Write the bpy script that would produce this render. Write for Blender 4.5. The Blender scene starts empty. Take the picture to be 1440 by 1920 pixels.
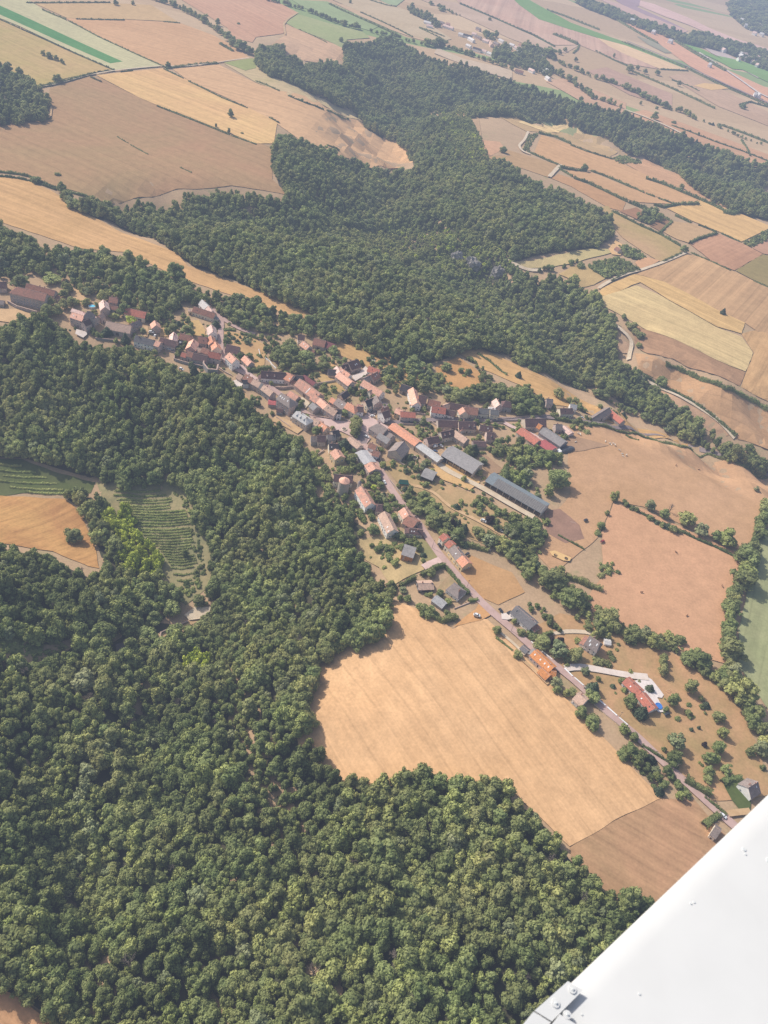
# Aerial view of a hilltop village, its woods and dry summer fields, seen from a small aeroplane.
import bpy, bmesh, math, random
import numpy as np
from mathutils import Vector, Matrix
from mathutils.geometry import delaunay_2d_cdt

rng = random.Random(7)
nr = np.random.default_rng(7)
sc = bpy.context.scene
COL = sc.collection
R = math.radians

# ------------------------------------------------------------------ camera (metres; z=0 is the plateau)
CAM_H = 430.0
FOC, PITCH, ROLL = 1442.0, R(42), R(13)
PW, PH = 1440.0, 1920.0
FWD = np.array([0, math.cos(PITCH), -math.sin(PITCH)])
_r0 = np.array([1.0, 0, 0]); _u0 = np.cross(_r0, FWD)
RIGHT = _r0 * math.cos(ROLL) + _u0 * math.sin(ROLL)
UP = -_r0 * math.sin(ROLL) + _u0 * math.cos(ROLL)
EYE = np.array([0, 0, CAM_H])

def ray(px, py):
    d = FWD * FOC + RIGHT * (px - PW / 2) + UP * (PH / 2 - py)
    return d / np.linalg.norm(d)

def plane_pt(px, py, z=0.0):
    d = ray(px, py)
    if d[2] > -0.01: d[2] = -0.01
    return EYE + d * ((z - CAM_H) / d[2])

def to_px(p):
    v = np.asarray(p, float) - EYE
    z = v @ FWD
    return PW / 2 + FOC * (v @ RIGHT) / z, PH / 2 - FOC * (v @ UP) / z, z

# survey sheets: a sheet is a corner and a scale, so that sites can be noted in its own units
SH = dict(A=(0, 510, 8), B=(160, 540, 8), C=(310, 550, 8), D=(420, 670, 8), E=(540, 610, 8), F=(570, 720, 8), G=(640, 660, 8),
          H=(780, 720, 8), I=(920, 720, 5.3333), J=(580, 780, 8), K=(650, 650, 4.8), L=(600, 870, 6.857), M=(720, 980, 6.857),
          N=(930, 1120, 4.3636), O=(760, 820, 4.5), P=(1080, 1200, 4), Q=(740, 0, 4.8), R=(1120, 0, 4.5), S=(0, 0, 3), T=(480, 0, 3),
          U=(960, 0, 3), V=(960, 380, 3), W=(0, 820, 3), X=(1000, 860, 3.2727), Z=(0, 0, 1), K1=(0, 480, 4), K3=(430, 620, 4.8))

def sp(s, x, y):
    a, b, k = SH[s]
    return a + x / k, b + y / k

# ------------------------------------------------------------------ terrain
_valleys = []
def valley(pts, depth, width):
    w = np.array([plane_pt(x, y, -depth * 0.6)[:2] for x, y in pts])
    _valleys.append((w, depth, width))
valley([(735, 140), (735, 250), (720, 380), (760, 470), (900, 545), (1010, 600), (1120, 690), (1230, 765), (1330, 815), (1470, 870)], 46, 95)
valley([(740, 200), (900, 185), (1050, 235), (1200, 290), (1460, 370)], 38, 95)
valley([(740, 250), (620, 180), (560, 110)], 22, 60)
valley([(720, 400), (560, 430), (420, 410), (300, 415)], 30, 65)
valley([(-200, 860), (60, 900), (250, 1000), (330, 1090), (300, 1180), (220, 1240), (190, 1420), (215, 1560)], 56, 125)
valley([(285, 1260), (225, 1390), (180, 1520), (160, 1600)], 11, 16)
valley([(180, 1520), (270, 1660), (330, 1720)], 8, 14)
valley([(700, 1700), (600, 1740), (450, 1780)], 10, 45)

_rough = [(*plane_pt(a, b)[:2], s_) for a, b, s_ in ((250, 1480, 72), (120, 1650, 45), (420, 1650, 40), (640, 1700, 22), (850, 1660, 18), (380, 1260, 34))]
_flat = [(*plane_pt(a, b, -40)[:2], s_) for a, b, s_ in ((60, 980, 70), (150, 1000, 45), (300, 1010, 55), (60, 890, 60), (350, 1080, 35), (660, 1300, 48), (640, 1400, 40), (760, 1440, 36))]
def height(x, y):
    x = np.asarray(x, float); y = np.asarray(y, float)
    h = np.zeros(np.broadcast(x, y).shape)
    for w, D, W in _valleys:
        d2 = np.full(h.shape, 1e12)
        for a, b in zip(w[:-1], w[1:]):
            ab = b - a; L = ab @ ab
            t = np.clip(((x - a[0]) * ab[0] + (y - a[1]) * ab[1]) / L, 0, 1)
            d2 = np.minimum(d2, (x - a[0] - t * ab[0]) ** 2 + (y - a[1] - t * ab[1]) ** 2)
        h = np.minimum(h, 0) - D * np.exp(-d2 / (W * W)) * np.exp(np.minimum(h, 0) / 60.0)
    wgt = np.clip((-h - 5) / 14, 0, 1)
    for (cx, cy, sg) in _flat: wgt = wgt * (1 - np.exp(-((x - cx) ** 2 + (y - cy) ** 2) / (sg * sg)))
    for (cx, cy, sg) in _rough: wgt = np.maximum(wgt, np.exp(-((x - cx) ** 2 + (y - cy) ** 2) / (sg * sg)))
    h = h + wgt * (7.0 * np.sin(x / 19.0 + 1.7 * np.sin(y / 31.0)) * np.cos(y / 27.0 - 1.1 * np.sin(x / 37.0)) + 3.0 * np.sin(x / 11.0 + y / 17.0))
    h = h + 1.2 * np.sin(x / 95.0) * np.cos(y / 120.0)
    return h

def ground(px, py, zoff=0.0):
    """site on the terrain (raised by zoff) seen along a sight line"""
    d = ray(px, py)
    if d[2] > -0.02: d[2] = -0.02
    t0 = (60 + zoff - CAM_H) / d[2] if zoff < 40 else 10
    t1 = (-75 + zoff - CAM_H) / d[2]
    t = np.linspace(max(t0, 1), t1, 90)
    for _ in range(2):
        P = EYE[None] + d[None] * t[:, None]
        f = P[:, 2] - (height(P[:, 0], P[:, 1]) + zoff)
        k = np.argmax(f <= 0) if (f <= 0).any() else len(t) - 1
        k = max(k, 1)
        t = np.linspace(t[k - 1], t[k], 40)
    p = EYE + d * t[20]
    return np.array([p[0], p[1], float(height(p[0], p[1]))])

def G(s, x, y, zoff=0.0):
    return ground(*sp(s, x, y), zoff)

# ------------------------------------------------------------------ colour helpers and materials
def s2l(c):
    c = np.asarray(c, float) / 255.0
    return np.where(c <= 0.04045, c / 12.92, ((c + 0.055) / 1.055) ** 2.4)

SIG = 1 / 5800.0
LINF = np.array([0.405, 0.475, 0.645])
ESUN = 1.32           # radiance of a white level surface in full sun here

def albedo(rgb, dist=650.0):
    """base colour of a level surface that reads as rgb from dist metres through the haze"""
    T = math.exp(-SIG * dist); rgb = np.minimum(np.asarray(rgb, float) + (3, 8, 18), 250)
    if dist > 1300: rgb = np.minimum(rgb + np.array((0, 4, 10)) * min(1, (dist - 1300) / 900), 250)
    return tuple(np.clip((s2l(rgb) - LINF * (1 - T)) / (ESUN * T), 0.015, 0.8))

def mix_rgb(nt, fac, a, b, mode='MIX'):
    n = nt.nodes.new('ShaderNodeMix'); n.data_type = 'RGBA'; n.blend_type = mode
    for i, v in ((0, fac), (6, a), (7, b)):
        if hasattr(v, 'is_linked') or isinstance(v, bpy.types.NodeSocket): nt.links.new(v, n.inputs[i])
        else: n.inputs[i].default_value = (*v, 1) if isinstance(v, (tuple, list, np.ndarray)) and len(v) == 3 else v
    return n.outputs[2]

def math_n(nt, op, a, b=0.5, clamp=False):
    n = nt.nodes.new('ShaderNodeMath'); n.operation = op; n.use_clamp = clamp
    for i, v in ((0, a), (1, b)):
        if isinstance(v, bpy.types.NodeSocket): nt.links.new(v, n.inputs[i])
        else: n.inputs[i].default_value = v
    return n.outputs[0]

def noise(nt, vec, scale, detail=3, rough=0.55, dist=0.0):
    n = nt.nodes.new('ShaderNodeTexNoise'); n.inputs['Scale'].default_value = scale
    n.inputs['Detail'].default_value = detail; n.inputs['Roughness'].default_value = rough; n.inputs['Distortion'].default_value = dist
    if vec is not None: nt.links.new(vec, n.inputs['Vector'])
    return n.outputs['Fac']

def maprange(nt, v, a, b, c, d):
    n = nt.nodes.new('ShaderNodeMapRange')
    nt.links.new(v, n.inputs[0])
    for i, x in ((1, a), (2, b), (3, c), (4, d)): n.inputs[i].default_value = x
    return n.outputs[0]

def new_mat(name):
    m = bpy.data.materials.new(name); m.use_nodes = True
    nt = m.node_tree; b = nt.nodes['Principled BSDF']
    b.inputs['Roughness'].default_value = 0.85
    b.inputs['Specular IOR Level'].default_value = 0.15
    return m, nt, b

def world_pos(nt):
    return nt.nodes.new('ShaderNodeNewGeometry').outputs['Position']

def field_mat(name, a, b, ang=None, stripe=0.10, period=5.0, patch=0.013, tracks=True, warp=2.0):
    """dry crop or grass: two tones in patches, fine mottling, faint drill rows and wheel tracks"""
    m, nt, bs = new_mat(name)
    p = world_pos(nt)
    n1 = noise(nt, p, patch, 5, 0.62, 0.6)
    n2 = noise(nt, p, 0.09, 4, 0.6)
    n3 = noise(nt, p, 0.55, 3, 0.6)
    col = mix_rgb(nt, maprange(nt, n1, 0.34, 0.66, 0, 1), a, b)
    v = math_n(nt, 'ADD', maprange(nt, n2, 0.3, 0.7, -0.09, 0.09), maprange(nt, n3, 0.3, 0.7, -0.10, 0.10))
    if ang is not None:
        mp = nt.nodes.new('ShaderNodeMapping'); nt.links.new(p, mp.inputs[0]); mp.inputs['Rotation'].default_value = (0, 0, -ang)
        sq = nt.nodes.new('ShaderNodeVectorMath'); sq.operation = 'MULTIPLY'; nt.links.new(mp.outputs[0], sq.inputs[0]); sq.inputs[1].default_value = (0.02, 1, 1)
        st = noise(nt, sq.outputs[0], 1.0 / period, 3, 0.7)
        v = math_n(nt, 'ADD', v, maprange(nt, st, 0.3, 0.7, -stripe * 1.3, stripe * 1.3))
        st2 = noise(nt, sq.outputs[0], 0.25 / period, 2, 0.6)
        v = math_n(nt, 'ADD', v, maprange(nt, st2, 0.3, 0.7, -stripe * .55, stripe * .55))
        if tracks:
            w = nt.nodes.new('ShaderNodeTexWave'); w.wave_type = 'BANDS'; w.bands_direction = 'Y'
            w.inputs['Scale'].default_value = 0.314 / 18.0; w.inputs['Distortion'].default_value = warp; w.inputs['Detail Scale'].default_value = 0.3
            nt.links.new(mp.outputs[0], w.inputs['Vector'])
            tr = maprange(nt, w.outputs['Fac'], 0.97, 1.0, 0, -0.11)
            v = math_n(nt, 'ADD', v, tr)
    col = mix_rgb(nt, 1.0, col, _grey(nt, math_n(nt, 'ADD', v, 1.0)), 'MULTIPLY')
    nt.links.new(col, bs.inputs['Base Color'])
    bs.inputs['Roughness'].default_value = 1.0; bs.inputs['Specular IOR Level'].default_value = 0.0
    return m

def _grey(nt, v):
    n = nt.nodes.new('ShaderNodeCombineColor')
    for i in range(3): nt.links.new(v, n.inputs[i])
    return n.outputs[0]

def plain_mat(name, c, var=0.12, scale=0.6, rough=0.85, c2=None, spec=0.15, grime=0.0, rand=0.12):
    """painted or rendered surface: mottled, weathered, slightly different on every object"""
    m, nt, bs = new_mat(name)
    p = world_pos(nt)
    n1 = noise(nt, p, scale, 5, 0.65); n2 = noise(nt, p, scale * 7, 3, 0.6)
    oi = nt.nodes.new('ShaderNodeObjectInfo').outputs['Random']
    v = math_n(nt, 'ADD', maprange(nt, n1, 0.25, 0.75, 1 - var, 1 + var), maprange(nt, n2, 0.3, 0.7, -var * 0.5, var * 0.5))
    v = math_n(nt, 'ADD', v, maprange(nt, oi, 0, 1, -rand, rand))
    base = mix_rgb(nt, maprange(nt, noise(nt, p, scale * 0.4, 4, 0.7), 0.4, 0.62, 0, 1), c, c2) if c2 is not None else c
    col = mix_rgb(nt, 1.0, base, _grey(nt, v), 'MULTIPLY')
    nt.links.new(col, bs.inputs['Base Color'])
    bs.inputs['Roughness'].default_value = rough; bs.inputs['Specular IOR Level'].default_value = spec
    return m

def roof_mat(name, c, c2, amt=0.5, rows=0.35, rough=0.9, sheet=False, spec=0.1):
    """tiles in rows (or ribbed sheets), blotched with lichen, replaced tiles and soot"""
    m, nt, bs = new_mat(name)
    tc = nt.nodes.new('ShaderNodeTexCoord').outputs['Object']
    p = world_pos(nt)
    oi = nt.nodes.new('ShaderNodeObjectInfo').outputs['Random']
    n1 = noise(nt, p, 0.28, 5, 0.7, 0.5)
    w = nt.nodes.new('ShaderNodeTexWave'); w.bands_direction = 'X' if sheet else 'Y'
    w.inputs['Scale'].default_value = 0.314 / (1.1 if sheet else rows * 2); w.inputs['Distortion'].default_value = 0.0 if sheet else 1.2
    nt.links.new(tc, w.inputs['Vector'])
    vo = nt.nodes.new('ShaderNodeTexVoronoi'); vo.inputs['Scale'].default_value = 2.2; nt.links.new(p, vo.inputs['Vector'])
    base = mix_rgb(nt, maprange(nt, n1, 0.38, 0.68, 0, amt * 2), c, c2)
    v = math_n(nt, 'ADD', maprange(nt, w.outputs['Fac'], 0, 1, 0.93, 1.05), maprange(nt, oi, 0, 1, -0.14, 0.14))
    sv = nt.nodes.new('ShaderNodeSeparateColor'); nt.links.new(vo.outputs['Color'], sv.inputs[0])
    v = math_n(nt, 'ADD', v, maprange(nt, sv.outputs[0], 0, 1, -0.05 if sheet else -0.16, 0.05 if sheet else 0.16))
    v = math_n(nt, 'ADD', v, maprange(nt, noise(nt, p, 0.75, 5, 0.75), 0.3, 0.7, -0.24, 0.24))
    col = mix_rgb(nt, 1.0, base, _grey(nt, v), 'MULTIPLY')
    nt.links.new(col, bs.inputs['Base Color'])
    bs.inputs['Roughness'].default_value = rough; bs.inputs['Specular IOR Level'].default_value = spec
    return m

def leaf_mat(name, dark, light, warm, transl=0.18):
    m, nt, bs = new_mat(name)
    p = world_pos(nt)
    oi = nt.nodes.new('ShaderNodeObjectInfo').outputs['Random']
    g1 = noise(nt, p, 0.012, 3, 0.6); g2 = noise(nt, p, 0.11, 2, 0.6); g3 = noise(nt, p, 0.7, 3, 0.7)
    f = math_n(nt, 'ADD', maprange(nt, g2, 0.3, 0.7, 0.0, 0.5), maprange(nt, oi, 0, 1, -0.15, 0.5))
    f = math_n(nt, 'ADD', f, maprange(nt, g3, 0.3, 0.7, -0.2, 0.2), True)
    col = mix_rgb(nt, f, dark, light)
    col = mix_rgb(nt, 1.0, col, _grey(nt, maprange(nt, noise(nt, p, 0.022, 4, 0.65, 0.8), 0.32, 0.68, 0.60, 1.36)), 'MULTIPLY')  # broad tone patches stand in for relief shading across the canopy
    wv = math_n(nt, 'MULTIPLY', maprange(nt, g1, 0.38, 0.60, 0.0, 1.0), math_n(nt, 'FRACT', math_n(nt, 'MULTIPLY', oi, 7.31)))
    col = mix_rgb(nt, wv, col, warm)
    nt.links.new(col, bs.inputs['Base Color'])
    bs.inputs['Roughness'].default_value = 0.7; bs.inputs['Specular IOR Level'].default_value = 0.18
    tr = nt.nodes.new('ShaderNodeBsdfTranslucent'); nt.links.new(col, tr.inputs[0])
    mx = nt.nodes.new('ShaderNodeMixShader'); mx.inputs[0].default_value = transl
    nt.links.new(bs.outputs[0], mx.inputs[1]); nt.links.new(tr.outputs[0], mx.inputs[2])
    nt.links.new(mx.outputs[0], nt.nodes['Material Output'].inputs[0])
    return m

MT = {}
# roofs
MT['or'] = roof_mat('roof_orange_tile', (0.74, 0.34, 0.205), (0.64, 0.325, 0.215))
MT['pk'] = roof_mat('roof_pink_tile', (0.78, 0.45, 0.325), (0.68, 0.36, 0.25))
MT['pl'] = roof_mat('roof_pale_pink_tile', (0.78, 0.57, 0.49), (0.68, 0.45, 0.37))
MT['rb'] = roof_mat('roof_redbrown_tile', (0.38, 0.185, 0.13), (0.29, 0.16, 0.12))
MT['rd'] = roof_mat('roof_red_tile', (0.53, 0.185, 0.125), (0.43, 0.175, 0.125))
MT['rp'] = roof_mat('roof_patched_tile', (0.66, 0.32, 0.22), (0.45, 0.27, 0.20), 0.9)
MT['db'] = roof_mat('roof_shaded_brown_tile', (0.165, 0.098, 0.09), (0.125, 0.082, 0.076))  # same tile on slopes in dim light, their shade put into the colour
MT['dk'] = roof_mat('roof_dark_slate', (0.07, 0.062, 0.068), (0.095, 0.08, 0.08))
MT['tn'] = roof_mat('roof_tan_tile', (0.57, 0.385, 0.285), (0.46, 0.32, 0.245))
MT['gr'] = roof_mat('roof_brown_grey_tile', (0.285, 0.23, 0.205), (0.225, 0.185, 0.165))
MT['sl'] = roof_mat('roof_blue_slate', (0.20, 0.185, 0.185), (0.165, 0.155, 0.155))
MT['fc'] = roof_mat('roof_fibre_cement', (0.33, 0.305, 0.29), (0.27, 0.25, 0.24), sheet=True)
MT['fl'] = roof_mat('roof_light_sheet', (0.46, 0.44, 0.43), (0.38, 0.37, 0.37), sheet=True)
MT['bl'] = roof_mat('roof_pale_blue_sheet', (0.50, 0.48, 0.455), (0.42, 0.40, 0.385), sheet=True, spec=0.1, rough=0.8)
MT['bm'] = roof_mat('roof_blue_sheet', (0.20, 0.225, 0.235), (0.17, 0.195, 0.21), sheet=True)
MT['rm'] = roof_mat('roof_red_sheet', (0.45, 0.12, 0.12), (0.38, 0.12, 0.11), sheet=True)
MT['mr'] = roof_mat('roof_maroon_sheet', (0.22, 0.08, 0.085), (0.18, 0.075, 0.075), sheet=True)
MT['og'] = roof_mat('roof_bright_orange_tile', (0.64, 0.27, 0.10), (0.56, 0.24, 0.10), 0.4)
MT['wh'] = roof_mat('roof_white', (0.70, 0.66, 0.62), (0.62, 0.57, 0.54), sheet=True)
# walls
MT['w_cr'] = plain_mat('wall_cream', (0.84, 0.74, 0.57), c2=(0.78, 0.67, 0.53))
MT['w_wh'] = plain_mat('wall_white', (0.88, 0.85, 0.80), c2=(0.84, 0.79, 0.73))
MT['w_st'] = plain_mat('wall_stone', (0.55, 0.455, 0.385), 0.2, 0.8, c2=(0.45, 0.37, 0.32))
MT['w_pk'] = plain_mat('wall_pink_stone', (0.64, 0.49, 0.42), 0.18, 0.8, c2=(0.55, 0.43, 0.37))
MT['w_tn'] = plain_mat('wall_tan', (0.66, 0.55, 0.44), 0.16, c2=(0.56, 0.465, 0.38))
MT['w_og'] = plain_mat('wall_orange_timber', (0.56, 0.25, 0.085), 0.12, c2=(0.50, 0.22, 0.08))
MT['w_yc'] = plain_mat('wall_yellow_cream', (0.76, 0.58, 0.33), 0.1)
MT['w_dk'] = plain_mat('wall_dark_wood', (0.10, 0.08, 0.07), 0.2, c2=(0.14, 0.11, 0.09))
MT['w_gy'] = plain_mat('wall_grey', (0.36, 0.34, 0.33), 0.15)
MT['glass'] = plain_mat('window_glass', (0.035, 0.042, 0.05), 0.2, rough=0.15, spec=0.5)
MT['white'] = plain_mat('white_paint', (0.78, 0.77, 0.75), 0.06)
MT['ridge'] = plain_mat('ridge_tile', (0.46, 0.33, 0.27), 0.2)
MT['brick'] = plain_mat('chimney_brick', (0.42, 0.25, 0.19), 0.2)
MT['wood'] = plain_mat('dark_timber', (0.09, 0.07, 0.055), 0.25)
MT['door'] = plain_mat('door_wood', (0.12, 0.09, 0.075), 0.25)
MT['solar'] = None
def _solar():
    m, nt, bs = new_mat('solar_panel')
    tc = nt.nodes.new('ShaderNodeTexCoord').outputs['Object']
    br = nt.nodes.new('ShaderNodeTexBrick'); br.offset = 0; br.inputs['Scale'].default_value = 1.0
    br.inputs['Brick Width'].default_value = 2.0; br.inputs['Row Height'].default_value = 1.3; br.inputs['Mortar Size'].default_value = 0.07
    br.inputs['Color1'].default_value = (0.15, 0.14, 0.135, 1); br.inputs['Color2'].default_value = (0.185, 0.175, 0.165, 1); br.inputs['Mortar'].default_value = (0.33, 0.31, 0.295, 1)
    nt.links.new(tc, br.inputs['Vector']); nt.links.new(br.outputs['Color'], bs.inputs['Base Color'])
    bs.inputs['Roughness'].default_value = 0.85; bs.inputs['Specular IOR Level'].default_value = 0.05
    return m
MT['so'] = _solar()
# vegetation
MT['leaf'] = leaf_mat('leaf_broadleaf', (0.205, 0.258, 0.094), (0.395, 0.440, 0.172), (0.44, 0.43, 0.18), 0.42)
MT['lime'] = leaf_mat('leaf_lime', (0.38, 0.47, 0.06), (0.66, 0.72, 0.12), (0.66, 0.68, 0.13))
MT['copper'] = leaf_mat('leaf_copper', (0.030, 0.020, 0.021), (0.060, 0.035, 0.034), (0.06, 0.04, 0.03))
MT['needle'] = leaf_mat('leaf_conifer', (0.05, 0.078, 0.044), (0.135, 0.175, 0.092), (0.14, 0.17, 0.09))
MT['grey'] = leaf_mat('leaf_grey_green', (0.19, 0.225, 0.105), (0.35, 0.38, 0.185), (0.36, 0.36, 0.18))
MT['twig'] = leaf_mat('twig_bare', (0.22, 0.18, 0.15), (0.34, 0.29, 0.25), (0.28, 0.22, 0.17))
MT['olive'] = leaf_mat('leaf_olive', (0.24, 0.285, 0.085), (0.42, 0.445, 0.155), (0.45, 0.44, 0.16))
MT['hedge'] = leaf_mat('leaf_hedge', (0.085, 0.125, 0.045), (0.24, 0.285, 0.10), (0.27, 0.28, 0.10))
MT['bark'] = plain_mat('bark', (0.13, 0.10, 0.075), 0.25, 1.5)

# ------------------------------------------------------------------ object helpers
def tag(o, label=None, cat=None, group=None, kind=None):
    for k, v in (('label', label), ('category', cat), ('group', group), ('kind', kind)):
        if v: o[k] = v
    return o

def link(name, me, parent=None, mats=()):
    o = bpy.data.objects.new(name, me); COL.objects.link(o)
    for m in mats: me.materials.append(m)
    if parent: o.parent = parent
    return o

def empty(name, loc, rz=0.0, scale=None):
    o = bpy.data.objects.new(name, None); COL.objects.link(o)
    o.location = loc; o.rotation_euler = (0, 0, rz); o.empty_display_size = 1
    if scale is not None: o.scale = scale
    return o

def mesh(name, verts, faces, smooth=False):
    me = bpy.data.meshes.new(name)
    me.from_pydata([tuple(map(float, v)) for v in verts], [], faces)
    if smooth: me.polygons.foreach_set('use_smooth', [True] * len(me.polygons))
    me.update()
    return me

class MB:
    """collects boxes, prisms and tubes into one mesh"""
    def __init__(s): s.v = []; s.f = []; s.m = []
    def add(s, vs, fs, mi=0):
        k = len(s.v); s.v += [tuple(map(float, v)) for v in vs]; s.f += [tuple(i + k for i in f) for f in fs]; s.m += [mi] * len(fs); return s
    def box(s, x0, x1, y0, y1, z0, z1, mi=0):
        return s.add([(x0, y0, z0), (x1, y0, z0), (x1, y1, z0), (x0, y1, z0), (x0, y0, z1), (x1, y0, z1), (x1, y1, z1), (x0, y1, z1)],
                     [(0, 3, 2, 1), (4, 5, 6, 7), (0, 1, 5, 4), (1, 2, 6, 5), (2, 3, 7, 6), (3, 0, 4, 7)], mi)
    def tube(s, pts, rads, n=6, mi=0, cap=True):
        pts = [Vector(p) for p in pts]; base = len(s.v)
        for i, p in enumerate(pts):
            d = (pts[min(i + 1, len(pts) - 1)] - pts[max(i - 1, 0)]).normalized()
            a = d.orthogonal().normalized(); b = d.cross(a)
            for k in range(n):
                t = 2 * math.pi * k / n
                s.v.append(tuple(p + (a * math.cos(t) + b * math.sin(t)) * rads[i]))
        for i in range(len(pts) - 1):
            for k in range(n):
                s.f.append((base + i * n + k, base + i * n + (k + 1) % n, base + (i + 1) * n + (k + 1) % n, base + (i + 1) * n + k)); s.m.append(mi)
        if cap:
            s.f.append(tuple(base + (len(pts) - 1) * n + k for k in range(n))); s.m.append(mi)
            s.f.append(tuple(base + n - 1 - k for k in range(n))); s.m.append(mi)
        return s
    def mesh(s, name):
        me = bpy.data.meshes.new(name); me.from_pydata(s.v, [], s.f)
        me.polygons.foreach_set('material_index', s.m); me.update(); return me
    def build(s, name, mats, parent=None):
        return link(name, s.mesh(name), parent, mats if isinstance(mats, (list, tuple)) else [mats])

# ------------------------------------------------------------------ draped sheets and ribbons
def inside(poly, x, y):
    poly = np.asarray(poly); x = np.asarray(x); y = np.asarray(y)
    c = np.zeros(x.shape, bool); n = len(poly); j = n - 1
    for i in range(n):
        xi, yi = poly[i]; xj, yj = poly[j]
        k = ((yi > y) != (yj > y)) & (x < (xj - xi) * (y - yi) / (yj - yi + 1e-12) + xi)
        c ^= k; j = i
    return c

def dense(P, step, closed=True):
    out = []
    n = len(P)
    for i in range(n if closed else n - 1):
        a = np.array(P[i][:2]); b = np.array(P[(i + 1) % n][:2]); k = max(1, int(np.linalg.norm(b - a) / step))
        for j in range(k): out.append(a + (b - a) * j / k)
    if not closed: out.append(np.array(P[-1][:2]))
    return out

def sheet(name, sheet_pts, mat, off, zoff=0.0, wob=0.0, kind='structure', label=None, cat=None, world=False):
    W = [np.array(p, float) for p in sheet_pts] if world else [G(*p, zoff) for p in sheet_pts]
    c = np.mean([w[:2] for w in W], axis=0); dist = math.hypot(c[0], c[1])
    step = max(9.0, dist / 70)
    E = dense(W, step * (0.35 if wob else 1.0))
    if wob:
        ph = rng.random() * 50
        E = [e + wob * np.array([math.sin(e[0] / 7.1 + ph) + math.sin(e[1] / 3.7 + 2 * ph), math.cos(e[1] / 6.3 - ph) + math.sin(e[0] / 4.1)]) * 0.5 for e in E]
    E = np.array(E)
    x0, y0 = E.min(0); x1, y1 = E.max(0)
    gx, gy = np.meshgrid(np.arange(x0 + step / 2, x1, step), np.arange(y0 + step / 2, y1, step))
    k = inside(E, gx, gy); I = np.stack([gx[k], gy[k]], 1)
    V = [Vector(e - c) for e in E] + [Vector(i - c) for i in I]
    r = delaunay_2d_cdt(V, [], [list(range(len(E)))], 1, 1e-4)
    vs = np.array([(v.x + c[0], v.y + c[1]) for v in r[0]])
    z = height(vs[:, 0], vs[:, 1]) + off
    edge = np.zeros(len(vs), bool)                                     # the rim lies almost flush on what is below
    edge[[i for i, src in enumerate(r[3]) if any(k < len(E) for k in src)]] = True
    z[edge] -= 0.1
    cz = float(height(c[0], c[1]))
    me = mesh(name, [(a - c[0], b - c[1], h - cz) for (a, b), h in zip(vs, z)], [tuple(f) for f in r[2]])
    if me.polygons and np.mean([p.normal.z for p in me.polygons]) < 0: me.flip_normals()
    o = link(name, me, None, [mat]); o.location = (c[0], c[1], cz)
    return tag(o, label, cat, kind=kind)

ROADS = []
def ribbon(name, sheet_pts, width, mat, off, kind='structure', taper=False, world=False):
    W = [np.array(p, float) for p in sheet_pts] if world else [G(*p) for p in sheet_pts]
    P = np.array(dense(W, 6.0, False))
    for _ in range(3):
        if len(P) > 4: P[1:-1] = (P[:-2] + 2 * P[1:-1] + P[2:]) / 4
    ROADS.extend((x_, y_, width / 2) for x_, y_ in P)
    d = np.gradient(P, axis=0); d /= np.linalg.norm(d, axis=1)[:, None] + 1e-9
    nrm = np.stack([-d[:, 1], d[:, 0]], 1)
    wv = width / 2 * (1 + 0.06 * np.sin(np.arange(len(P)) * 0.9))
    vs = []; fs = []
    for i in range(len(P)):
        for s in (-1, 0, 1):
            q = P[i] + nrm[i] * wv[i] * s
            vs.append((q[0], q[1], float(height(q[0], q[1])) + off + (0.03 if s == 0 else 0)))
    for i in range(len(P) - 1):
        for s in (0, 1):
            a = i * 3 + s; fs.append((a + 1, a, a + 3, a + 4))
    c = np.mean(vs, axis=0)
    me = mesh(name, [np.array(v) - c for v in vs], fs)
    if np.mean([p.normal.z for p in me.polygons]) < 0: me.flip_normals()
    o = link(name, me, None, [mat]); o.location = c
    return tag(o, kind=kind)
# ------------------------------------------------------------------ ground to the horizon
def axis(a, b, step, far):
    m = list(np.arange(a, b, step)); s = step
    lo = [m[0]]; hi = [m[-1]]
    while hi[-1] < far: s *= 1.14; hi.append(hi[-1] + s)
    s = step
    while lo[-1] > -far: s *= 1.14; lo.append(lo[-1] - s)
    return np.array(lo[:0:-1] + m + hi[1:])
gx = axis(-480, 950, 12, 42000); gy = axis(50, 1700, 12, 42000)
XX, YY = np.meshgrid(gx, gy); ZZ = height(XX, YY)
nx, ny = len(gx), len(gy)
gm = mesh('ground', np.stack([XX.ravel(), YY.ravel(), ZZ.ravel()], 1),
          [(j * nx + i, j * nx + i + 1, (j + 1) * nx + i + 1, (j + 1) * nx + i) for j in range(ny - 1) for i in range(nx - 1)], True)

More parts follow.
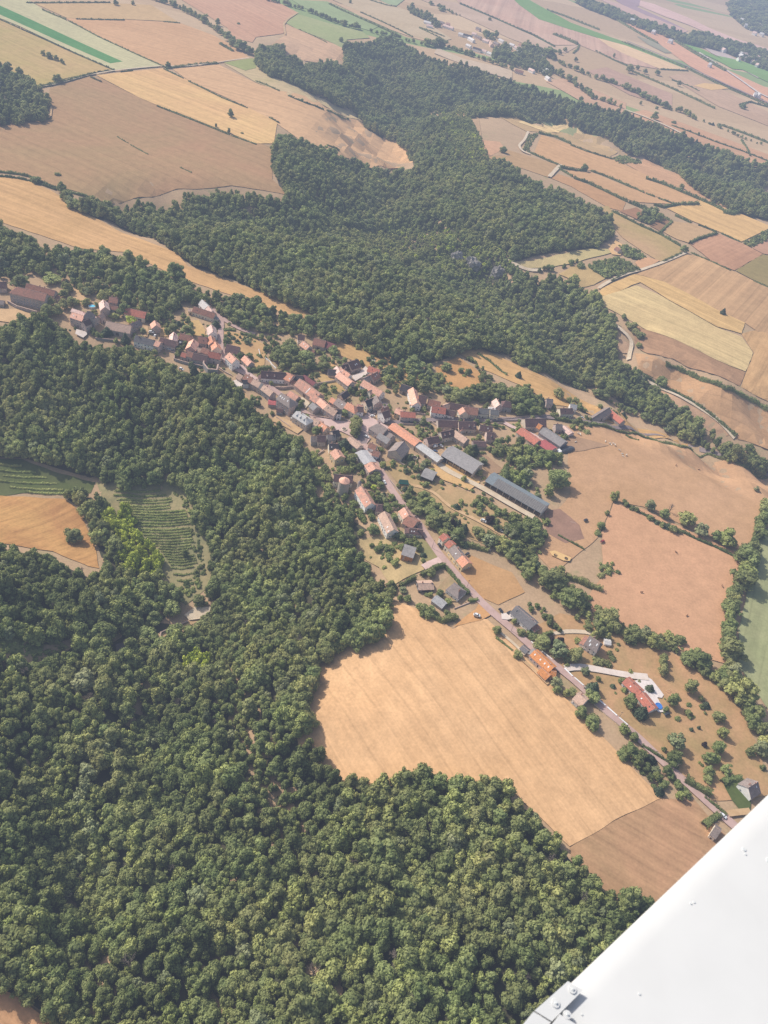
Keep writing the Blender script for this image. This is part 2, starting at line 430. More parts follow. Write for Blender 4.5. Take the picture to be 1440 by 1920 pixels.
def ground_mat():
    m, nt, bs = new_mat('dry_ground')
    p = world_pos(nt)
    n1 = noise(nt, p, 0.006, 5, 0.6, 0.4); n2 = noise(nt, p, 0.06, 5, 0.65); n3 = noise(nt, p, 0.5, 3, 0.65)
    a = albedo((199, 166, 130)); b = albedo((182, 154, 120)); g = albedo((146, 142, 102))
    col = mix_rgb(nt, maprange(nt, n1, 0.36, 0.64, 0, 1), a, b)
    col = mix_rgb(nt, maprange(nt, n2, 0.56, 0.72, 0, 0.6), col, g)
    # far country: a patchwork of plots
    vo = nt.nodes.new('ShaderNodeTexVoronoi'); vo.inputs['Scale'].default_value = 0.0032
    mp = nt.nodes.new('ShaderNodeMapping'); mp.inputs['Rotation'].default_value = (0, 0, R(30)); mp.inputs['Scale'].default_value = (0.45, 1.6, 0.0)
    nt.links.new(p, mp.inputs[0]); nt.links.new(mp.outputs[0], vo.inputs['Vector'])
    sv = nt.nodes.new('ShaderNodeSeparateColor'); nt.links.new(vo.outputs['Color'], sv.inputs[0])
    sx = nt.nodes.new('ShaderNodeSeparateXYZ'); nt.links.new(p, sx.inputs[0])
    far = maprange(nt, sx.outputs['Y'], 1500, 2100, 0, 1)
    pl = mix_rgb(nt, maprange(nt, sv.outputs[0], 0, 1, 0, 1), albedo((207, 180, 150), 2500), albedo((190, 164, 138), 2500))
    pl = mix_rgb(nt, math_n(nt, 'GREATER_THAN', sv.outputs[1], 0.86), pl, albedo((158, 165, 128), 2500))
    col = mix_rgb(nt, far, col, pl)
    v = math_n(nt, 'ADD', maprange(nt, n3, 0.3, 0.7, 0.88, 1.12), maprange(nt, n2, 0.3, 0.7, -0.08, 0.08))
    col = mix_rgb(nt, 1.0, col, _grey(nt, v), 'MULTIPLY')
    nt.links.new(col, bs.inputs['Base Color']); bs.inputs['Roughness'].default_value = 1; bs.inputs['Specular IOR Level'].default_value = 0
    return m
tag(link('ground', gm, None, [ground_mat()]), 'dry tan ground running out to the hazy horizon', kind='structure')

# ------------------------------------------------------------------ fields
_fn = [0]
def field(name, pts, rgb, rgb2=None, along=None, layer=0, stripe=0.08, patch=0.013, s=None, period=5.0, tracks=True, wob=0.6, warp=2.0):
    if s: pts = [(s, *p) for p in pts]
    W = [G(*p) for p in pts]
    c = np.mean(W, axis=0); dist = float(np.linalg.norm(c - EYE))
    a = albedo(rgb, dist); b = albedo(rgb2, dist) if rgb2 else tuple(np.array(a) * (0.86, 0.84, 0.80))
    ang = None
    if along:
        A, B = G(*along[0]), G(*along[1]); ang = math.atan2(B[1] - A[1], B[0] - A[0])
    _fn[0] += 1
    m = field_mat('crop_%d' % _fn[0], a, b, ang, stripe, period, patch if dist < 1200 else patch * 0.5, tracks, warp)
    return sheet(name, pts, m, 0.35 + 0.22 * layer + dist / 3500, wob=wob if dist < 1500 else 0)

# the big stubble field below the road, and the mown plot beside it
field('stubble_field', [(735, 1128), (800, 1150), (848, 1180), (885, 1158), (915, 1162), (1050, 1300), (1240, 1497), (1150, 1540), (1068, 1588), (1010, 1530), (950, 1475), (830, 1470), (640, 1480), (560, 1420), (545, 1300), (570, 1240), (690, 1190)],
      (229, 183, 133), (218, 172, 123), (('Z', 940, 1240), ('Z', 1100, 1440)), 1, 0.07, 0.016, 'Z', 3.2, warp=3.0)
field('mown_plot', [(1068, 1588), (1150, 1540), (1240, 1497), (1300, 1500), (1345, 1548), (1390, 1600), (1300, 1720), (1200, 1720), (1120, 1660), (1075, 1620)],
      (198, 152, 114), (180, 144, 106), (('Z', 1080, 1600), ('Z', 1215, 1680)), 0, 0.10, 0.02, 'Z', 4, warp=8)
field('dry_paddock', [(900, 1120), (935, 1135), (985, 1110), (960, 1075), (900, 1050), (880, 1040), (865, 1075)], (205, 162, 115), (196, 150, 104), None, 0, s='Z')
field('dry_garden', [(985, 1185), (1050, 1150), (1110, 1165), (1180, 1190), (1260, 1225), (1330, 1262), (1375, 1300), (1420, 1400), (1450, 1490), (1400, 1500), (1310, 1500), (1240, 1430), (1120, 1320), (1040, 1235)],
      (206, 160, 118), (176, 148, 104), None, 0, patch=0.03, s='Z')
field('pasture', [(1150, 945), (1205, 955), (1300, 1000), (1392, 1042), (1372, 1110), (1352, 1200), (1362, 1245), (1320, 1235), (1215, 1200), (1115, 1160), (1100, 1120), (1130, 1080), (1128, 1000)],
      (215, 166, 127), (206, 160, 122), None, 1, 0, 0.018, 'Z')
field('cattle_pasture', [(1062, 800), (1110, 795), (1180, 806), (1280, 838), (1360, 862), (1450, 895), (1450, 935), (1395, 1035), (1300, 995), (1205, 950), (1150, 940), (1120, 1010), (1040, 1075), (1005, 1040), (1040, 960), (1070, 930), (1065, 870)],
      (206, 164, 126), (196, 156, 118), None, 0, 0, 0.014, 'Z')
field('worn_ground', [(1020, 960), (1050, 955), (1085, 985), (1095, 1010), (1060, 1020), (1025, 1000)], (172, 136, 114), (160, 128, 108), None, 1, patch=0.05, s='Z')
field('green_meadow', [(1460, 960), (1425, 1010), (1405, 1090), (1385, 1180), (1385, 1250), (1440, 1330), (1600, 1500), (1700, 1100)], (172, 168, 124), (160, 160, 116), (('Z', 1400, 1200), ('Z', 1440, 1010)), 1, 0.06, 0.02, 'Z', 6)
field('valley_field', [(-60, 930), (40, 932), (120, 936), (150, 960), (172, 1010), (187, 1066), (165, 1062), (100, 1035), (0, 1018), (-60, 1010)],
      (206, 160, 106), (190, 142, 98), (('Z', 10, 1000), ('Z', 120, 960)), 1, 0.12, 0.03, 'Z', 4, warp=5)
field('corner_field', [(-40, 1835), (30, 1870), (110, 1925), (160, 1990), (-60, 1990)], (222, 170, 122), (208, 158, 112), (('Z', 0, 1860), ('Z', 60, 1925)), 1, 0.08, 0.03, 'Z', 3)
field('rough_grass', [(-40, 1195), (40, 1195), (110, 1200), (130, 1215), (90, 1230), (0, 1225), (-40, 1225)], (158, 150, 102), (136, 138, 92), None, 0, patch=0.06, s='Z')
field('vine_plot', [(180, 905), (230, 895), (310, 895), (365, 905), (385, 985), (402, 1040), (392, 1100), (350, 1135), (300, 1095), (270, 1030), (230, 990), (200, 960)], (146, 142, 104), (172, 154, 114), None, 0, patch=0.05, s='Z')
field('vine_plot', [(-30, 858), (40, 862), (100, 885), (180, 905), (170, 925), (110, 925), (40, 925), (-30, 935)], (120, 120, 88), (106, 112, 78), None, 0, patch=0.05, s='Z')
# slopes and closes beside the village
field('hay_strip', [(600, 612), (650, 630), (700, 655), (755, 680), (800, 700), (780, 745), (720, 720), (690, 690), (640, 668), (600, 650)], (208, 166, 118), (196, 160, 112), (('Z', 620, 620), ('Z', 760, 690)), 0, 0.10, 0.03, 'Z', 4)
field('hay_strip', [(850, 655), (905, 655), (980, 690), (1060, 730), (1140, 770), (1240, 810), (1320, 840), (1250, 822), (1150, 795), (1090, 770), (1040, 760), (980, 725), (900, 690)], (214, 172, 122), (202, 162, 114), (('Z', 900, 660), ('Z', 1240, 812)), 0, 0.10, 0.03, 'Z', 4)
field('dry_close', [(815, 690), (860, 670), (900, 700), (900, 730), (850, 740), (825, 715)], (206, 160, 112), None, None, 1, s='Z')
field('dry_close', [(418, 620), (470, 630), (500, 650), (495, 690), (470, 690), (440, 665), (425, 645)], (209, 172, 122), (196, 158, 116), None, 1, s='Z')
field('dry_close', [(340, 605), (372, 600), (385, 622), (384, 632), (352, 628)], (212, 176, 124), None, None, 1, s='Z')
field('dry_close', [(125, 540), (165, 548), (172, 570), (155, 575), (135, 560)], (216, 180, 138), None, None, 1, s='Z')
field('dry_close', [(10, 580), (30, 580), (65, 592), (62, 602), (40, 610), (-20, 600), (-20, 570)], (222, 184, 140), None, None, 1, s='Z')
field('dry_close', [(298, 610), (315, 612), (316, 632), (300, 632)], (214, 176, 128), None, None, 1, s='Z')
field('dry_close', [(585, 690), (640, 720), (650, 742), (620, 735), (590, 705)], (205, 172, 122), None, None, 1, s='Z')
field('dry_close', [(600, 668), (630, 680), (632, 690), (612, 685)], (220, 176, 126), None, None, 1, s='Z')
field('walled_garden', [(585, 735), (620, 725), (660, 740), (650, 765), (610, 755)], (156, 146, 104), (182, 152, 112), None, 1, patch=0.09, s='Z')
field('scorched_lawn', [(718, 868), (735, 862), (790, 895), (830, 912), (800, 935), (765, 930), (735, 895)], (188, 160, 116), (174, 146, 106), None, 1, patch=0.06, s='Z')
field('scorched_lawn', [(770, 945), (830, 905), (900, 930), (990, 985), (985, 1040), (940, 1035), (880, 1010), (830, 975), (790, 960)], (180, 154, 112), (200, 164, 120), None, 0, patch=0.05, s='Z')
field('rough_garden', [(665, 1015), (735, 1005), (800, 1040), (830, 1050), (780, 1075), (735, 1100), (710, 1065), (680, 1045)], (176, 154, 112), (208, 178, 128), None, 1, patch=0.05, s='Z')
field('lawn', [(770, 1010), (790, 1010), (812, 1030), (822, 1048), (798, 1052), (772, 1030)], (164, 148, 104), (144, 140, 96), None, 2, patch=0.08, s='Z')
field('lawn', [(818, 1108), (842, 1080), (868, 1110), (855, 1128), (835, 1128)], (166, 148, 108), (186, 154, 118), None, 2, patch=0.08, s='Z')
field('lawn', [(1355, 1470), (1385, 1455), (1410, 1480), (1405, 1520), (1390, 1525), (1370, 1500)], (112, 116, 78), (96, 106, 70), None, 2, patch=0.08, s='Z')
field('dry_close', [(905, 1120), (890, 1145), (850, 1175), (900, 1165), (925, 1150)], (218, 166, 114), None, None, 2, s='Z')
field('courtyard', [(795, 880), (830, 868), (870, 880), (900, 905), (880, 920), (830, 900)], (228, 186, 130), None, None, 2, s='Z')
field('yard', [(1175, 1283), (1210, 1270), (1220, 1276), (1243, 1303), (1240, 1309), (1231, 1308), (1245, 1335), (1232, 1337), (1200, 1300)], (240, 226, 214), (232, 216, 202), None, 3, s='Z')
field('gravel_drive', [(1036, 1192), (1036, 1186), (1060, 1181), (1095, 1182), (1115, 1186), (1115, 1192), (1095, 1189), (1060, 1189)], (228, 206, 176), None, None, 3, s='Z')
field('farmyard', [(880, 858), (905, 850), (930, 870), (950, 885), (920, 890)], (180, 148, 118), None, None, 1, s='Z')
field('track_verge', [(983, 825), (1010, 810), (1080, 820), (1140, 836), (1100, 845), (1060, 850)], (186, 152, 122), None, None, 2, s='Z')
# north of the wood: the long fields of the plateau
field('green_strip', [(-30, 20), (0, 35), (690, 350), (620, 360), (0, 85), (-30, 70)], (126, 154, 114), (118, 148, 110), (('S', 0, 60), ('S', 650, 355)), 2, 0.04, s='S')
field('pale_field', [(-40, 10), (0, -30), (130, -30), (180, 15), (250, 60), (550, 205), (905, 372), (880, 382), (640, 395), (110, 150), (0, 105), (-40, 90)], (202, 190, 150), (194, 182, 146), (('S', 0, 20), ('S', 900, 372)), 1, 0.05, s='S')
field('greenish_field', [(-40, 130), (10, 115), (120, 165), (640, 395), (540, 408), (380, 440), (205, 490), (100, 430), (0, 350), (-40, 330)], (200, 170, 130), (186, 166, 122), (('S', 10, 115), ('S', 640, 395)), 0, 0.06, s='S')
field('stubble_strip', [(370, 105), (700, 112), (1010, 130), (1200, 200), (1330, 270), (1400, 325), (1225, 355), (930, 375), (550, 205)], (212, 172, 136), (203, 164, 130), (('S', 600, 120), ('S', 1300, 300)), 0, 0.06, s='S')
field('stubble_strip', [(180, 15), (620, 20), (850, 30), (1000, 125), (700, 110), (380, 105)], (206, 174, 136), (194, 164, 128), None, 0, s='S')
field('gold_field', [(540, 425), (900, 388), (920, 388), (1030, 440), (1250, 550), (1400, 610), (1560, 690), (1540, 810), (1440, 810), (1300, 755), (1010, 640), (885, 595), (780, 550)], (217, 177, 134), (222, 186, 136), (('S', 600, 430), ('S', 1400, 740)), 1, 0.10, 0.012, 'S', 7)
field('brown_pasture', [(280, 500), (500, 432), (560, 440), (780, 550), (890, 598), (1290, 757), (1530, 830), (1530, 1010), (1620, 1100), (1300, 1045), (1000, 1065), (850, 1110), (550, 1130), (450, 1085), (300, 1045), (160, 985), (-40, 960), (-40, 695), (280, 668), (300, 600), (270, 560)],
      (186, 150, 122), (176, 152, 120), (('S', 300, 550), ('S', 1400, 1000)), 0, 0.05, 0.008, 'S', 7)
field('wheat_slope', [(-40, 1000), (60, 1000), (160, 1020), (300, 1080), (400, 1150), (560, 1240), (1000, 1430), (1060, 1500), (1400, 1620), (1700, 1720), (1980, 1800), (1990, 1830), (1650, 1780), (1350, 1680), (1000, 1560), (700, 1420), (450, 1400), (0, 1250), (-40, 1240)],
      (214, 172, 126), (206, 166, 120), (('S', 0, 1100), ('S', 1000, 1480)), 0, 0.10, 0.012, 'S', 6)
field('long_field', [(970, 390), (1230, 365), (1440, 470), (1570, 510), (1960, 668), (2060, 700), (2210, 775), (2300, 840), (2345, 880), (2330, 910), (2180, 950), (1900, 880), (1700, 800), (1560, 700), (1390, 605), (1060, 455)], (217, 178, 140), (208, 170, 134), (('S', 1100, 400), ('S', 2250, 900)), 0, 0.06, 0.01, 'S', 6)
field('narrow_field', [(1260, 360), (1440, 340), (1460, 400), (1560, 430), (1880, 570), (2040, 640), (2040, 690), (1960, 665), (1700, 570), (1440, 465)], (208, 182, 146), (190, 172, 132), (('S', 1440, 400), ('S', 2030, 650)), 0, 0.06, s='S')
field('green_close', [(1260, 355), (1420, 330), (1440, 345), (1440, 385), (1380, 400)], (168, 168, 122), None, None, 2, s='S')
field('tan_field', [(-60, -30), (60, -20), (230, 70), (160, 120), (155, 190), (0, 210), (-20, 240), (-120, 220), (-160, 160), (-320, 60), (-420, 0), (-440, -40)], (206, 166, 138), (198, 158, 132), (('T', -300, 20), ('T', 0, 180)), 0, 0.07, s='T')
field('tan_field', [(165, 140), (235, 165), (380, 225), (510, 280), (505, 360), (450, 350), (250, 340), (90, 250), (165, 200)], (212, 176, 144), None, (('T', 170, 160), ('T', 500, 300)), 0, 0.08, s='T')
field('grass_field', [(165, 130), (235, 80), (400, 130), (600, 180), (640, 215), (510, 225), (500, 280), (230, 165)], (176, 172, 132), (166, 168, 126), None, 0, s='T')
field('grass_field', [(200, 0), (400, 10), (560, 80), (690, 150), (640, 175), (430, 110), (270, 45)], (168, 174, 136), None, None, 0, s='T')
field('pale_field', [(440, 20), (520, 30), (900, 190), (1080, 260), (900, 220), (760, 170), (590, 95)], (206, 178, 148), None, None, 0, s='T')
field('pale_field', [(360, -30), (600, -30), (850, 60), (960, 130), (1100, 220), (1040, 240), (880, 205), (590, 70)], (200, 178, 150), (192, 170, 142), None, 1, s='T')
field('green_close', [(650, -20), (860, -20), (790, 35), (740, 25)], (172, 178, 146), None, None, 2, s='T')
field('tan_field', [(1020, 270), (1160, 330), (1440, 395), (1440, 450), (1300, 410), (1100, 340), (1000, 300)], (206, 182, 156), (198, 174, 146), None, 0, s='T')
field('combed_field', [(-340, -40), (0, -40), (90, 60), (330, 165), (600, 255), (820, 390), (640, 360), (560, 330), (380, 255), (240, 255), (0, 145), (-300, 20)], (204, 174, 154), (196, 164, 146), (('U', 100, 80), ('U', 80, 160)), 0, 0.12, s='U', period=20, tracks=False)
field('tan_field', [(-560, -20), (-320, 15), (0, 150), (240, 262), (380, 255), (300, 300), (130, 270), (-20, 215), (-200, 130), (-360, 60)], (202, 176, 154), None, None, 0, s='U')
field('green_strip', [(-20, -30), (60, -20), (200, 60), (330, 130), (480, 185), (680, 255), (990, 380), (960, 385), (640, 258), (480, 215), (300, 160), (150, 110), (40, 30)], (142, 160, 122), (150, 164, 130), (('U', 100, 50), ('U', 900, 350)), 2, 0.03, s='U')
field('pale_field', [(480, 215), (640, 258), (990, 382), (985, 395), (830, 390), (640, 310), (540, 260)], (224, 192, 158), None, (('U', 500, 220), ('U', 980, 390)), 1, 0.05, s='U')
field('tan_field', [(560, 105), (640, 120), (810, 172), (1000, 275), (1200, 390), (1440, 500), (1440, 590), (1200, 480), (1000, 375), (880, 290), (810, 235), (600, 110)], (214, 172, 148), (206, 166, 144), (('U', 600, 120), ('U', 1400, 520)), 1, 0.05, s='U')
field('grass_field', [(700, 205), (810, 240), (900, 300), (860, 300), (760, 250)], (170, 162, 144), None, None, 2, s='U')
field('green_strip', [(940, 240), (1060, 275), (1180, 335), (1300, 395), (1240, 390), (1140, 335), (1000, 275)], (150, 168, 128), None, None, 2, s='U')
field('green_strip', [(1150, 315), (1290, 345), (1440, 400), (1500, 460), (1440, 465), (1330, 410), (1220, 360)], (152, 170, 130), None, None, 2, s='U')
field('pale_field', [(1080, 270), (1180, 290), (1320, 370), (1440, 440), (1380, 440), (1240, 360), (1120, 300)], (200, 182, 172), None, None, 1, s='U')
field('pale_field', [(720, 5), (800, 25), (1000, 105), (1110, 160), (1260, 220), (1440, 275), (1440, 310), (1250, 240), (1080, 180), (1000, 145), (860, 95), (715, 35)], (214, 184, 172), None, (('U', 720, 10), ('U', 1400, 290)), 1, 0.08, s='U')
field('tan_field', [(480, -10), (600, 20), (760, 90), (990, 175), (960, 195), (850, 155), (660, 80)], (204, 176, 164), None, None, 1, s='U')
field('mauve_field', [(560, -10), (720, -20), (720, 30), (700, 40), (900, 130), (980, 170), (860, 130), (640, 40)], (180, 160, 160), None, None, 0, s='U')
field('stubble_knoll', [(30, 690), (150, 688), (300, 695), (420, 735), (540, 798), (640, 840), (560, 800), (400, 770), (200, 750), (120, 720)], (228, 198, 150), (216, 186, 142), (('U', 100, 700), ('U', 500, 780)), 2, 0.10, s='U')
field('tan_field', [(-120, 640), (0, 645), (300, 670), (480, 740), (690, 850), (640, 880), (540, 890), (330, 810), (160, 745), (80, 740), (0, 700)], (196, 166, 132), (186, 160, 126), None, 0, s='U')
field('tan_field', [(165, 760), (330, 815), (550, 892), (680, 950), (1050, 1110), (1200, 1180), (1180, 1200), (900, 1140), (750, 1085), (440, 960), (270, 930), (120, 870)], (208, 168, 132), (200, 162, 126), (('U', 180, 780), ('U', 1100, 1150)), 0, 0.06, s='U')
field('tan_field', [(640, 925), (740, 895), (850, 940), (1000, 1000), (1170, 1080), (1140, 1115), (1230, 1160), (1200, 1180), (1040, 1108), (750, 985)], (206, 166, 134), None, (('U', 700, 920), ('U', 1160, 1100)), 0, 0.06, s='U')
field('tan_field', [(-400, 840), (-200, 780), (-80, 830), (60, 870), (260, 930), (205, 1000), (0, 930), (-100, 900)], (192, 160, 128), (182, 152, 120), None, 0, s='U')
field('tan_field', [(290, 960), (440, 968), (640, 1050), (760, 1090), (900, 1150), (700, 1140), (640, 1120), (480, 1050), (350, 1000)], (207, 168, 132), None, None, 1, s='U')
field('tan_field', [(260, 980), (350, 1010), (500, 1070), (640, 1140), (620, 1190), (540, 1170), (330, 1050), (220, 1005)], (200, 160, 126), None, None, 0, s='U')
for a, b, c in (((190, 460), (640, 640), (206, 170, 142)), ((420, 400), (900, 590), (196, 164, 144)), ((880, 430), (1440, 690), (200, 170, 146)), ((640, 640), (1440, 930), (208, 168, 138))):
    field('tan_field', [(a[0], a[1]), (a[0] + 110, a[1] - 20), (b[0], b[1] - 60), (b[0], b[1] + 20), ((a[0] + b[0]) / 2, (a[1] + b[1]) / 2 + 40)], c, None, (('U', *a), ('U', *b)), 0, 0.06, s='U')
field('golden_knoll', [(1020, 485), (1080, 470), (1180, 480), (1230, 500), (1120, 510)], (222, 186, 144), None, None, 2, s='U')
# right-hand plateau
field('striped_field', [(700, 405), (740, 385), (985, 288), (1130, 330), (1240, 385), (1440, 480), (1440, 770), (1310, 680), (1160, 610), (1000, 520), (860, 450)], (203, 167, 130), (194, 158, 124), (('V', 1240, 480), ('V', 1160, 560)), 1, 0.12, 0.01, 'V', 9)
field('yellow_margin', [(480, 535), (500, 490), (690, 405), (860, 450), (1000, 520), (1160, 610), (1310, 680), (1290, 740), (1150, 700), (900, 560), (720, 450), (560, 520)], (216, 180, 130), (208, 172, 124), (('V', 700, 430), ('V', 1280, 700)), 2, 0.12, 0.02, 'V', 5)
field('greenish_field', [(480, 540), (560, 515), (700, 470), (820, 520), (1000, 620), (1140, 700), (1290, 760), (1355, 850), (1310, 955), (1150, 890), (950, 790), (760, 720), (620, 640), (520, 590)], (211, 183, 137), (215, 188, 140), (('V', 560, 560), ('V', 1300, 880)), 3, 0.12, 0.012, 'V', 6)
field('mauve_field', [(680, 690), (760, 720), (950, 790), (1150, 890), (1310, 958), (1280, 1035), (1100, 960), (900, 880), (760, 850), (690, 800)], (172, 138, 112), (186, 150, 120), (('V', 700, 720), ('V', 1290, 980)), 2, 0.10, 0.01, 'V', 6)
field('stubble_field', [(1290, 740), (1440, 700), (1460, 1130), (1285, 1040), (1315, 955), (1360, 850)], (206, 168, 126), (198, 160, 120), (('V', 1440, 850), ('V', 1340, 1040)), 1, 0.14, 0.02, 'V', 7)
field('tan_field', [(690, 850), (860, 900), (1000, 950), (1200, 1035), (1460, 1160), (1460, 1400), (1260, 1330), (1150, 1200), (1000, 1100), (850, 1020), (710, 950)], (201, 162, 126), (192, 154, 118), (('V', 760, 920), ('V', 1440, 1280)), 0, 0.05, 0.01, 'V')
field('tan_field', [(730, 1020), (850, 1060), (1000, 1130), (1150, 1215), (1220, 1310), (1180, 1320), (1000, 1250), (850, 1150), (740, 1060)], (203, 166, 134), None, None, 1, s='V')
field('pink_plot', [(1000, 235), (1160, 178), (1290, 230), (1410, 292), (1250, 385), (1120, 330)], (200, 158, 130), (188, 148, 122), (('V', 1300, 250), ('V', 1150, 320)), 2, 0.08, s='V')
field('olive_plot', [(1255, 385), (1412, 292), (1460, 310), (1460, 480), (1340, 430)], (170, 150, 116), (160, 144, 110), None, 2, s='V')
field('gold_field', [(870, 35), (1060, -10), (1250, 50), (1440, 130), (1440, 150), (1290, 222), (1160, 165), (1010, 105)], (218, 180, 132), (208, 172, 128), (('V', 900, 30), ('V', 1300, 200)), 2, 0.10, s='V')
field('tan_field', [(850, 168), (905, 108), (1010, 120), (1150, 168), (1000, 232), (930, 210)], (203, 170, 134), None, None, 2, s='V')
field('tan_field', [(540, 20), (570, 60), (700, 120), (840, 180), (945, 245), (950, 285), (900, 310), (830, 335), (740, 280), (620, 200), (560, 130), (420, 40)], (197, 164, 130), (180, 160, 118), None, 1, s='V')
field('tan_field', [(600, 50), (700, 30), (740, 60), (700, 95)], (176, 140, 118), None, None, 2, s='V')
field('brown_plot', [(770, 110), (840, 85), (895, 108), (830, 162), (770, 130)], (168, 138, 116), None, None, 2, s='V')
field('pink_plot', [(1350, 258), (1440, 205), (1470, 300), (1412, 290)], (196, 156, 132), None, None, 2, s='V')
field('clearing', [(0, 335), (60, 370), (200, 370), (340, 345), (500, 300), (560, 285), (540, 262), (420, 265), (250, 300), (120, 330)], (196, 178, 132), (206, 182, 138), None, 2, s='V')
field('clearing', [(260, 405), (330, 365), (400, 350), (520, 430), (460, 465), (390, 480)], (200, 172, 128), None, None, 2, s='V')
field('bare_bank', [(540, 265), (580, 215), (640, 250), (610, 300), (560, 295)], (220, 182, 138), None, None, 3, s='V')
field('bare_bank', [(690, 340), (740, 305), (830, 330), (760, 365), (720, 380)], (214, 170, 134), None, None, 3, s='V')
field('bare_bank', [(560, 790), (610, 770), (660, 800), (650, 850), (590, 840)], (200, 166, 136), None, None, 2, s='V')
field('tan_field', [(1130, 640), (1230, 640), (1270, 790), (1350, 850), (1440, 880), (1300, 880), (1200, 740)], (192, 164, 136), None, None, 1, s='T')
field('pink_plot', [(1250, 790), (1370, 800), (1400, 840), (1300, 890), (1275, 880)], (208, 168, 138), None, None, 2, s='T')

# ------------------------------------------------------------------ roads, tracks, square
def road_mat(name, rgb, rgb2):
    a, b = albedo(rgb), albedo(rgb2)
    return plain_mat(name, a, 0.06, 0.25, 0.95, c2=b, spec=0.05, rand=0.03)
M_ROAD = road_mat('worn_asphalt', (204, 172, 156), (192, 160, 144))
M_GREYR = road_mat('asphalt', (160, 142, 134), (148, 132, 124))
M_TRACK = road_mat('chalk_track', (226, 204, 172), (214, 190, 156))
M_DIRT = road_mat('dirt_track', (214, 178, 134), (200, 164, 120))
M_PAVE = road_mat('square_paving', (224, 192, 176), (212, 180, 164))
M_PATH = road_mat('concrete_path', (232, 214, 196), (222, 202, 182))

sheet('square', [('F', *p) for p in [(90, 490), (200, 510), (340, 530), (500, 560), (640, 570), (700, 500), (760, 480), (870, 510), (940, 460), (1040, 520), (1110, 570), (1250, 640), (1300, 680), (1150, 720), (960, 760), (1000, 820), (940, 900), (860, 930), (720, 800), (560, 720), (420, 690), (360, 640), (260, 620), (130, 560)]], M_PAVE, 0.95)
sheet('car_park', [('F', *p) for p in [(760, 770), (860, 690), (960, 730), (950, 860), (930, 900), (860, 910)]], M_GREYR, 1.15)
village_road = [('F', 800, 800), ('F', 900, 920), ('J', 830, 470), ('J', 960, 640), ('J', 1080, 830), ('L', 800, 150), ('L', 900, 320), ('L', 1040, 500), ('L', 1180, 660), ('L', 1330, 860), ('M', 600, 270), ('M', 740, 460), ('M', 900, 640), ('M', 1090, 850), ('M', 1260, 1050), ('M', 1400, 1180), ('N', 120, 250), ('N', 270, 400), ('N', 420, 510), ('N', 560, 620), ('N', 690, 730), ('N', 830, 860), ('N', 960, 980), ('P', 300, 600), ('P', 420, 690), ('P', 530, 800), ('P', 640, 910), ('P', 800, 1050), ('P', 900, 1150), ('P', 1020, 1250), ('P', 1150, 1370), ('P', 1300, 1500), ('P', 1500, 1680)]
ribbon('village_road', village_road, 6.2, M_ROAD, 1.0)
ribbon('village_street', [('F', 260, 590), ('F', 60, 480), ('D', 1180, 800), ('D', 1040, 740), ('D', 960, 650), ('D', 760, 500), ('D', 600, 400), ('D', 430, 300), ('D', 330, 250), ('D', 180, 200), ('D', 20, 90), ('C', 880, 1000), ('C', 850, 920), ('C', 830, 760), ('C', 830, 600), ('C', 840, 470), ('C', 860, 400), ('C', 780, 310), ('C', 700, 240)], 6.0, M_ROAD, 0.95)
ribbon('village_street', [('C', 850, 380), ('C', 930, 430), ('C', 1030, 500), ('C', 1180, 570), ('C', 1350, 620)], 5.5, M_ROAD, 0.9)
ribbon('village_street', [('F', 1100, 560), ('F', 1250, 620), ('K', 460, 690), ('K', 620, 665), ('K', 790, 665), ('H', 300, 540), ('H', 700, 530), ('H', 1000, 560), ('H', 1400, 525), ('I', 200, 360), ('I', 560, 330), ('I', 700, 355), ('I', 900, 375), ('I', 1060, 400), ('I', 1250, 430), ('V', 480, 1240), ('V', 620, 1270), ('V', 760, 1305), ('V', 950, 1355), ('V', 1200, 1425), ('X', 1180, 0), ('X', 1440, 95), ('X', 1700, 190)], 5.6, M_GREYR, 1.0)
ribbon('lane', [('F', 960, 480), ('F', 1050, 420), ('F', 1150, 360), ('F', 1230, 290)], 6.5, M_GREYR, 0.9)
ribbon('lane', [('I', 130, 390), ('I', 240, 460), ('I', 400, 490), ('I', 500, 560), ('I', 640, 650)], 5.0, M_PAVE, 1.0)
ribbon('farm_track', [('O', 280, 230), ('O', 300, 270), ('O', 420, 320), ('O', 540, 380), ('O', 700, 460), ('O', 860, 560), ('O', 1080, 680)], 6.0, M_TRACK, 1.3)
ribbon('farm_track', [('O', 0, 400), ('O', 120, 420), ('O', 250, 460), ('O', 350, 590), ('O', 560, 680), ('O', 700, 760), ('O', 850, 850)], 3.2, M_DIRT, 1.2)
ribbon('field_track', [('V', 485, 487), ('V', 560, 440), ('V', 640, 405), ('V', 720, 385), ('V', 850, 340), ('V', 980, 285)], 5.0, M_TRACK, 2.0)
ribbon('field_track', [('V', 538, 655), ('V', 560, 685), ('V', 600, 715), ('V', 660, 765), ('V', 682, 790), ('V', 660, 830), ('V', 652, 890)], 5.0, M_TRACK, 2.2)
ribbon('field_track', [('V', 700, 962), ('V', 800, 1030), ('V', 900, 1080), ('V', 1020, 1140), ('V', 1120, 1200), ('V', 1190, 1260), ('V', 1250, 1330)], 4.0, M_TRACK, 2.0)
ribbon('field_track', [('V', -30, 330), ('V', 10, 350), ('V', 60, 380), ('V', 170, 385)], 5.0, M_TRACK, 2.2)
ribbon('field_track', [('S', 205, 495), ('S', 300, 482), ('S', 500, 427), ('S', 640, 402), ('S', 800, 385), ('S', 905, 376), ('S', 1050, 378), ('S', 1230, 355), ('S', 1400, 330)], 3.6, M_TRACK, 2.0)
ribbon('field_track', [('T', 235, 75), ('T', 180, 110), ('T', 155, 140), ('T', 165, 200)], 5.0, M_DIRT, 2.2)
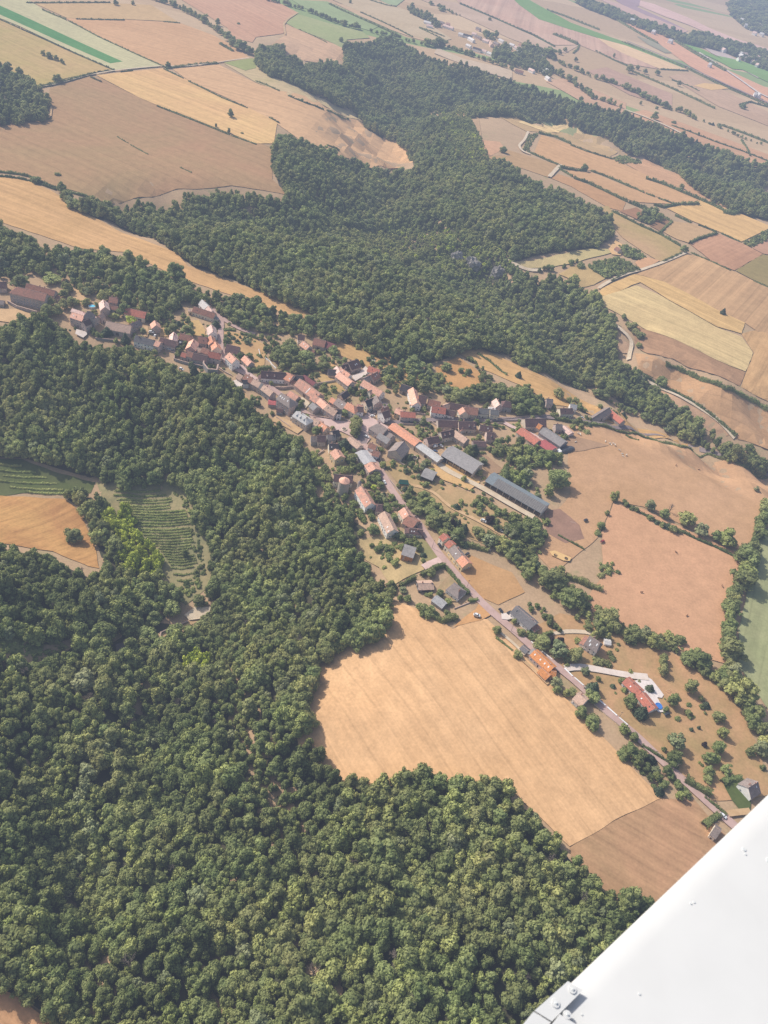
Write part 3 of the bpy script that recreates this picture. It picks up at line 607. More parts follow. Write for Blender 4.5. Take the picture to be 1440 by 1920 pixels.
ribbon('field_track', [('U', 208, 1000), ('U', 240, 965), ('U', 272, 930)], 7.0, M_TRACK, 2.2)
ribbon('field_track', [('U', 90, 745), ('U', 70, 790), ('U', 35, 825), ('U', 60, 860), ('U', 100, 870)], 5.0, M_TRACK, 2.2)
ribbon('field_track', [('S', 210, 500), ('S', 270, 560), ('S', 290, 600), ('S', 285, 670), ('S', 0, 700)], 3.0, M_DIRT, 2.0)
ribbon('field_track', [('U', 630, 620), ('U', 740, 660), ('U', 860, 710), ('U', 980, 770)], 7.0, M_TRACK, 2.6)
ribbon('highway', [('U', 1050, 300), ('U', 1180, 385), ('U', 1290, 460), ('U', 1380, 525), ('U', 1450, 560)], 9.0, M_PATH, 3.6)
ribbon('highway', [('U', 640, 235), ('U', 800, 300), ('U', 980, 378), ('U', 1200, 480), ('U', 1440, 585), ('U', 1700, 700)], 9.0, M_GREYR, 3.6)
ribbon('driveway', [('N', 560, 590), ('N', 600, 555), ('N', 700, 575), ('N', 850, 600), ('N', 1060, 645), ('N', 1240, 660)], 5.5, M_PATH, 1.35)
ribbon('driveway', [('N', 40, 160), ('N', 80, 165), ('N', 130, 150)], 6.0, M_PATH, 1.35)
ribbon('garden_path', [('N', 0, 270), ('N', 60, 325), ('N', 140, 375), ('N', 190, 420), ('N', 230, 480)], 2.2, M_TRACK, 1.4)
ribbon('footpath', [('N', 200, 510), ('N', 300, 600), ('N', 420, 720)], 2.4, M_DIRT, 1.75)
ribbon('driveway', [('M', 500, 590), ('M', 600, 540), ('M', 720, 490)], 6.0, M_PAVE, 1.6)
ribbon('driveway', [('P', 1130, 1310), ('P', 1200, 1300), ('P', 1300, 1290)], 4.0, M_DIRT, 1.6)
ribbon('pond_path', [('J', -60, 640), ('J', 10, 720), ('J', 20, 850), ('J', 5, 1000), ('L', -170, 400)], 3.0, M_DIRT, 1.2)
ribbon('earth_track', [('D', 280, 550), ('D', 360, 680), ('D', 430, 800)], 5.0, M_DIRT, 1.0)
ribbon('earth_track', [('D', 740, 920), ('D', 900, 960), ('D', 1060, 1070), ('D', 1150, 1120)], 9.0, M_DIRT, 1.0)
ribbon('village_street', [('D', 240, 120), ('D', 320, 200), ('D', 420, 290), ('D', 520, 370)], 3.5, M_PAVE, 1.1)
ribbon('lane', [('B', 900, 580), ('B', 930, 660), ('B', 900, 740)], 4.0, M_DIRT, 1.1)
sheet('patio', [('D', *p) for p in [(100, 385), (200, 355), (285, 410), (250, 490)]], M_PATH, 2.2)
sheet('courtyard', [('D', *p) for p in [(1110, 600), (1180, 610), (1290, 700), (1220, 780), (1160, 660)]], M_TRACK, 1.2)
sheet('courtyard', [('E', *p) for p in [(950, 770), (1060, 730), (1160, 620), (1230, 690), (1160, 760), (1000, 850)]], M_PATH, 1.2)
sheet('patio', [('A', *p) for p in [(1150, 880), (1300, 920), (1310, 960), (1250, 1010), (1130, 950)]], M_PATH, 2.0)
ribbon('stream', [('Z', 225, 1230), ('Z', 300, 1195), ('Z', 345, 1170), ('Z', 390, 1150)], 5, M_DIRT, 0.8)
wm = plain_mat('pond_water', (0.10, 0.062, 0.045), 0.1, rough=0.25, spec=0.5)
sheet('pond', [('Z', *p) for p in [(216, 1210), (235, 1204), (246, 1212), (236, 1232), (222, 1238)]], wm, 1.0)
sheet('pond', [('Z', *p) for p in [(724, 190), (733, 190), (733, 206), (724, 206)]], plain_mat('pond_water_bright', (0.20, 0.33, 0.55), 0.1, rough=0.2, spec=0.5), 6.0)
sheet('clearing', [('Z', *p) for p in [(345, 1155), (365, 1140), (395, 1140), (390, 1160), (355, 1165)]], M_TRACK, 1.6)
# ------------------------------------------------------------------ buildings
_mcache = {}
FOOT = []
def window_mesh(w, h):
    k = ('win', round(w, 1), round(h, 1))
    if k not in _mcache:
        b = MB()
        b.box(-w / 2, w / 2, -0.05, 0.05, 0, h, 0)                       # pane
        f = 0.13
        b.box(-w / 2 - f, -w / 2, -0.05, 0.09, -f, h + f, 1); b.box(w / 2, w / 2 + f, -0.05, 0.09, -f, h + f, 1)
        b.box(-w / 2, w / 2, -0.05, 0.09, h, h + f, 1); b.box(-w / 2, w / 2, -0.05, 0.14, -f, 0, 1)
        b.box(-0.04, 0.04, -0.05, 0.07, 0, h, 1)
        me = b.mesh('window'); me.materials.append(MT['glass']); me.materials.append(MT['white']); _mcache[k] = me
    return _mcache[k]

def part(name, me, parent, loc, rz=0):
    o = bpy.data.objects.new(name, me); COL.objects.link(o); o.parent = parent; o.location = loc; o.rotation_euler = (0, 0, rz); return o

def house(spec):
    s, x1, y1, x2, y2, W, eave, rise, roof, wall, label = spec[:11]
    opt = spec[11] if len(spec) > 11 else {}
    top = eave + rise
    A, B = G(s, x1, y1, top), G(s, x2, y2, top)
    c = (A + B) / 2; L = max(float(np.linalg.norm((B - A)[:2])), 3.0) * opt.get('k', 1.0)
    rz = math.atan2(B[1] - A[1], B[0] - A[0])
    hip0, hip1 = opt.get('hip', (0, 0))                                  # the ridge stops short of a hipped end
    far = np.linalg.norm(c - EYE) > 1500
    x0, x1_ = -L / 2 - hip0 * W / 2, L / 2 + hip1 * W / 2
    z = float(height(c[0], c[1]))
    root = empty(opt.get('name', 'house'), (c[0], c[1], z), rz)
    tag(root, label, opt.get('cat', 'house'), opt.get('group'))
    FOOT.append((c[0], c[1], math.cos(rz), math.sin(rz), L / 2 + max(hip0, hip1) * W / 2, W / 2))
    h = W / 2
    mono = opt.get('mono')
    # walls with gables, carried down into the slope
    b = MB(); e = eave; q = -3.0
    g0, g1 = (0 if hip0 else rise - 0.12), (0 if hip1 else rise - 0.12)
    if mono:
        b.add([(x0, -h, q), (x1_, -h, q), (x1_, h, q), (x0, h, q), (x0, -h, e), (x1_, -h, e), (x1_, h, e + rise - .1), (x0, h, e + rise - .1)],
              [(4, 5, 6, 7), (0, 1, 5, 4), (1, 2, 6, 5), (2, 3, 7, 6), (3, 0, 4, 7)])
    else:
        b.add([(x0, -h, q), (x1_, -h, q), (x1_, h, q), (x0, h, q), (x0, -h, e), (x1_, -h, e), (x1_, h, e), (x0, h, e), (x0, 0, e + g0), (x1_, 0, e + g1)],
              [(0, 1, 5, 4), (2, 3, 7, 6), (1, 2, 6, 9, 5), (3, 0, 4, 8, 7)])
    if opt.get('open'):                                                  # open-fronted shed: posts instead of the front wall
        b = MB(); t = 0.3
        b.box(x0, x1_, h - t, h, q, e); b.box(x0, x0 + t, -h, h - t, q, e); b.box(x1_ - t, x1_, -h, h - t, q, e)
        n = max(2, int(L / 6))
        for i in range(1, n): xx = x0 + (x1_ - x0) * i / n; b.box(xx - .2, xx + .2, -h, -h + .4, q, e)
        b.add([(x0, -h, e), (x0, h, e), (x0, 0, e + g0)], [(0, 1, 2)]); b.add([(x1_, -h, e), (x1_, h, e), (x1_, 0, e + g1)], [(0, 2, 1)])
    b.build('wall', MT[wall], root)
    # roof: two slabs with eaves, verges and real thickness
    o_, v_, th = opt.get('over', 0.45), 0.35, 0.22
    sl = rise / h; ze = e - o_ * sl + 0.12
    r = MB(); zt = e + rise + 0.12
    X0, X1 = x0 - v_ - hip0 * 0.1, x1_ + v_ + hip1 * 0.1
    r0x, r1x = (-L / 2 if hip0 else X0), (L / 2 if hip1 else X1)
    if mono:
        r.add([(X0, -h - o_, ze), (X1, -h - o_, ze), (X1, h + o_, zt + .2), (X0, h + o_, zt + .2)] + [(X0, -h - o_, ze + th), (X1, -h - o_, ze + th), (X1, h + o_, zt + .2 + th), (X0, h + o_, zt + .2 + th)],
              [(3, 2, 1, 0), (4, 5, 6, 7), (0, 1, 5, 4), (1, 2, 6, 5), (2, 3, 7, 6), (3, 0, 4, 7)])
    else:
        lo = [(X0, -h - o_, ze), (X1, -h - o_, ze), (r1x, 0, zt), (r0x, 0, zt), (X1, h + o_, ze), (X0, h + o_, ze)]
        hi = [(x, y, zz + th) for x, y, zz in lo]
        fs = [(6, 7, 8, 9), (9, 8, 10, 11), (3, 2, 1, 0), (5, 4, 2, 3), (0, 1, 7, 6), (4, 5, 11, 10)]
        fs += [(1, 2, 8, 7), (2, 4, 10, 8), (0, 6, 9, 3), (3, 9, 11, 5)]
        if hip0: fs += [(6, 9, 11)]; fs = [f for f in fs if f not in ((0, 6, 9, 3), (3, 9, 11, 5))] + [(0, 6, 11, 5)]
        if hip1: fs += [(7, 10, 8)]; fs = [f for f in fs if f not in ((1, 2, 8, 7), (2, 4, 10, 8))] + [(1, 4, 10, 7)]
        r.add(lo + hi, fs)
    ro = r.build('roof', MT[roof], root)
    if opt.get('solar'):                                                 # panels laid on the near slope
        p = MB(); a, bb = opt['solar']; xa, xb = X0 + (X1 - X0) * a, X0 + (X1 - X0) * bb
        f0, f1 = 0.02, 0.97
        def sl_pt(x, f): y = -(h + o_) * (1 - f); return (x, y, ze + th + (zt - ze) * f + 0.09)
        p.add([sl_pt(xa, f0), sl_pt(xb, f0), sl_pt(xb, f1), sl_pt(xa, f1)], [(0, 1, 2, 3)])
        pp = p.build('solar_panel', MT['so'], ro)
    if far:
        return root
    if not mono and roof not in ('fc', 'bl', 'rm', 'mr', 'fl', 'wh', 'so', 'bm'):
        rc = MB(); rc.tube([(r0x + .05, 0, zt + th - .02), (r1x - .05, 0, zt + th - .02)], [.17, .17], 6); rc.build('ridge_cap', MT['ridge'], ro)
    for i, (fx, fy) in enumerate(opt.get('chim', [(0.3, 0.12)] if L > 6 and W > 6 and not opt.get('barn') else [])):
        k = MB(); x = x0 + (x1_ - x0) * fx; y = fy * W; zb = e + rise * (1 - abs(y) / h) - .4
        k.box(x - .45, x + .45, y - .35, y + .35, zb, e + rise + 1.1); k.box(x - .55, x + .55, y - .45, y + .45, e + rise + 1.1, e + rise + 1.3)
        k.box(x - .2, x + .2, y - .2, y + .2, e + rise + 1.3, e + rise + 1.6); k.build('chimney', MT['brick'], ro)
    for fx, side in opt.get('dorm', []):                                 # dormers on the near slope
        x = x0 + (x1_ - x0) * fx; y = -h * 0.45; zz = e + rise * 0.42
        d = MB(); d.box(x - .6, x + .6, y - 1.3, y + .6, zz - .6, zz + 1.0); dd = d.build('dormer', MT['w_wh'], ro)
        d2 = MB(); d2.add([(x - .85, y - 1.55, zz + .9), (x + .85, y - 1.55, zz + .9), (x + .85, y + 1.2, zz + .9), (x - .85, y + 1.2, zz + .9), (x, y - 1.55, zz + 1.6), (x, y + 1.6, zz + 1.6)],
                         [(0, 1, 4), (1, 2, 5, 4), (2, 3, 5), (3, 0, 4, 5), (3, 2, 1, 0)]); 
        o2 = d2.build('dormer_roof', MT[roof], ro)
    for fx, fy in opt.get('sky', []):                                    # skylights on the near slope
        k = MB(); xx = x0 + (x1_ - x0) * fx
        def pt(x, f): y = -(h + o_) * (1 - f); return (x, y, ze + th + (zt - ze) * f + 0.06)
        k.add([pt(xx - .45, fy), pt(xx + .45, fy), pt(xx + .45, fy + .25), pt(xx - .45, fy + .25)], [(0, 1, 2, 3)]); k.build('skylight', MT['white'], ro)
    # a lean-to or a second chimney here and there
    plain = not opt.get('barn') and not mono and not opt.get('nowin') and L > 8
    if plain and rng.random() < .45 and not hip0:
        w0, h0 = rng.uniform(2.4, 3.6), min(eave - .6, rng.uniform(2.3, 3.0)); yl = rng.uniform(.5, .9) * h; sg = 1 if rng.random() < .5 and not hip1 else -1; xa = (x1_ if sg > 0 else x0)
        k = MB(); k.box(min(xa, xa + sg * w0), max(xa, xa + sg * w0), -yl, yl, -3, h0); lt = k.build('lean_to', MT[wall], root)
        k = MB(); P_ = [(xa, -yl - .25, h0 + 1.0), (xa + sg * (w0 + .3), -yl - .25, h0 + .04), (xa + sg * (w0 + .3), yl + .25, h0 + .04), (xa, yl + .25, h0 + 1.0)]
        k.add(P_ + [(a_, b_, c_ + .18) for a_, b_, c_ in P_], [(0, 3, 2, 1), (4, 5, 6, 7), (0, 1, 5, 4), (1, 2, 6, 5), (2, 3, 7, 6), (3, 0, 4, 7)]); k.build('lean_to_roof', MT[rng.choice([roof, 'tn', 'rb', 'fc'])], lt)
    if plain and rng.random() < .5:
        k = MB(); x = x0 + (x1_ - x0) * rng.uniform(.72, .94); zb = e + rise - .5
        k.box(x - .4, x + .4, -.3, .3, zb, e + rise + .9); k.box(x - .5, x + .5, -.4, .4, e + rise + .9, e + rise + 1.08); k.build('chimney', MT['brick'], ro)
    if plain and not opt.get('sky') and not opt.get('dorm') and not opt.get('solar') and not hip0 and rng.random() < .4:
        for _ in range(rng.choice([1, 1, 2])):
            xx = x0 + (x1_ - x0) * rng.uniform(.15, .85); f_ = rng.uniform(.3, .6); k = MB()
            def pq(x, f): y = -(h + o_) * (1 - f); return (x, y, ze + th + (zt - ze) * f + 0.06)
            k.add([pq(xx - .4, f_), pq(xx + .4, f_), pq(xx + .4, f_ + .2), pq(xx - .4, f_ + .2)], [(0, 1, 2, 3)]); k.build('skylight', MT[rng.choice(['white', 'glass'])], ro)
    # openings on the walls that look towards the valley side
    if not opt.get('open') and not opt.get('nowin'):
        nst = max(1, min(3, int(eave / 2.7)))
        barn = opt.get('barn')
        for side in (-1, 1):
            wn = Vector((0, side, 0)); wn.rotate(Matrix.Rotation(rz, 3, 'Z'))
            if wn.y > 0.35 or mono and side > 0: continue
            n = max(1, int((x1_ - x0) / (7.5 if barn else 3.3)))
            for st in range(1 if barn else nst):
                for i in range(n):
                    if rng.random() < 0.12: continue
                    xx = x0 + (x1_ - x0) * (i + 0.5) / n + rng.uniform(-.3, .3)
                    zz = (1.0 if not barn else 1.6) + st * 2.7
                    if zz + 1.35 > eave: continue
                    if st == 0 and i == n // 2:
                        dm = MB(); wd = 1.6 if barn else 0.55
                        dm.box(-wd, wd, -.06, .06, -.3, 3.0 if barn else 2.1)
                        d_ = dm.build('door', MT['door'], root); d_.location = (xx, side * h, 0)
                        continue
                    part('window', window_mesh(0.95, 1.3), root, (xx, side * h, zz), 0 if side > 0 else math.pi)
        for gx_, gs in ((x0, -1), (x1_, 1)):
            wn = Vector((gs, 0, 0)); wn.rotate(Matrix.Rotation(rz, 3, 'Z'))
            if wn.y > 0.2 or barn: continue
            for st in range(nst):
                for yy in ((-W * .22, W * .22) if W > 7.5 else (0,)):
                    if 1.0 + st * 2.7 + 1.35 < eave and rng.random() < 0.8:
                        part('window', window_mesh(0.95, 1.3), root, (gx_, yy, 1.0 + st * 2.7), -math.pi / 2 if gs > 0 else math.pi / 2)
    return root

BARN = dict(name='barn', cat='barn', barn=1)
SHED = dict(name='shed', cat='shed', barn=1, chim=[], nowin=1)
HOUSES = [
# -- the manor and church at the head of the spur
('A', 262, 222, 700, 335, 12, 10.5, 5, 'rb', 'w_st', 'big plain stone manor with tall windows and brown hipped roof', dict(name='manor', cat='manor', hip=(1, 0), chim=[(.02, 0.02), (.8, .1)])),
('A', 400, 168, 830, 285, 8, 5.5, 4, 'rb', 'w_pk', 'low red-brown roofed wing behind the big stone manor', dict(dorm=[], chim=[(.45, .1), (.62, .1)])),
('A', -60, 150, 90, 152, 10, 5, 4, 'db', 'w_st', 'dark roofed outbuilding left of the stone manor', {}),
('A', -90, 425, 60, 435, 8, 3, 2, 'gr', 'w_st', 'low grey roofed shed in front of the manor corner', SHED),
('A', 1085, 602, 1265, 668, 10, 8.5, 3.2, 'pk', 'w_pk', 'pink-walled church house above the wooded drop', dict(chim=[])),
('A', 1085, 545, 1275, 612, 6, 6, 2, 'pl', 'w_pk', 'pale flat-topped annexe behind the pink church house', dict(chim=[])),
('A', 1245, 748, 1335, 705, 7.5, 8, 3.2, 'db', 'w_pk', 'pink chapel gable with one arched window', dict(name='chapel', cat='chapel', chim=[])),
('B', 48, 350, 62, 352, 6.5, 12, 5, 'gr', 'w_st', 'square stone church tower with steep grey pyramid roof', dict(name='church_tower', cat='tower', hip=(1, 1), chim=[])),
('B', 85, 392, 170, 440, 7, 6, 3, 'pl', 'w_st', 'small pale roofed house right of the church tower', {}),
('B', 268, 172, 292, 290, 9, 6.5, 4, 'pl', 'w_st', 'tall gabled house with pale sunlit slope by the small pool', {}),
('B', 262, 378, 205, 410, 6, 5, 3, 'tn', 'w_pk', 'small gabled cottage with a dark arched doorway', dict(chim=[])),
('B', 362, 132, 490, 152, 9, 6, 3.5, 'rb', 'w_st', 'two-storey house with red-brown roof above the bushy lawn', {}),
('B', 372, 264, 490, 284, 6, 3, 2.5, 'rb', 'w_tn', 'low brown lean-to below the two-storey lawn house', dict(chim=[])),
('B', 612, 293, 915, 366, 11, 5, 4.2, 'rd', 'w_cr', 'long brick-red barn with bright cream gable', BARN),
('B', 675, 545, 815, 482, 7, 4.5, 3.5, 'gr', 'w_st', 'small grey gabled house beside the yellow-green tree', {}),
('B', 320, 495, 690, 575, 12, 5, 5, 'tn', 'w_st', 'broad old barn with faded brown tiles behind a dark tree', BARN),
('B', 1040, 486, 1062, 560, 9, 5, 4, 'pk', 'w_st', 'small orange-roofed house at the bend of the dirt lane', {}),
('B', 755, 712, 1050, 790, 9, 6, 4, 'sl', 'w_wh', 'long white house with blue slate roof on the cliff edge', dict(chim=[(.2, -.1)])),
('B', 1062, 792, 1130, 815, 9, 7, 3, 'pk', 'w_pk', 'narrow pink house joined to the slate-roofed white house', dict(chim=[])),
('B', 1128, 744, 1370, 802, 9, 5, 4, 'db', 'w_pk', 'dark roofed house with two white windows near parked cars', {}),
# -- cluster by the forked street
('C', 128, 575, 112, 700, 8, 5, 4, 'pl', 'w_pk', 'pale pink gabled house standing behind the dark roofed terrace', {}),
('C', 552, 95, 640, 186, 9, 5, 4, 'wh', 'w_wh', 'white roofed house at the top of the forked street', {}),
('C', 645, 192, 706, 262, 8, 5, 4, 'pl', 'w_cr', 'pale pink roofed house joined below the white roofed one', {}),
('C', 430, 198, 748, 302, 8, 4.5, 4, 'rb', 'w_cr', 'long brown-roofed cream house under the trees at street end', {}),
('C', 345, 240, 410, 242, 5, 4, 1, 'tn', 'w_yc', 'small yellow annexe at the end of the long brown house', dict(chim=[])),
('C', 690, 470, 716, 576, 9, 6, 4, 'pl', 'w_wh', 'pale pink house facing a dark round tree on the street', {}),
('C', 682, 634, 712, 732, 8, 5, 3.5, 'or', 'w_st', 'orange-roofed house just below the pale pink street house', {}),
('C', 748, 726, 778, 800, 9, 5, 4, 'or', 'w_cr', 'orange-roofed corner house with a wide grey gable', {}),
('C', 500, 652, 635, 668, 9, 4.5, 4, 'rb', 'w_st', 'brown-roofed house with two white doors in a small yard', {}),
('C', 228, 598, 410, 648, 9, 4, 4, 'rb', 'w_st', 'red-brown house in front of two big dark trees', {}),
('C', 428, 682, 378, 805, 10, 6, 4, 'pk', 'w_st', 'large pink gabled house with its dark side to the yard', {}),
('C', 562, 815, 660, 852, 8, 5, 3, 'rb', 'w_pk', 'squat brown house wedged between the red terrace and yard', {}),
('C', 470, 812, 560, 832, 8, 4, 2.5, 'tn', 'w_st', 'tan roofed outbuilding beside the squat brown house', dict(chim=[])),
('C', 655, 872, 835, 902, 9, 6, 4, 'rd', 'w_pk', 'brick-red roofed terrace with a long pale pink front', {}),
('C', 255, 886, 325, 906, 7, 4, 2.5, 'rd', 'w_st', 'little red roofed house at the head of the wall', dict(chim=[])),
('C', 338, 866, 420, 890, 8, 5, 3.5, 'rb', 'w_st', 'brown house with white verge between two terraces', {}),
('C', 425, 902, 635, 938, 10, 5, 4, 'db', 'w_st', 'long dark terrace above the stone bastion', {}),
('C', 920, 768, 1110, 806, 12, 4, 5, 'db', 'w_st', 'huge dark brown roof sloping down to the dry close', BARN),
('C', 962, 888, 1060, 990, 9, 8, 4, 'pk', 'w_wh', 'tall white house with salmon roof at the street corner', {}),
('C', 1192, 932, 1290, 1032, 8, 4, 3.5, 'pk', 'w_st', 'salmon-roofed cottage on the edge of the dry close', {}),
# -- the middle of the village
('D', 218, 242, 282, 282, 7, 4, 3, 'tn', 'w_pk', 'small tan-roofed house beside the white patio', dict(chim=[])),
('D', 288, 342, 372, 342, 6, 5, 2.2, 'dk', 'w_wh', 'white house with black roof above the white patio', dict(chim=[])),
('D', 335, 252, 440, 320, 8, 6, 3.5, 'rb', 'w_st', 'first brown-tiled house of the descending street row', {}),
('D', 440, 320, 590, 402, 8, 6, 3.5, 'tn', 'w_st', 'tan-tiled house in the middle of the descending street row', dict(solar=(.78, 1.0))),
('D', 600, 412, 736, 522, 8, 6, 3.5, 'tn', 'w_gy', 'last weathered house of the descending street row', {}),
('D', 562, 212, 925, 226, 9, 5, 5, 'db', 'w_wh', 'long dark-roofed house with two white dormers', dict(dorm=[(.25, 0), (.55, 0)])),
('D', 928, 224, 1035, 275, 12, 5, 4, 'or', 'w_pk', 'bright orange-roofed wing at the end of the dormered house', dict(chim=[])),
('D', 1042, 270, 1182, 276, 9, 3, 3, 'dk', 'w_st', 'dark sheeted shed behind the orange-roofed wing', SHED),
('D', 1202, 266, 1370, 386, 6, 3, 2, 'mr', 'w_cr', 'narrow maroon metal shed along the garden wall', SHED),
('E', 176, 802, 482, 1032, 13, 5, 5, 'rp', 'w_st', 'great old barn with patchy red-brown tiles', dict(BARN, sky=[(.55, .1), (.555, .35), (.56, .6)])),
('F', 150, 150, 232, 207, 10, 5.5, 4, 'rp', 'w_st', 'short patchy-red house continuing the great old barn', dict(nowin=1)),
('F', 236, 207, 350, 311, 9, 6, 3.5, 'pk', 'w_st', 'salmon-roofed house next down from the great old barn', {}),
('F', 352, 313, 500, 408, 9, 6, 3.5, 'tn', 'w_st', 'tan-roofed end house of the great barn row', {}),
('F', 490, 384, 560, 382, 7, 7, 2.5, 'dk', 'w_wh', 'white end house with tall windows above the square', {}),
('D', 858, 535, 985, 622, 12, 9, 4.5, 'gr', 'w_pk', 'three-storey house with grey hipped roof and skylights', dict(hip=(0, 1), sky=[(.1, .5), (.25, .45), (.4, .45), (.65, .5)])),
('D', 988, 502, 1116, 592, 8, 5, 3, 'rp', 'w_st', 'orange-tiled barn with a white end bay in the courtyard', dict(BARN)),
('D', 668, 662, 774, 667, 7, 3, 1, 'rm', 'w_st', 'small shed with pinkish red metal roof', SHED),
('D', 790, 779, 880, 780, 5, 3, 1.5, 'db', 'w_gy', 'tiny dark roofed hut on the grey terrace', SHED),
('D', 1088, 812, 1232, 902, 11, 7, 3, 'bl', 'w_tn', 'grand house with pale blue-grey roof and dormer windows', dict(hip=(0, 1), dorm=[(.2, 0), (.45, 0), (.7, 0)])),
('D', 1330, 680, 1396, 746, 8, 5, 3, 'fc', 'w_st', 'grey slate outbuilding with a stone gable in the courtyard', SHED),
('F', 116, 492, 236, 566, 8, 4, 3.5, 'tn', 'w_wh', 'tan-roofed white house on the lower side of the square', {}),
('F', 242, 556, 346, 650, 8, 4, 3.5, 'or', 'w_tn', 'orange-roofed house ending the row below the square', {}),
('F', 420, 202, 486, 246, 7, 4, 3, 'or', 'w_st', 'small bright orange roof behind the grey roofed house', dict(chim=[])),
('F', 512, 216, 642, 312, 11, 5, 4, 'gr', 'w_st', 'broad grey-roofed house between two orange roofs', {}),
('F', 655, 276, 746, 322, 10, 7, 4, 'or', 'w_cr', 'cream corner house with orange hipped roof facing the square', dict(hip=(0, 1))),
('F', 790, 345, 890, 345, 8, 6, 3, 'db', 'w_wh', 'white house with small windows and dark roof by the square', {}),
('F', 800, 302, 885, 322, 6, 6, 2.5, 'pk', 'w_cr', 'small salmon roof just behind the white square house', dict(chim=[])),
('F', 915, 258, 1052, 204, 10, 6, 4, 'dk', 'w_cr', 'cream house with dark panelled roof rising up the lane', {}),
('F', 1078, 172, 1126, 262, 9, 8, 4, 'gr', 'w_st', 'tall brown-grey house at the top of the lane', {}),
('E', 1140, 822, 1420, 990, 10, 6, 4, 'pk', 'w_wh', 'long salmon-roofed house with pale front above the lane', {}),
('E', 1215, 985, 1270, 965, 6, 5, 2.5, 'tn', 'w_cr', 'little cream gable in front of the long salmon roof', dict(chim=[])),
('E', 604, 662, 740, 668, 10, 3, 3.5, 'dk', 'w_st', 'black-roofed shed left of the pink roofs', SHED),
('E', 800, 646, 935, 732, 7, 4.5, 3, 'pk', 'w_wh', 'upper pink-roofed house of the stepped pair', {}),
('E', 770, 702, 962, 842, 10, 6, 3.5, 'pk', 'w_st', 'large pink-roofed house with bare stone gable', {}),
('E', 732, 612, 786, 692, 6, 5, 3, 'pl', 'w_wh', 'narrow pale pink house beside the black-roofed shed', dict(chim=[])),
('E', 905, 556, 1050, 510, 13, 5, 5, 'db', 'w_st', 'massive dark brown roof beside the hay strip', {}),
('E', 800, 606, 925, 572, 8, 4.5, 3.5, 'db', 'w_cr', 'smaller dark roof with a pale dormer before the massive one', dict(dorm=[(.4, 0)])),
('E', 1215, 614, 1380, 668, 9, 4, 3.5, 'rd', 'w_wh', 'faded red roof beyond the bright courtyard', {}),
('E', 1242, 745, 1345, 694, 10, 5, 4, 'rb', 'w_st', 'brown gabled house with pale verge beyond the courtyard', {}),
('E', 1140, 792, 1235, 752, 8, 4, 3, 'gr', 'w_st', 'dark grey shed along the courtyard side', SHED),
('E', 152, 142, 250, 152, 8, 6, 3.5, 'db', 'w_wh', 'white cottage with dark roof alone above the orchard', {}),
('E', 228, 238, 325, 310, 9, 4, 3.5, 'pk', 'w_cr', 'pink-roofed cottage with two skylights above the orchard', dict(sky=[(.3, .5), (.7, .4)])),
('E', 396, 192, 568, 236, 11, 5, 4.5, 'rb', 'w_st', 'red-brown barn half of the pair on the hay strip edge', BARN),
('E', 572, 237, 705, 286, 11, 4.5, 4, 'mr', 'w_st', 'maroon metal half of the barn pair on the hay strip', BARN),
('E', 326, 354, 400, 374, 6, 2.5, 2, 'rb', 'w_st', 'tiny brown shed below the pink-roofed orchard cottage', SHED),
('E', 882, 976, 792, 1048, 8, 4, 3.5, 'dk', 'w_tn', 'dark gabled barn in the walled garden', BARN),
('G', 592, 858, 708, 822, 8, 6, 4, 'rb', 'w_st', 'brown house standing behind the white corner house', {}),
('G', 610, 908, 705, 874, 10, 6, 4, 'db', 'w_wh', 'white corner house with dark steep roof at the square', {}),
('G', 888, 896, 1108, 906, 9, 6, 3, 'rd', 'w_pk', 'pale pink terrace with part dark part red roof', {}),
('G', 830, 842, 925, 880, 8, 6, 3, 'pk', 'w_yc', 'sunlit cream gable with salmon roof behind the pink terrace', {}),
('G', 1076, 532, 1140, 758, 9, 6, 4, 'pk', 'w_wh', 'tall pink-roofed house with bright white gable wall', {}),
('G', 905, 482, 1050, 526, 10, 4, 4, 'dk', 'w_st', 'dark low roof behind the tall pink-roofed house', BARN),
('G', 1052, 792, 1150, 762, 5, 3, 2, 'pk', 'w_cr', 'low pink lean-to at the foot of the tall pink house', dict(chim=[])),
('H', 52, 168, 165, 190, 11, 6, 5, 'db', 'w_st', 'brown house with sunlit edge and a little pink hip', {}),
('H', 192, 226, 372, 272, 9, 5, 4, 'rb', 'w_st', 'red-brown barn behind the white house on the street', BARN),
('H', 242, 328, 450, 358, 10, 6, 4, 'rd', 'w_wh', 'white house with bright gable and dark red roof', {}),
('H', 452, 378, 588, 412, 8, 4, 3.5, 'db', 'w_wh', 'dark-roofed annexe right of the bright white gable', {}),
('H', 420, 322, 508, 288, 8, 4.5, 3, 'tn', 'w_pk', 'small tan roof at an angle behind the dark annexe', dict(chim=[])),
('H', 522, 286, 818, 336, 9, 5, 3.5, 'db', 'w_st', 'long dark roof along the back of the street', BARN),
('H', 704, 350, 738, 412, 9, 6, 4, 'pk', 'w_cr', 'cream gable with orange-pink roof facing the street', {}),
('H', 742, 338, 930, 362, 12, 6, 4.5, 'rb', 'w_tn', 'wide brown-roofed house with a row of street windows', {}),
('H', 942, 363, 1094, 376, 9, 5, 3.5, 'gr', 'w_cr', 'cream house with solar panels over the whole roof', dict(solar=(.02, .98))),
('H', 1118, 382, 1244, 396, 8, 7, 3, 'gr', 'w_cr', 'three-window cream house with solar roof at the row end', dict(solar=(.05, .95))),
('H', 1092, 352, 1188, 362, 4, 5, 1, 'wh', 'w_wh', 'little white roofed shed behind the solar roofs', SHED),
('H', 1206, 218, 1256, 310, 8, 5, 4, 'pl', 'w_pk', 'pale pink house among the trees above the street', {}),
('H', 1342, 256, 1412, 266, 9, 6, 4, 'db', 'w_gy', 'grey house with dark hipped roof beside the pale pink one', dict(hip=(.6, .6))),
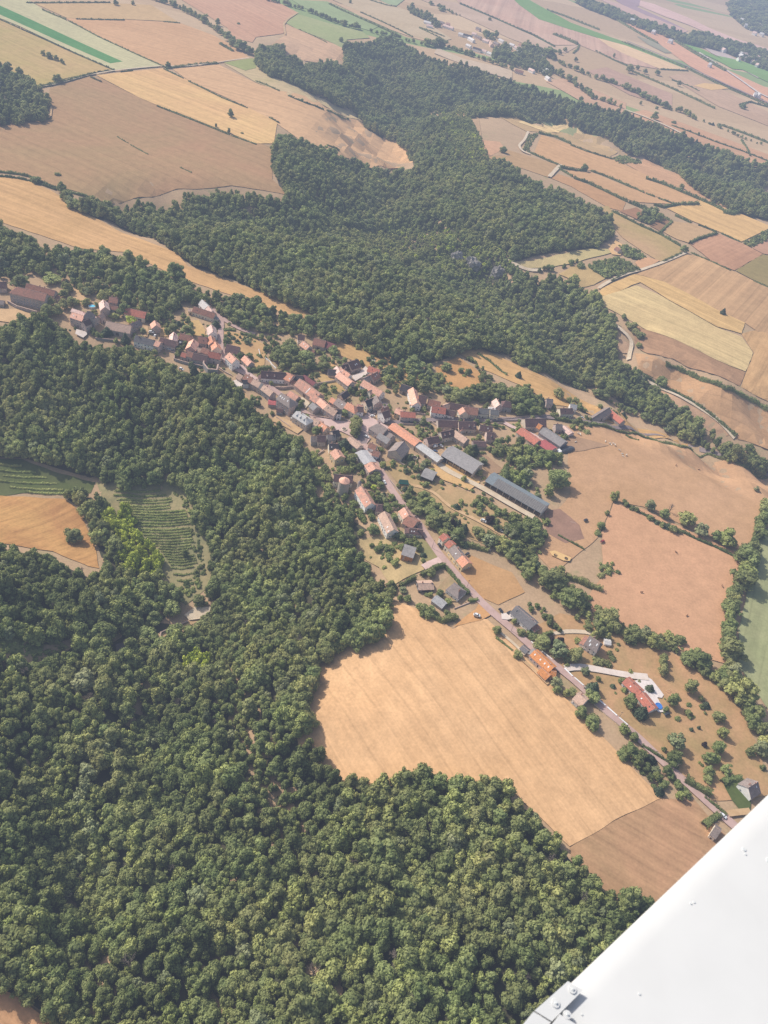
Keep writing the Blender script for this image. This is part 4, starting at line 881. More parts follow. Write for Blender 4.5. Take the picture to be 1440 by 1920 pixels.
('H', 335, 543, 640, 556, 10, 4, 4, 'db', 'w_st', 'long dark barn on the lower side of the street', BARN),
('H', 650, 596, 704, 652, 6, 3.5, 2.5, 'pk', 'w_wh', 'small pink hipped roof jutting from the long dark barn', dict(hip=(.5, .5), chim=[])),
('H', 645, 562, 900, 572, 11, 5, 4.5, 'db', 'w_tn', 'dark-roofed house with two gabled dormers below the street', dict(dorm=[(.6, 0), (.9, 0)])),
('H', 968, 614, 1150, 642, 9, 4, 3.5, 'db', 'w_tn', 'dark roof with tan wall next to the green kitchen garden', {}),
('H', 1068, 722, 1190, 738, 11, 5, 4, 'db', 'w_pk', 'dark house with one white dormer among the garden trees', dict(dorm=[(.55, 0)])),
('H', 374, 726, 558, 686, 9, 5.5, 3.8, 'db', 'w_tn', 'stone house with dark roof and two dormers at the yard', dict(dorm=[(.25, 0), (.65, 0)])),
('H', 166, 816, 334, 782, 9, 4.5, 3.5, 'db', 'w_pk', 'dark-roofed house beside the parked cars in the yard', {}),
('H', 592, 696, 775, 822, 9, 5, 3.5, 'tn', 'w_st', 'tan-roofed house facing down to the yard', {}),
('H', 862, 862, 1050, 868, 8, 3, 2.5, 'db', 'w_st', 'low dark shed with its long shadow on bare ground', SHED),
('K', 414, 692, 650, 856, 11, 5, 2.6, 'or', 'w_tn', 'very long bright orange-roofed barn off the square', BARN),
('K', 652, 873, 845, 1011, 9, 4.5, 1.6, 'bl', 'w_tn', 'long pale blue metal roof continuing the orange barn', BARN),
('O', 362, 86, 622, 238, 20, 6, 4, 'fc', 'w_tn', 'big grey hangar with open front full of hay', dict(name='hangar', cat='hangar', open=1, chim=[], barn=1)),
('O', 722, 312, 1190, 579, 17, 5, 3.2, 'bm', 'w_tn', 'long barn covered with dark solar panels', dict(name='hangar', cat='hangar', open=1, chim=[], barn=1, solar=(.14, .995))),
('O', 157, 280, 252, 316, 13, 4, 2, 'fc', 'w_dk', 'small square open hangar with grey roof', dict(name='hangar', cat='hangar', open=1, chim=[], barn=1)),
('F', 1116, 598, 1240, 682, 14, 6, 5, 'gr', 'w_st', 'large stone hall with grey hipped roof by the car park', dict(hip=(.7, 0))),
('F', 1136, 738, 1290, 832, 8, 6, 3, 'fc', 'w_st', 'grey-roofed front wing of the large stone hall', {}),
('F', 1225, 690, 1330, 780, 9, 5.5, 3, 'gr', 'w_st', 'brownish link building between the hall and orange barn', dict(nowin=1)),
('J', 1418, 378, 1296, 522, 14, 6, 5, 'gr', 'w_tn', 'tall gabled barn with one lit slope and one dark slope', BARN),
('J', 912, 402, 1010, 442, 7, 4.5, 3, 'rb', 'w_wh', 'upper of two little brown-roofed houses by the road', {}),
('J', 962, 517, 1058, 542, 7, 4.5, 3, 'rb', 'w_wh', 'lower of two little brown-roofed houses by the road', {}),
('J', 602, 312, 768, 440, 8, 4, 2.2, 'tn', 'w_st', 'long tan-roofed building beside the car park', dict(chim=[], nowin=1)),
('J', 782, 514, 915, 690, 12, 4.5, 1.6, 'fl', 'w_gy', 'light grey metal-roofed workshop along the road', BARN),
('J', 926, 692, 994, 795, 12, 5, 2.6, 'pk', 'w_pk', 'pink-roofed house stuck to the light grey workshop', {}),
('J', 345, 236, 440, 206, 9, 6, 3.5, 'dk', 'w_tn', 'tan house with black roof at the lower edge of the square', {}),
('J', 276, 292, 388, 277, 8, 5, 3, 'gr', 'w_gy', 'grey-roofed house with a small dark panel', dict(solar=(.55, .95))),
('J', 122, 302, 244, 292, 9, 5, 3.5, 'db', 'w_st', 'dark brown-roofed house at the end of the lower row', {}),
('J', 30, 312, 112, 307, 8, 4, 3, 'gr', 'w_gy', 'grey shed overgrown at the left end of the lower row', SHED),
('J', 298, 426, 440, 412, 8, 5, 3.5, 'dk', 'w_cr', 'black-roofed house directly above the orange villa', {}),
('J', 392, 497, 470, 602, 10, 7, 3, 'pk', 'w_yc', 'villa with salmon roof and sunny yellow wall', {}),
('L', 182, 146, 425, 152, 9, 5, 4, 'db', 'w_cr', 'long dark-roofed house behind the round tower', {}),
('L', 528, 278, 664, 490, 10, 7, 4, 'rp', 'w_wh', 'long salmon-tiled castle house with grey end gable', dict(name='castle_house')),
('L', 748, 526, 800, 527, 9, 4, 3.5, 'db', 'w_st', 'small dark hipped roof above the white cliff-side house', dict(hip=(.3, .3), chim=[])),
('L', 832, 604, 946, 846, 10, 6, 3.8, 'tn', 'w_wh', 'long white house with faded pink roof and orange dormer', dict(sky=[(.75, .3), (.95, .2)])),
('L', 1082, 562, 1142, 656, 9, 5, 3.5, 'pk', 'w_cr', 'pink-roofed roadside house with one skylight', dict(sky=[(.7, .5)])),
('L', 1128, 672, 1250, 738, 13, 3.5, 4, 'rb', 'w_st', 'big dark red-brown barn roof against the road', BARN),
('L', 1152, 836, 1325, 842, 7, 4, 2.5, 'db', 'w_tn', 'narrow dark-roofed house with tan wall on the road', dict(chim=[(.6, -.15)])),
# -- along the road
('M', 245, 352, 395, 380, 11, 6, .8, 'fc', 'w_og', 'orange timber house with flat grey roof', dict(chim=[], mono=1)),
('M', 766, 141, 816, 192, 8, 6.5, 2.5, 'rd', 'w_cr', 'uppermost red-roofed house of the cream roadside row', {}),
('M', 840, 230, 890, 276, 8.5, 5.5, 2.5, 'rd', 'w_cr', 'second red-roofed house of the cream roadside row', {}),
('M', 906, 296, 1008, 425, 10, 5, 3.5, 'gr', 'w_yc', 'grey-brown roofed house in the cream roadside row', {}),
('M', 1011, 426, 1086, 511, 10, 5, 3.5, 'or', 'w_yc', 'orange-red roofed end house of the cream roadside row', {}),
('M', 440, 792, 632, 772, 9, 3, 2, 'tn', 'w_dk', 'dark wooden chalet with brownish roof behind the tall hedge', dict(name='chalet')),
('M', 656, 953, 790, 1042, 7.5, 3, 2, 'fl', 'w_gy', 'long whitish sheet-roofed garden shed', dict(SHED)),
('M', 880, 792, 962, 848, 11, 4, 3.6, 'gr', 'w_wh', 'white bungalow with grey hipped roof inside the hedge', dict(hip=(.2, .8), chim=[(.75, -.12)])),
('N', 166, 73, 325, 206, 11, 4, 4, 'sl', 'w_wh', 'white bungalow with blue slate roof beside the road', dict(chim=[])),
('N', 768, 318, 852, 374, 11, 5.5, 5, 'gr', 'w_wh', 'white two-storey house with steep brown-grey hipped roof', dict(hip=(0, .25), sky=[(.2, .5), (.35, .2), (.75, .55)])),
('N', 318, 436, 470, 572, 9, 4, 2.6, 'og', 'w_pk', 'long bright orange-roofed house with four skylights', dict(sky=[(.12, .45), (.42, .45), (.65, .45), (.85, .45)], chim=[])),
('N', 375, 580, 440, 640, 8, 3, 2, 'og', 'w_pk', 'lower orange roof in front of the long orange house', dict(chim=[])),
('N', 452, 602, 492, 612, 8, 3, 2, 'og', 'w_pk', 'small orange roof at the road end of the long orange house', dict(chim=[])),
('N', 217, 397, 264, 436, 5, 2.6, 1.5, 'sl', 'w_wh', 'small slate-roofed garage at the end of the garden path', SHED),
('N', 672, 784, 740, 842, 10, 4, 3, 'tn', 'w_wh', 'faded pink-roofed house hidden among roadside trees', {}),
('N', 1076, 660, 1192, 768, 9, 3.5, 2.6, 'rd', 'w_wh', 'upper half of the long red-roofed white bungalow', dict(chim=[(.4, 0), (.9, 0)])),
('N', 1198, 782, 1298, 905, 9, 3.5, 2.6, 'rd', 'w_wh', 'lower half of the long red-roofed white bungalow', dict(chim=[])),
('N', 890, 352, 940, 362, 5, 2.4, 1, 'wh', 'w_wh', 'small white garden shed behind the two-storey house', SHED),
('P', 1293, 1108, 1362, 1064, 11, 4, 5, 'gr', 'w_wh', 'white gabled house in the green garden near the wing', {}),
('P', 1045, 1402, 1085, 1432, 9, 4, 3.5, 'gr', 'w_cr', 'cream house with grey roof half hidden behind the wing', {}),
# -- the eastern farms
('I', 562, 146, 622, 156, 8, 6, 4, 'gr', 'w_pk', 'pink-gabled house with dark roof under the big tree', {}),
('I', 696, 241, 814, 251, 9, 5, 3.6, 'db', 'w_cr', 'cream house with dark brown roof on the eastern street', {}),
('I', 802, 196, 862, 216, 8, 5, 3, 'fl', 'w_wh', 'white house with pale roof behind the cream eastern house', {}),
('I', 1020, 302, 1165, 282, 9, 4, 3.5, 'gr', 'w_tn', 'rambling grey barn beside the last red barn', BARN),
('I', 1168, 250, 1328, 366, 9, 4.5, 3.5, 'rd', 'w_st', 'last red-roofed barn at the eastern edge', BARN),
('I', 346, 346, 550, 352, 12, 5, 5, 'db', 'w_tn', 'big farmhouse with dark maroon roof', dict(chim=[(.35, .1)])),
('I', 458, 382, 516, 416, 9, 4.5, 2.6, 'og', 'w_tn', 'square orange roof in front of the maroon farmhouse', dict(chim=[], nowin=1)),
('I', 530, 438, 742, 580, 13, 5, 3, 'fc', 'w_gy', 'long grey-roofed cattle barn', BARN),
('I', 302, 442, 480, 568, 12, 4.5, 2.6, 'rd', 'w_cr', 'long faded red barn with pale skylights along the ridge', BARN),
('I', 516, 567, 632, 646, 12, 4, 1.8, 'rm', 'w_tn', 'bright red metal roof at the end of the faded red barn', BARN),
('I', 652, 402, 714, 407, 8, 5, 3.4, 'gr', 'w_pk', 'pink house with dark roof beside the grey cattle barn', {}),
('I', 736, 418, 812, 486, 8, 3.5, 2, 'pl', 'w_pk', 'low pale pink roof right of the pink house', dict(chim=[])),
('V', 590, 248, 612, 262, 9, 4, 3, 'rb', 'w_tn', 'lone stone hut at the quarry bank', dict(SHED, name='hut', cat='hut')),
]
houses = [house(h) for h in HOUSES]

# the far hamlet on the plateau and the farther ones in the haze
_far = [('Q', 268, 182, 330, 200, 'wh'), ('Q', 290, 215, 345, 228, 'pl'), ('Q', 405, 185, 445, 200, 'gr'), ('Q', 462, 202, 500, 208, 'pk'), ('Q', 440, 215, 530, 245, 'pl'),
        ('Q', 580, 290, 620, 302, 'wh'), ('Q', 620, 300, 700, 322, 'dk'), ('Q', 670, 330, 718, 355, 'wh'), ('Q', 700, 288, 740, 300, 'pl'), ('Q', 730, 310, 780, 330, 'gr'),
        ('Q', 740, 240, 775, 255, 'gr'), ('Q', 650, 392, 690, 408, 'wh'), ('Q', 710, 420, 780, 442, 'dk'), ('Q', 790, 440, 830, 455, 'pl'), ('Q', 840, 462, 890, 482, 'wh'),
        ('Q', 800, 345, 850, 362, 'pl'), ('Q', 862, 360, 880, 395, 'tn'), ('Q', 900, 370, 940, 390, 'gr'), ('Q', 945, 345, 985, 365, 'wh'), ('Q', 990, 380, 1030, 400, 'gr'),
        ('Q', 1040, 385, 1080, 400, 'wh'), ('Q', 1085, 410, 1120, 425, 'pl'), ('Q', 1100, 450, 1145, 462, 'wh'), ('Q', 1130, 390, 1165, 410, 'rb'), ('Q', 1050, 455, 1090, 470, 'pk'),
        ('Q', 1080, 505, 1115, 520, 'gr'), ('Q', 1215, 455, 1230, 470, 'wh'), ('Q', 1310, 480, 1330, 495, 'wh'), ('Q', 1245, 545, 1285, 560, 'pk'), ('Q', 1090, 620, 1160, 640, 'rb'),
        ('Q', 1215, 610, 1260, 630, 'pl'), ('Q', 1320, 610, 1350, 640, 'wh'), ('Q', 1365, 612, 1385, 625, 'wh'), ('Q', 1370, 680, 1400, 700, 'wh'), ('Q', 950, 470, 1060, 500, 'bl'),
        ('R', 215, 110, 240, 118, 'wh'), ('R', 285, 150, 320, 160, 'wh'), ('R', 470, 248, 495, 256, 'wh'), ('R', 610, 325, 640, 335, 'wh'), ('R', 950, 525, 970, 532, 'wh'),
        ('R', 880, 285, 920, 295, 'pl'), ('R', 880, 335, 905, 345, 'wh'), ('R', 1210, 450, 1235, 460, 'wh'), ('R', 1280, 470, 1300, 478, 'pl'), ('R', 1200, 430, 1230, 440, 'wh'),
        ('R', 1330, 500, 1360, 510, 'wh'), ('R', 1400, 490, 1425, 498, 'pl'), ('R', 1060, 400, 1085, 410, 'pl'), ('R', 1330, 775, 1350, 780, 'wh'), ('R', 1360, 780, 1380, 788, 'wh'),
        ('R', 1170, 5, 1200, 12, 'wh'), ('R', 1320, 65, 1350, 75, 'pl'), ('R', 1280, 120, 1310, 130, 'wh'), ('R', 1215, 150, 1240, 158, 'wh'), ('R', 1390, 110, 1420, 120, 'pl'),
        ('R', 1380, 270, 1410, 280, 'wh'), ('R', 1320, 260, 1350, 270, 'pl'), ('R', 1400, 40, 1430, 50, 'wh')]
_fd = {'wh': 'whitish', 'pl': 'pale pink', 'gr': 'grey', 'pk': 'salmon', 'dk': 'dark', 'tn': 'tan', 'rb': 'brown', 'bl': 'bluish'}
for s, a, b, c, d, r in _far:
    k = 1 if s == 'Q' else 1.7
    where = ('far hamlet beyond the wooded gorge' if s == 'Q' else 'hazy valley villages at the horizon') 
    house((s, a, b, c, d, 9 * k, 5 * k, 3.2 * k, r, 'w_wh' if r in ('wh', 'pl', 'dk') else 'w_pk', 'tiny %s-roofed house in the %s' % (_fd[r], where), dict(name='distant_house', chim=[], nowin=1, group='houses of the ' + where)))

for i in range(26):
    x, y = (rng.uniform(1180, 1440), 0) if i % 2 else (rng.uniform(1230, 1440), 0)
    y = 440 + (x - 1180) * .28 + rng.uniform(-25, 45) if i % 2 else rng.uniform(10, 270)
    house(('R', x, y, x + rng.uniform(14, 26), y + rng.uniform(2, 9), 14, 8, 5, rng.choice(['wh', 'pl', 'pl', 'gr']), 'w_wh', 'tiny pale house in the hazy valley villages at the horizon', dict(name='distant_house', chim=[], nowin=1, group='houses of the hazy valley villages at the horizon')))

# round castle tower with conical cap
tb = G('L', 300, 300, 5.0); th_ = 12.5
t = empty('castle_tower', tb); tag(t, 'round pale stone tower with low conical tiled cap', 'tower')
b = MB(); b.tube([(0, 0, -3), (0, 0, 3), (0, 0, th_)], [5.2, 4.9, 4.5], 24); b.build('wall', plain_mat('tower_stone', (0.44, 0.37, 0.30), 0.18, 0.8), t)
b = MB(); b.tube([(0, 0, th_ - .2), (0, 0, th_ + .3), (0, 0, th_ + 3.2)], [4.8, 4.7, 0.1], 24); b.build('roof', MT['pk'], t)
for k, (a, z) in enumerate(((-1.9, 5.5), (-1.2, 2.5))):
    part('window', window_mesh(0.7, 1.1), t, (4.7 * math.cos(a), 4.7 * math.sin(a), z), a - math.pi / 2)
sb = G('L', 505, 270, 8); st = empty('stair_turret', sb); tag(st, 'little round stair turret at the upper end of the salmon castle house', 'turret')
b = MB(); b.tube([(0, 0, -2), (0, 0, 11)], [1.7, 1.6], 16); b.build('wall', MT['w_st'], st)
b = MB(); b.tube([(0, 0, 10.9), (0, 0, 13.4)], [1.9, .1], 16); b.build('roof', MT['gr'], st)
# ------------------------------------------------------------------ trees
def _quads(P, N, size, rnd):
    """leaf clumps: small bent quads at P facing N"""
    n = len(P)
    t = np.cross(N, rnd.normal(size=(n, 3))); t /= np.linalg.norm(t, axis=1)[:, None] + 1e-9
    b = np.cross(N, t); s = size[:, None]
    asp = rnd.uniform(0.6, 1.0, (n, 1))
    q = np.stack([P - t * s - b * s * asp * .5, P + t * s * .3 - b * s * asp, P + t * s + b * s * asp * .4, P - t * s * .2 + b * s * asp], 1)
    return q.reshape(-1, 3)

def crown_mesh(name, seed, mat, D=10.0, Ht=11.0, kind='broad', leaf=0.62, dens=1.0, nl=13):
    rd = np.random.default_rng(seed)
    lob = []
    if kind == 'broad':
        z0 = Ht * 0.58; elong = rd.uniform(.85, 1.22); off = rd.uniform(-.08, .08, 2) * D
        for i in range(nl):
            a = 2.4 * i + rd.uniform(-.7, .7); f = math.sqrt((i + .5) / nl)
            rr = D * (0.33 * f + rd.uniform(-.07, .09)); zz = z0 + Ht * (0.30 * (1 - f * f) * 1.2 - 0.14 * f + rd.uniform(-.17, .14))
            if rd.random() < .12: continue
            lob.append((rr * math.cos(a) * elong + off[0] * f, rr * math.sin(a) / elong + off[1] * f, zz, D * rd.uniform(.10, .225)))
        lob.append((0, 0, z0 - Ht * .05, D * .27))
        for i in range(5):
            a = 1.256 * i + rd.uniform(-.4, .4); lob.append((D * .28 * math.cos(a), D * .28 * math.sin(a), Ht * rd.uniform(.30, .42), D * rd.uniform(.15, .2)))
    elif kind == 'cone':
        for i in range(11):
            f = i / 10.0; lob.append((rd.uniform(-.1, .1) * D * (1 - f), rd.uniform(-.1, .1) * D * (1 - f), Ht * (.14 + .8 * f), D * (.46 * (1 - f) + .05)))
        for i in range(9):
            a = 2.4 * i; f = rd.uniform(0, .55); lob.append((D * .3 * (1 - f) * math.cos(a), D * .3 * (1 - f) * math.sin(a), Ht * (.15 + .7 * f), D * .17 * (1 - f)))
    elif kind == 'bush':
        for i in range(8):
            a = 2.4 * i; f = math.sqrt((i + .5) / 8); lob.append((D * .3 * f * math.cos(a), D * .3 * f * math.sin(a), Ht * (.45 + rd.uniform(-.12, .2) * 1.2 - .12 * f), D * rd.uniform(.17, .25)))
    elif kind == 'tall':
        for i in range(13):
            a = 2.4 * i; f = i / 12.0; w_ = D * (.32 * math.sin(math.pi * min(.97, f * .85 + .14)))
            lob.append((w_ * .8 * math.cos(a), w_ * .8 * math.sin(a), Ht * (.2 + .72 * f), D * rd.uniform(.17, .24)))
    lob = np.array(lob)
    Q = []; core = MB()
    for i, (x, y, z, r) in enumerate(lob):
        n = int(12.57 * r * r / (leaf * leaf * 2.0) * 1.15 * dens)
        N = rd.normal(size=(n, 3)); N /= np.linalg.norm(N, axis=1)[:, None]
        wob = 1 + 0.13 * np.sin(3.1 * N[:, 0] * 2 + i) * np.cos(2.7 * N[:, 1] * 2 - i)
        P = np.array([x, y, z]) + N * (r * wob * rd.uniform(.86, 1.13, n))[:, None] * np.array([1, 1, .88])
        keep = np.ones(n, bool)
        for j, (X, Y, Z, Rr) in enumerate(lob):
            if j != i: keep &= np.linalg.norm((P - (X, Y, Z)) / np.array([1, 1, .88]), axis=1) > Rr * .82
        keep &= (N[:, 2] > -.75)
        P, N = P[keep], N[keep]
        N = N + rd.normal(scale=.33, size=N.shape); N /= np.linalg.norm(N, axis=1)[:, None]
        Q.append(_quads(P, N, leaf * rd.uniform(.6, 1.25, len(P)), rd))
        bm = bmesh.new(); bmesh.ops.create_icosphere(bm, subdivisions=1, radius=r * .84)
        core.add([(v.co.x + x, v.co.y + y, v.co.z * .88 + z) for v in bm.verts], [tuple(v.index for v in f.verts) for f in bm.faces]); bm.free()
    Q = np.concatenate(Q)
    fs = [(4 * i, 4 * i + 1, 4 * i + 2, 4 * i + 3) for i in range(len(Q) // 4)]
    core.add(Q, fs)
    me = core.mesh(name); me.materials.append(MT[mat]); return me

def bare_mesh(name, seed, D=8.0, Ht=11.0):
    rd = random.Random(seed); b = MB()
    def br(p, d, L, r, k):
        q = p + d * L; b.tube([p, q], [r, r * .6], 4, cap=False)
        if k:
            for _ in range(4):
                e = (d + Vector((rd.gauss(0, .55), rd.gauss(0, .55), rd.gauss(.1, .35)))).normalized()
                br(q if rd.random() < .6 else p + d * L * .7, e, L * .68, r * .58, k - 1)
    br(Vector((0, 0, Ht * .3)), Vector((0, 0, 1)), Ht * .22, .22, 4)
    me = b.mesh(name); me.materials.append(MT['twig']); return me

def trunk_mesh(name, seed, Ht, r=.32, top=.6):
    rd = random.Random(seed); b = MB()
    b.tube([(0, 0, -1.5), (0, 0, .3), (rd.uniform(-.2, .2), rd.uniform(-.2, .2), Ht * .3), (rd.uniform(-.4, .4), 0, Ht * top)], [r * 1.5, r * 1.1, r * .85, r * .3], 7)
    for i in range(4):
        a = 1.57 * i + rd.uniform(-.4, .4); zz = Ht * rd.uniform(.26, .38)
        b.tube([(0, 0, zz), (math.cos(a) * 1.4, math.sin(a) * 1.4, zz + 1.5), (math.cos(a) * 2.6, math.sin(a) * 2.6, zz + 3.4)], [r * .5, r * .36, r * .14], 5)
    me = b.mesh(name); me.materials.append(MT['bark']); return me

TRUNKS = {'broad': trunk_mesh('trunk_broad', 1, 11), 'cone': trunk_mesh('trunk_cone', 2, 12, .28, .9), 'bush': trunk_mesh('trunk_bush', 3, 3, .12), 'tall': trunk_mesh('trunk_tall', 4, 14, .3, .7)}
# every kind: (crown meshes, crown diameter, height, trunk)
KIND = {}
def kind(k, mat, shape, n, D, Ht, **kw):
    KIND[k] = ([crown_mesh('crown_' + k, 11 * n + i + len(KIND) * 101, mat, D, Ht, shape, **kw) for i in range(n)], D, Ht, TRUNKS[shape])
kind('broad', 'leaf', 'broad', 10, 10.0, 11.0, nl=16)
kind('olive', 'olive', 'broad', 5, 10.0, 11.0, nl=15)
kind('lime', 'lime', 'broad', 3, 10.0, 11.0, nl=9)
kind('grey', 'grey', 'broad', 2, 9.0, 11.0)
kind('copper', 'copper', 'broad', 2, 9.0, 10.0)
kind('tall', 'leaf', 'tall', 3, 8.0, 14.0)
kind('cone', 'needle', 'cone', 3, 6.5, 13.0, leaf=.5)
kind('bush', 'leaf', 'bush', 3, 5.0, 3.2, leaf=.42)
kind('obush', 'olive', 'bush', 2, 5.0, 3.0, leaf=.42)
KIND['bare'] = ([bare_mesh('crown_bare', 5), bare_mesh('crown_bare', 9)], 8.0, 11.0, TRUNKS['broad'])
MIX = {'wood': [('broad', .62), ('olive', .22), ('tall', .11), ('grey', .035), ('bare', .015)],
       'dark': [('broad', .62), ('tall', .25), ('cone', .10), ('grey', .03)],
       'scrub': [('bush', .55), ('obush', .30), ('broad', .15)],
       'olive': [('olive', .62), ('broad', .30), ('bare', .03), ('grey', .05)],
       'lime': [('lime', 1.0)], 'row': [('broad', .8), ('olive', .2)], 'garden': [('broad', .55), ('olive', .2), ('bush', .17), ('grey', .05), ('cone', .03)]}
def pick(mix):
    r = rng.random(); acc = 0
    for k, p in MIX[mix]:
        acc += p
        if r < acc: return k
    return MIX[mix][0][0]

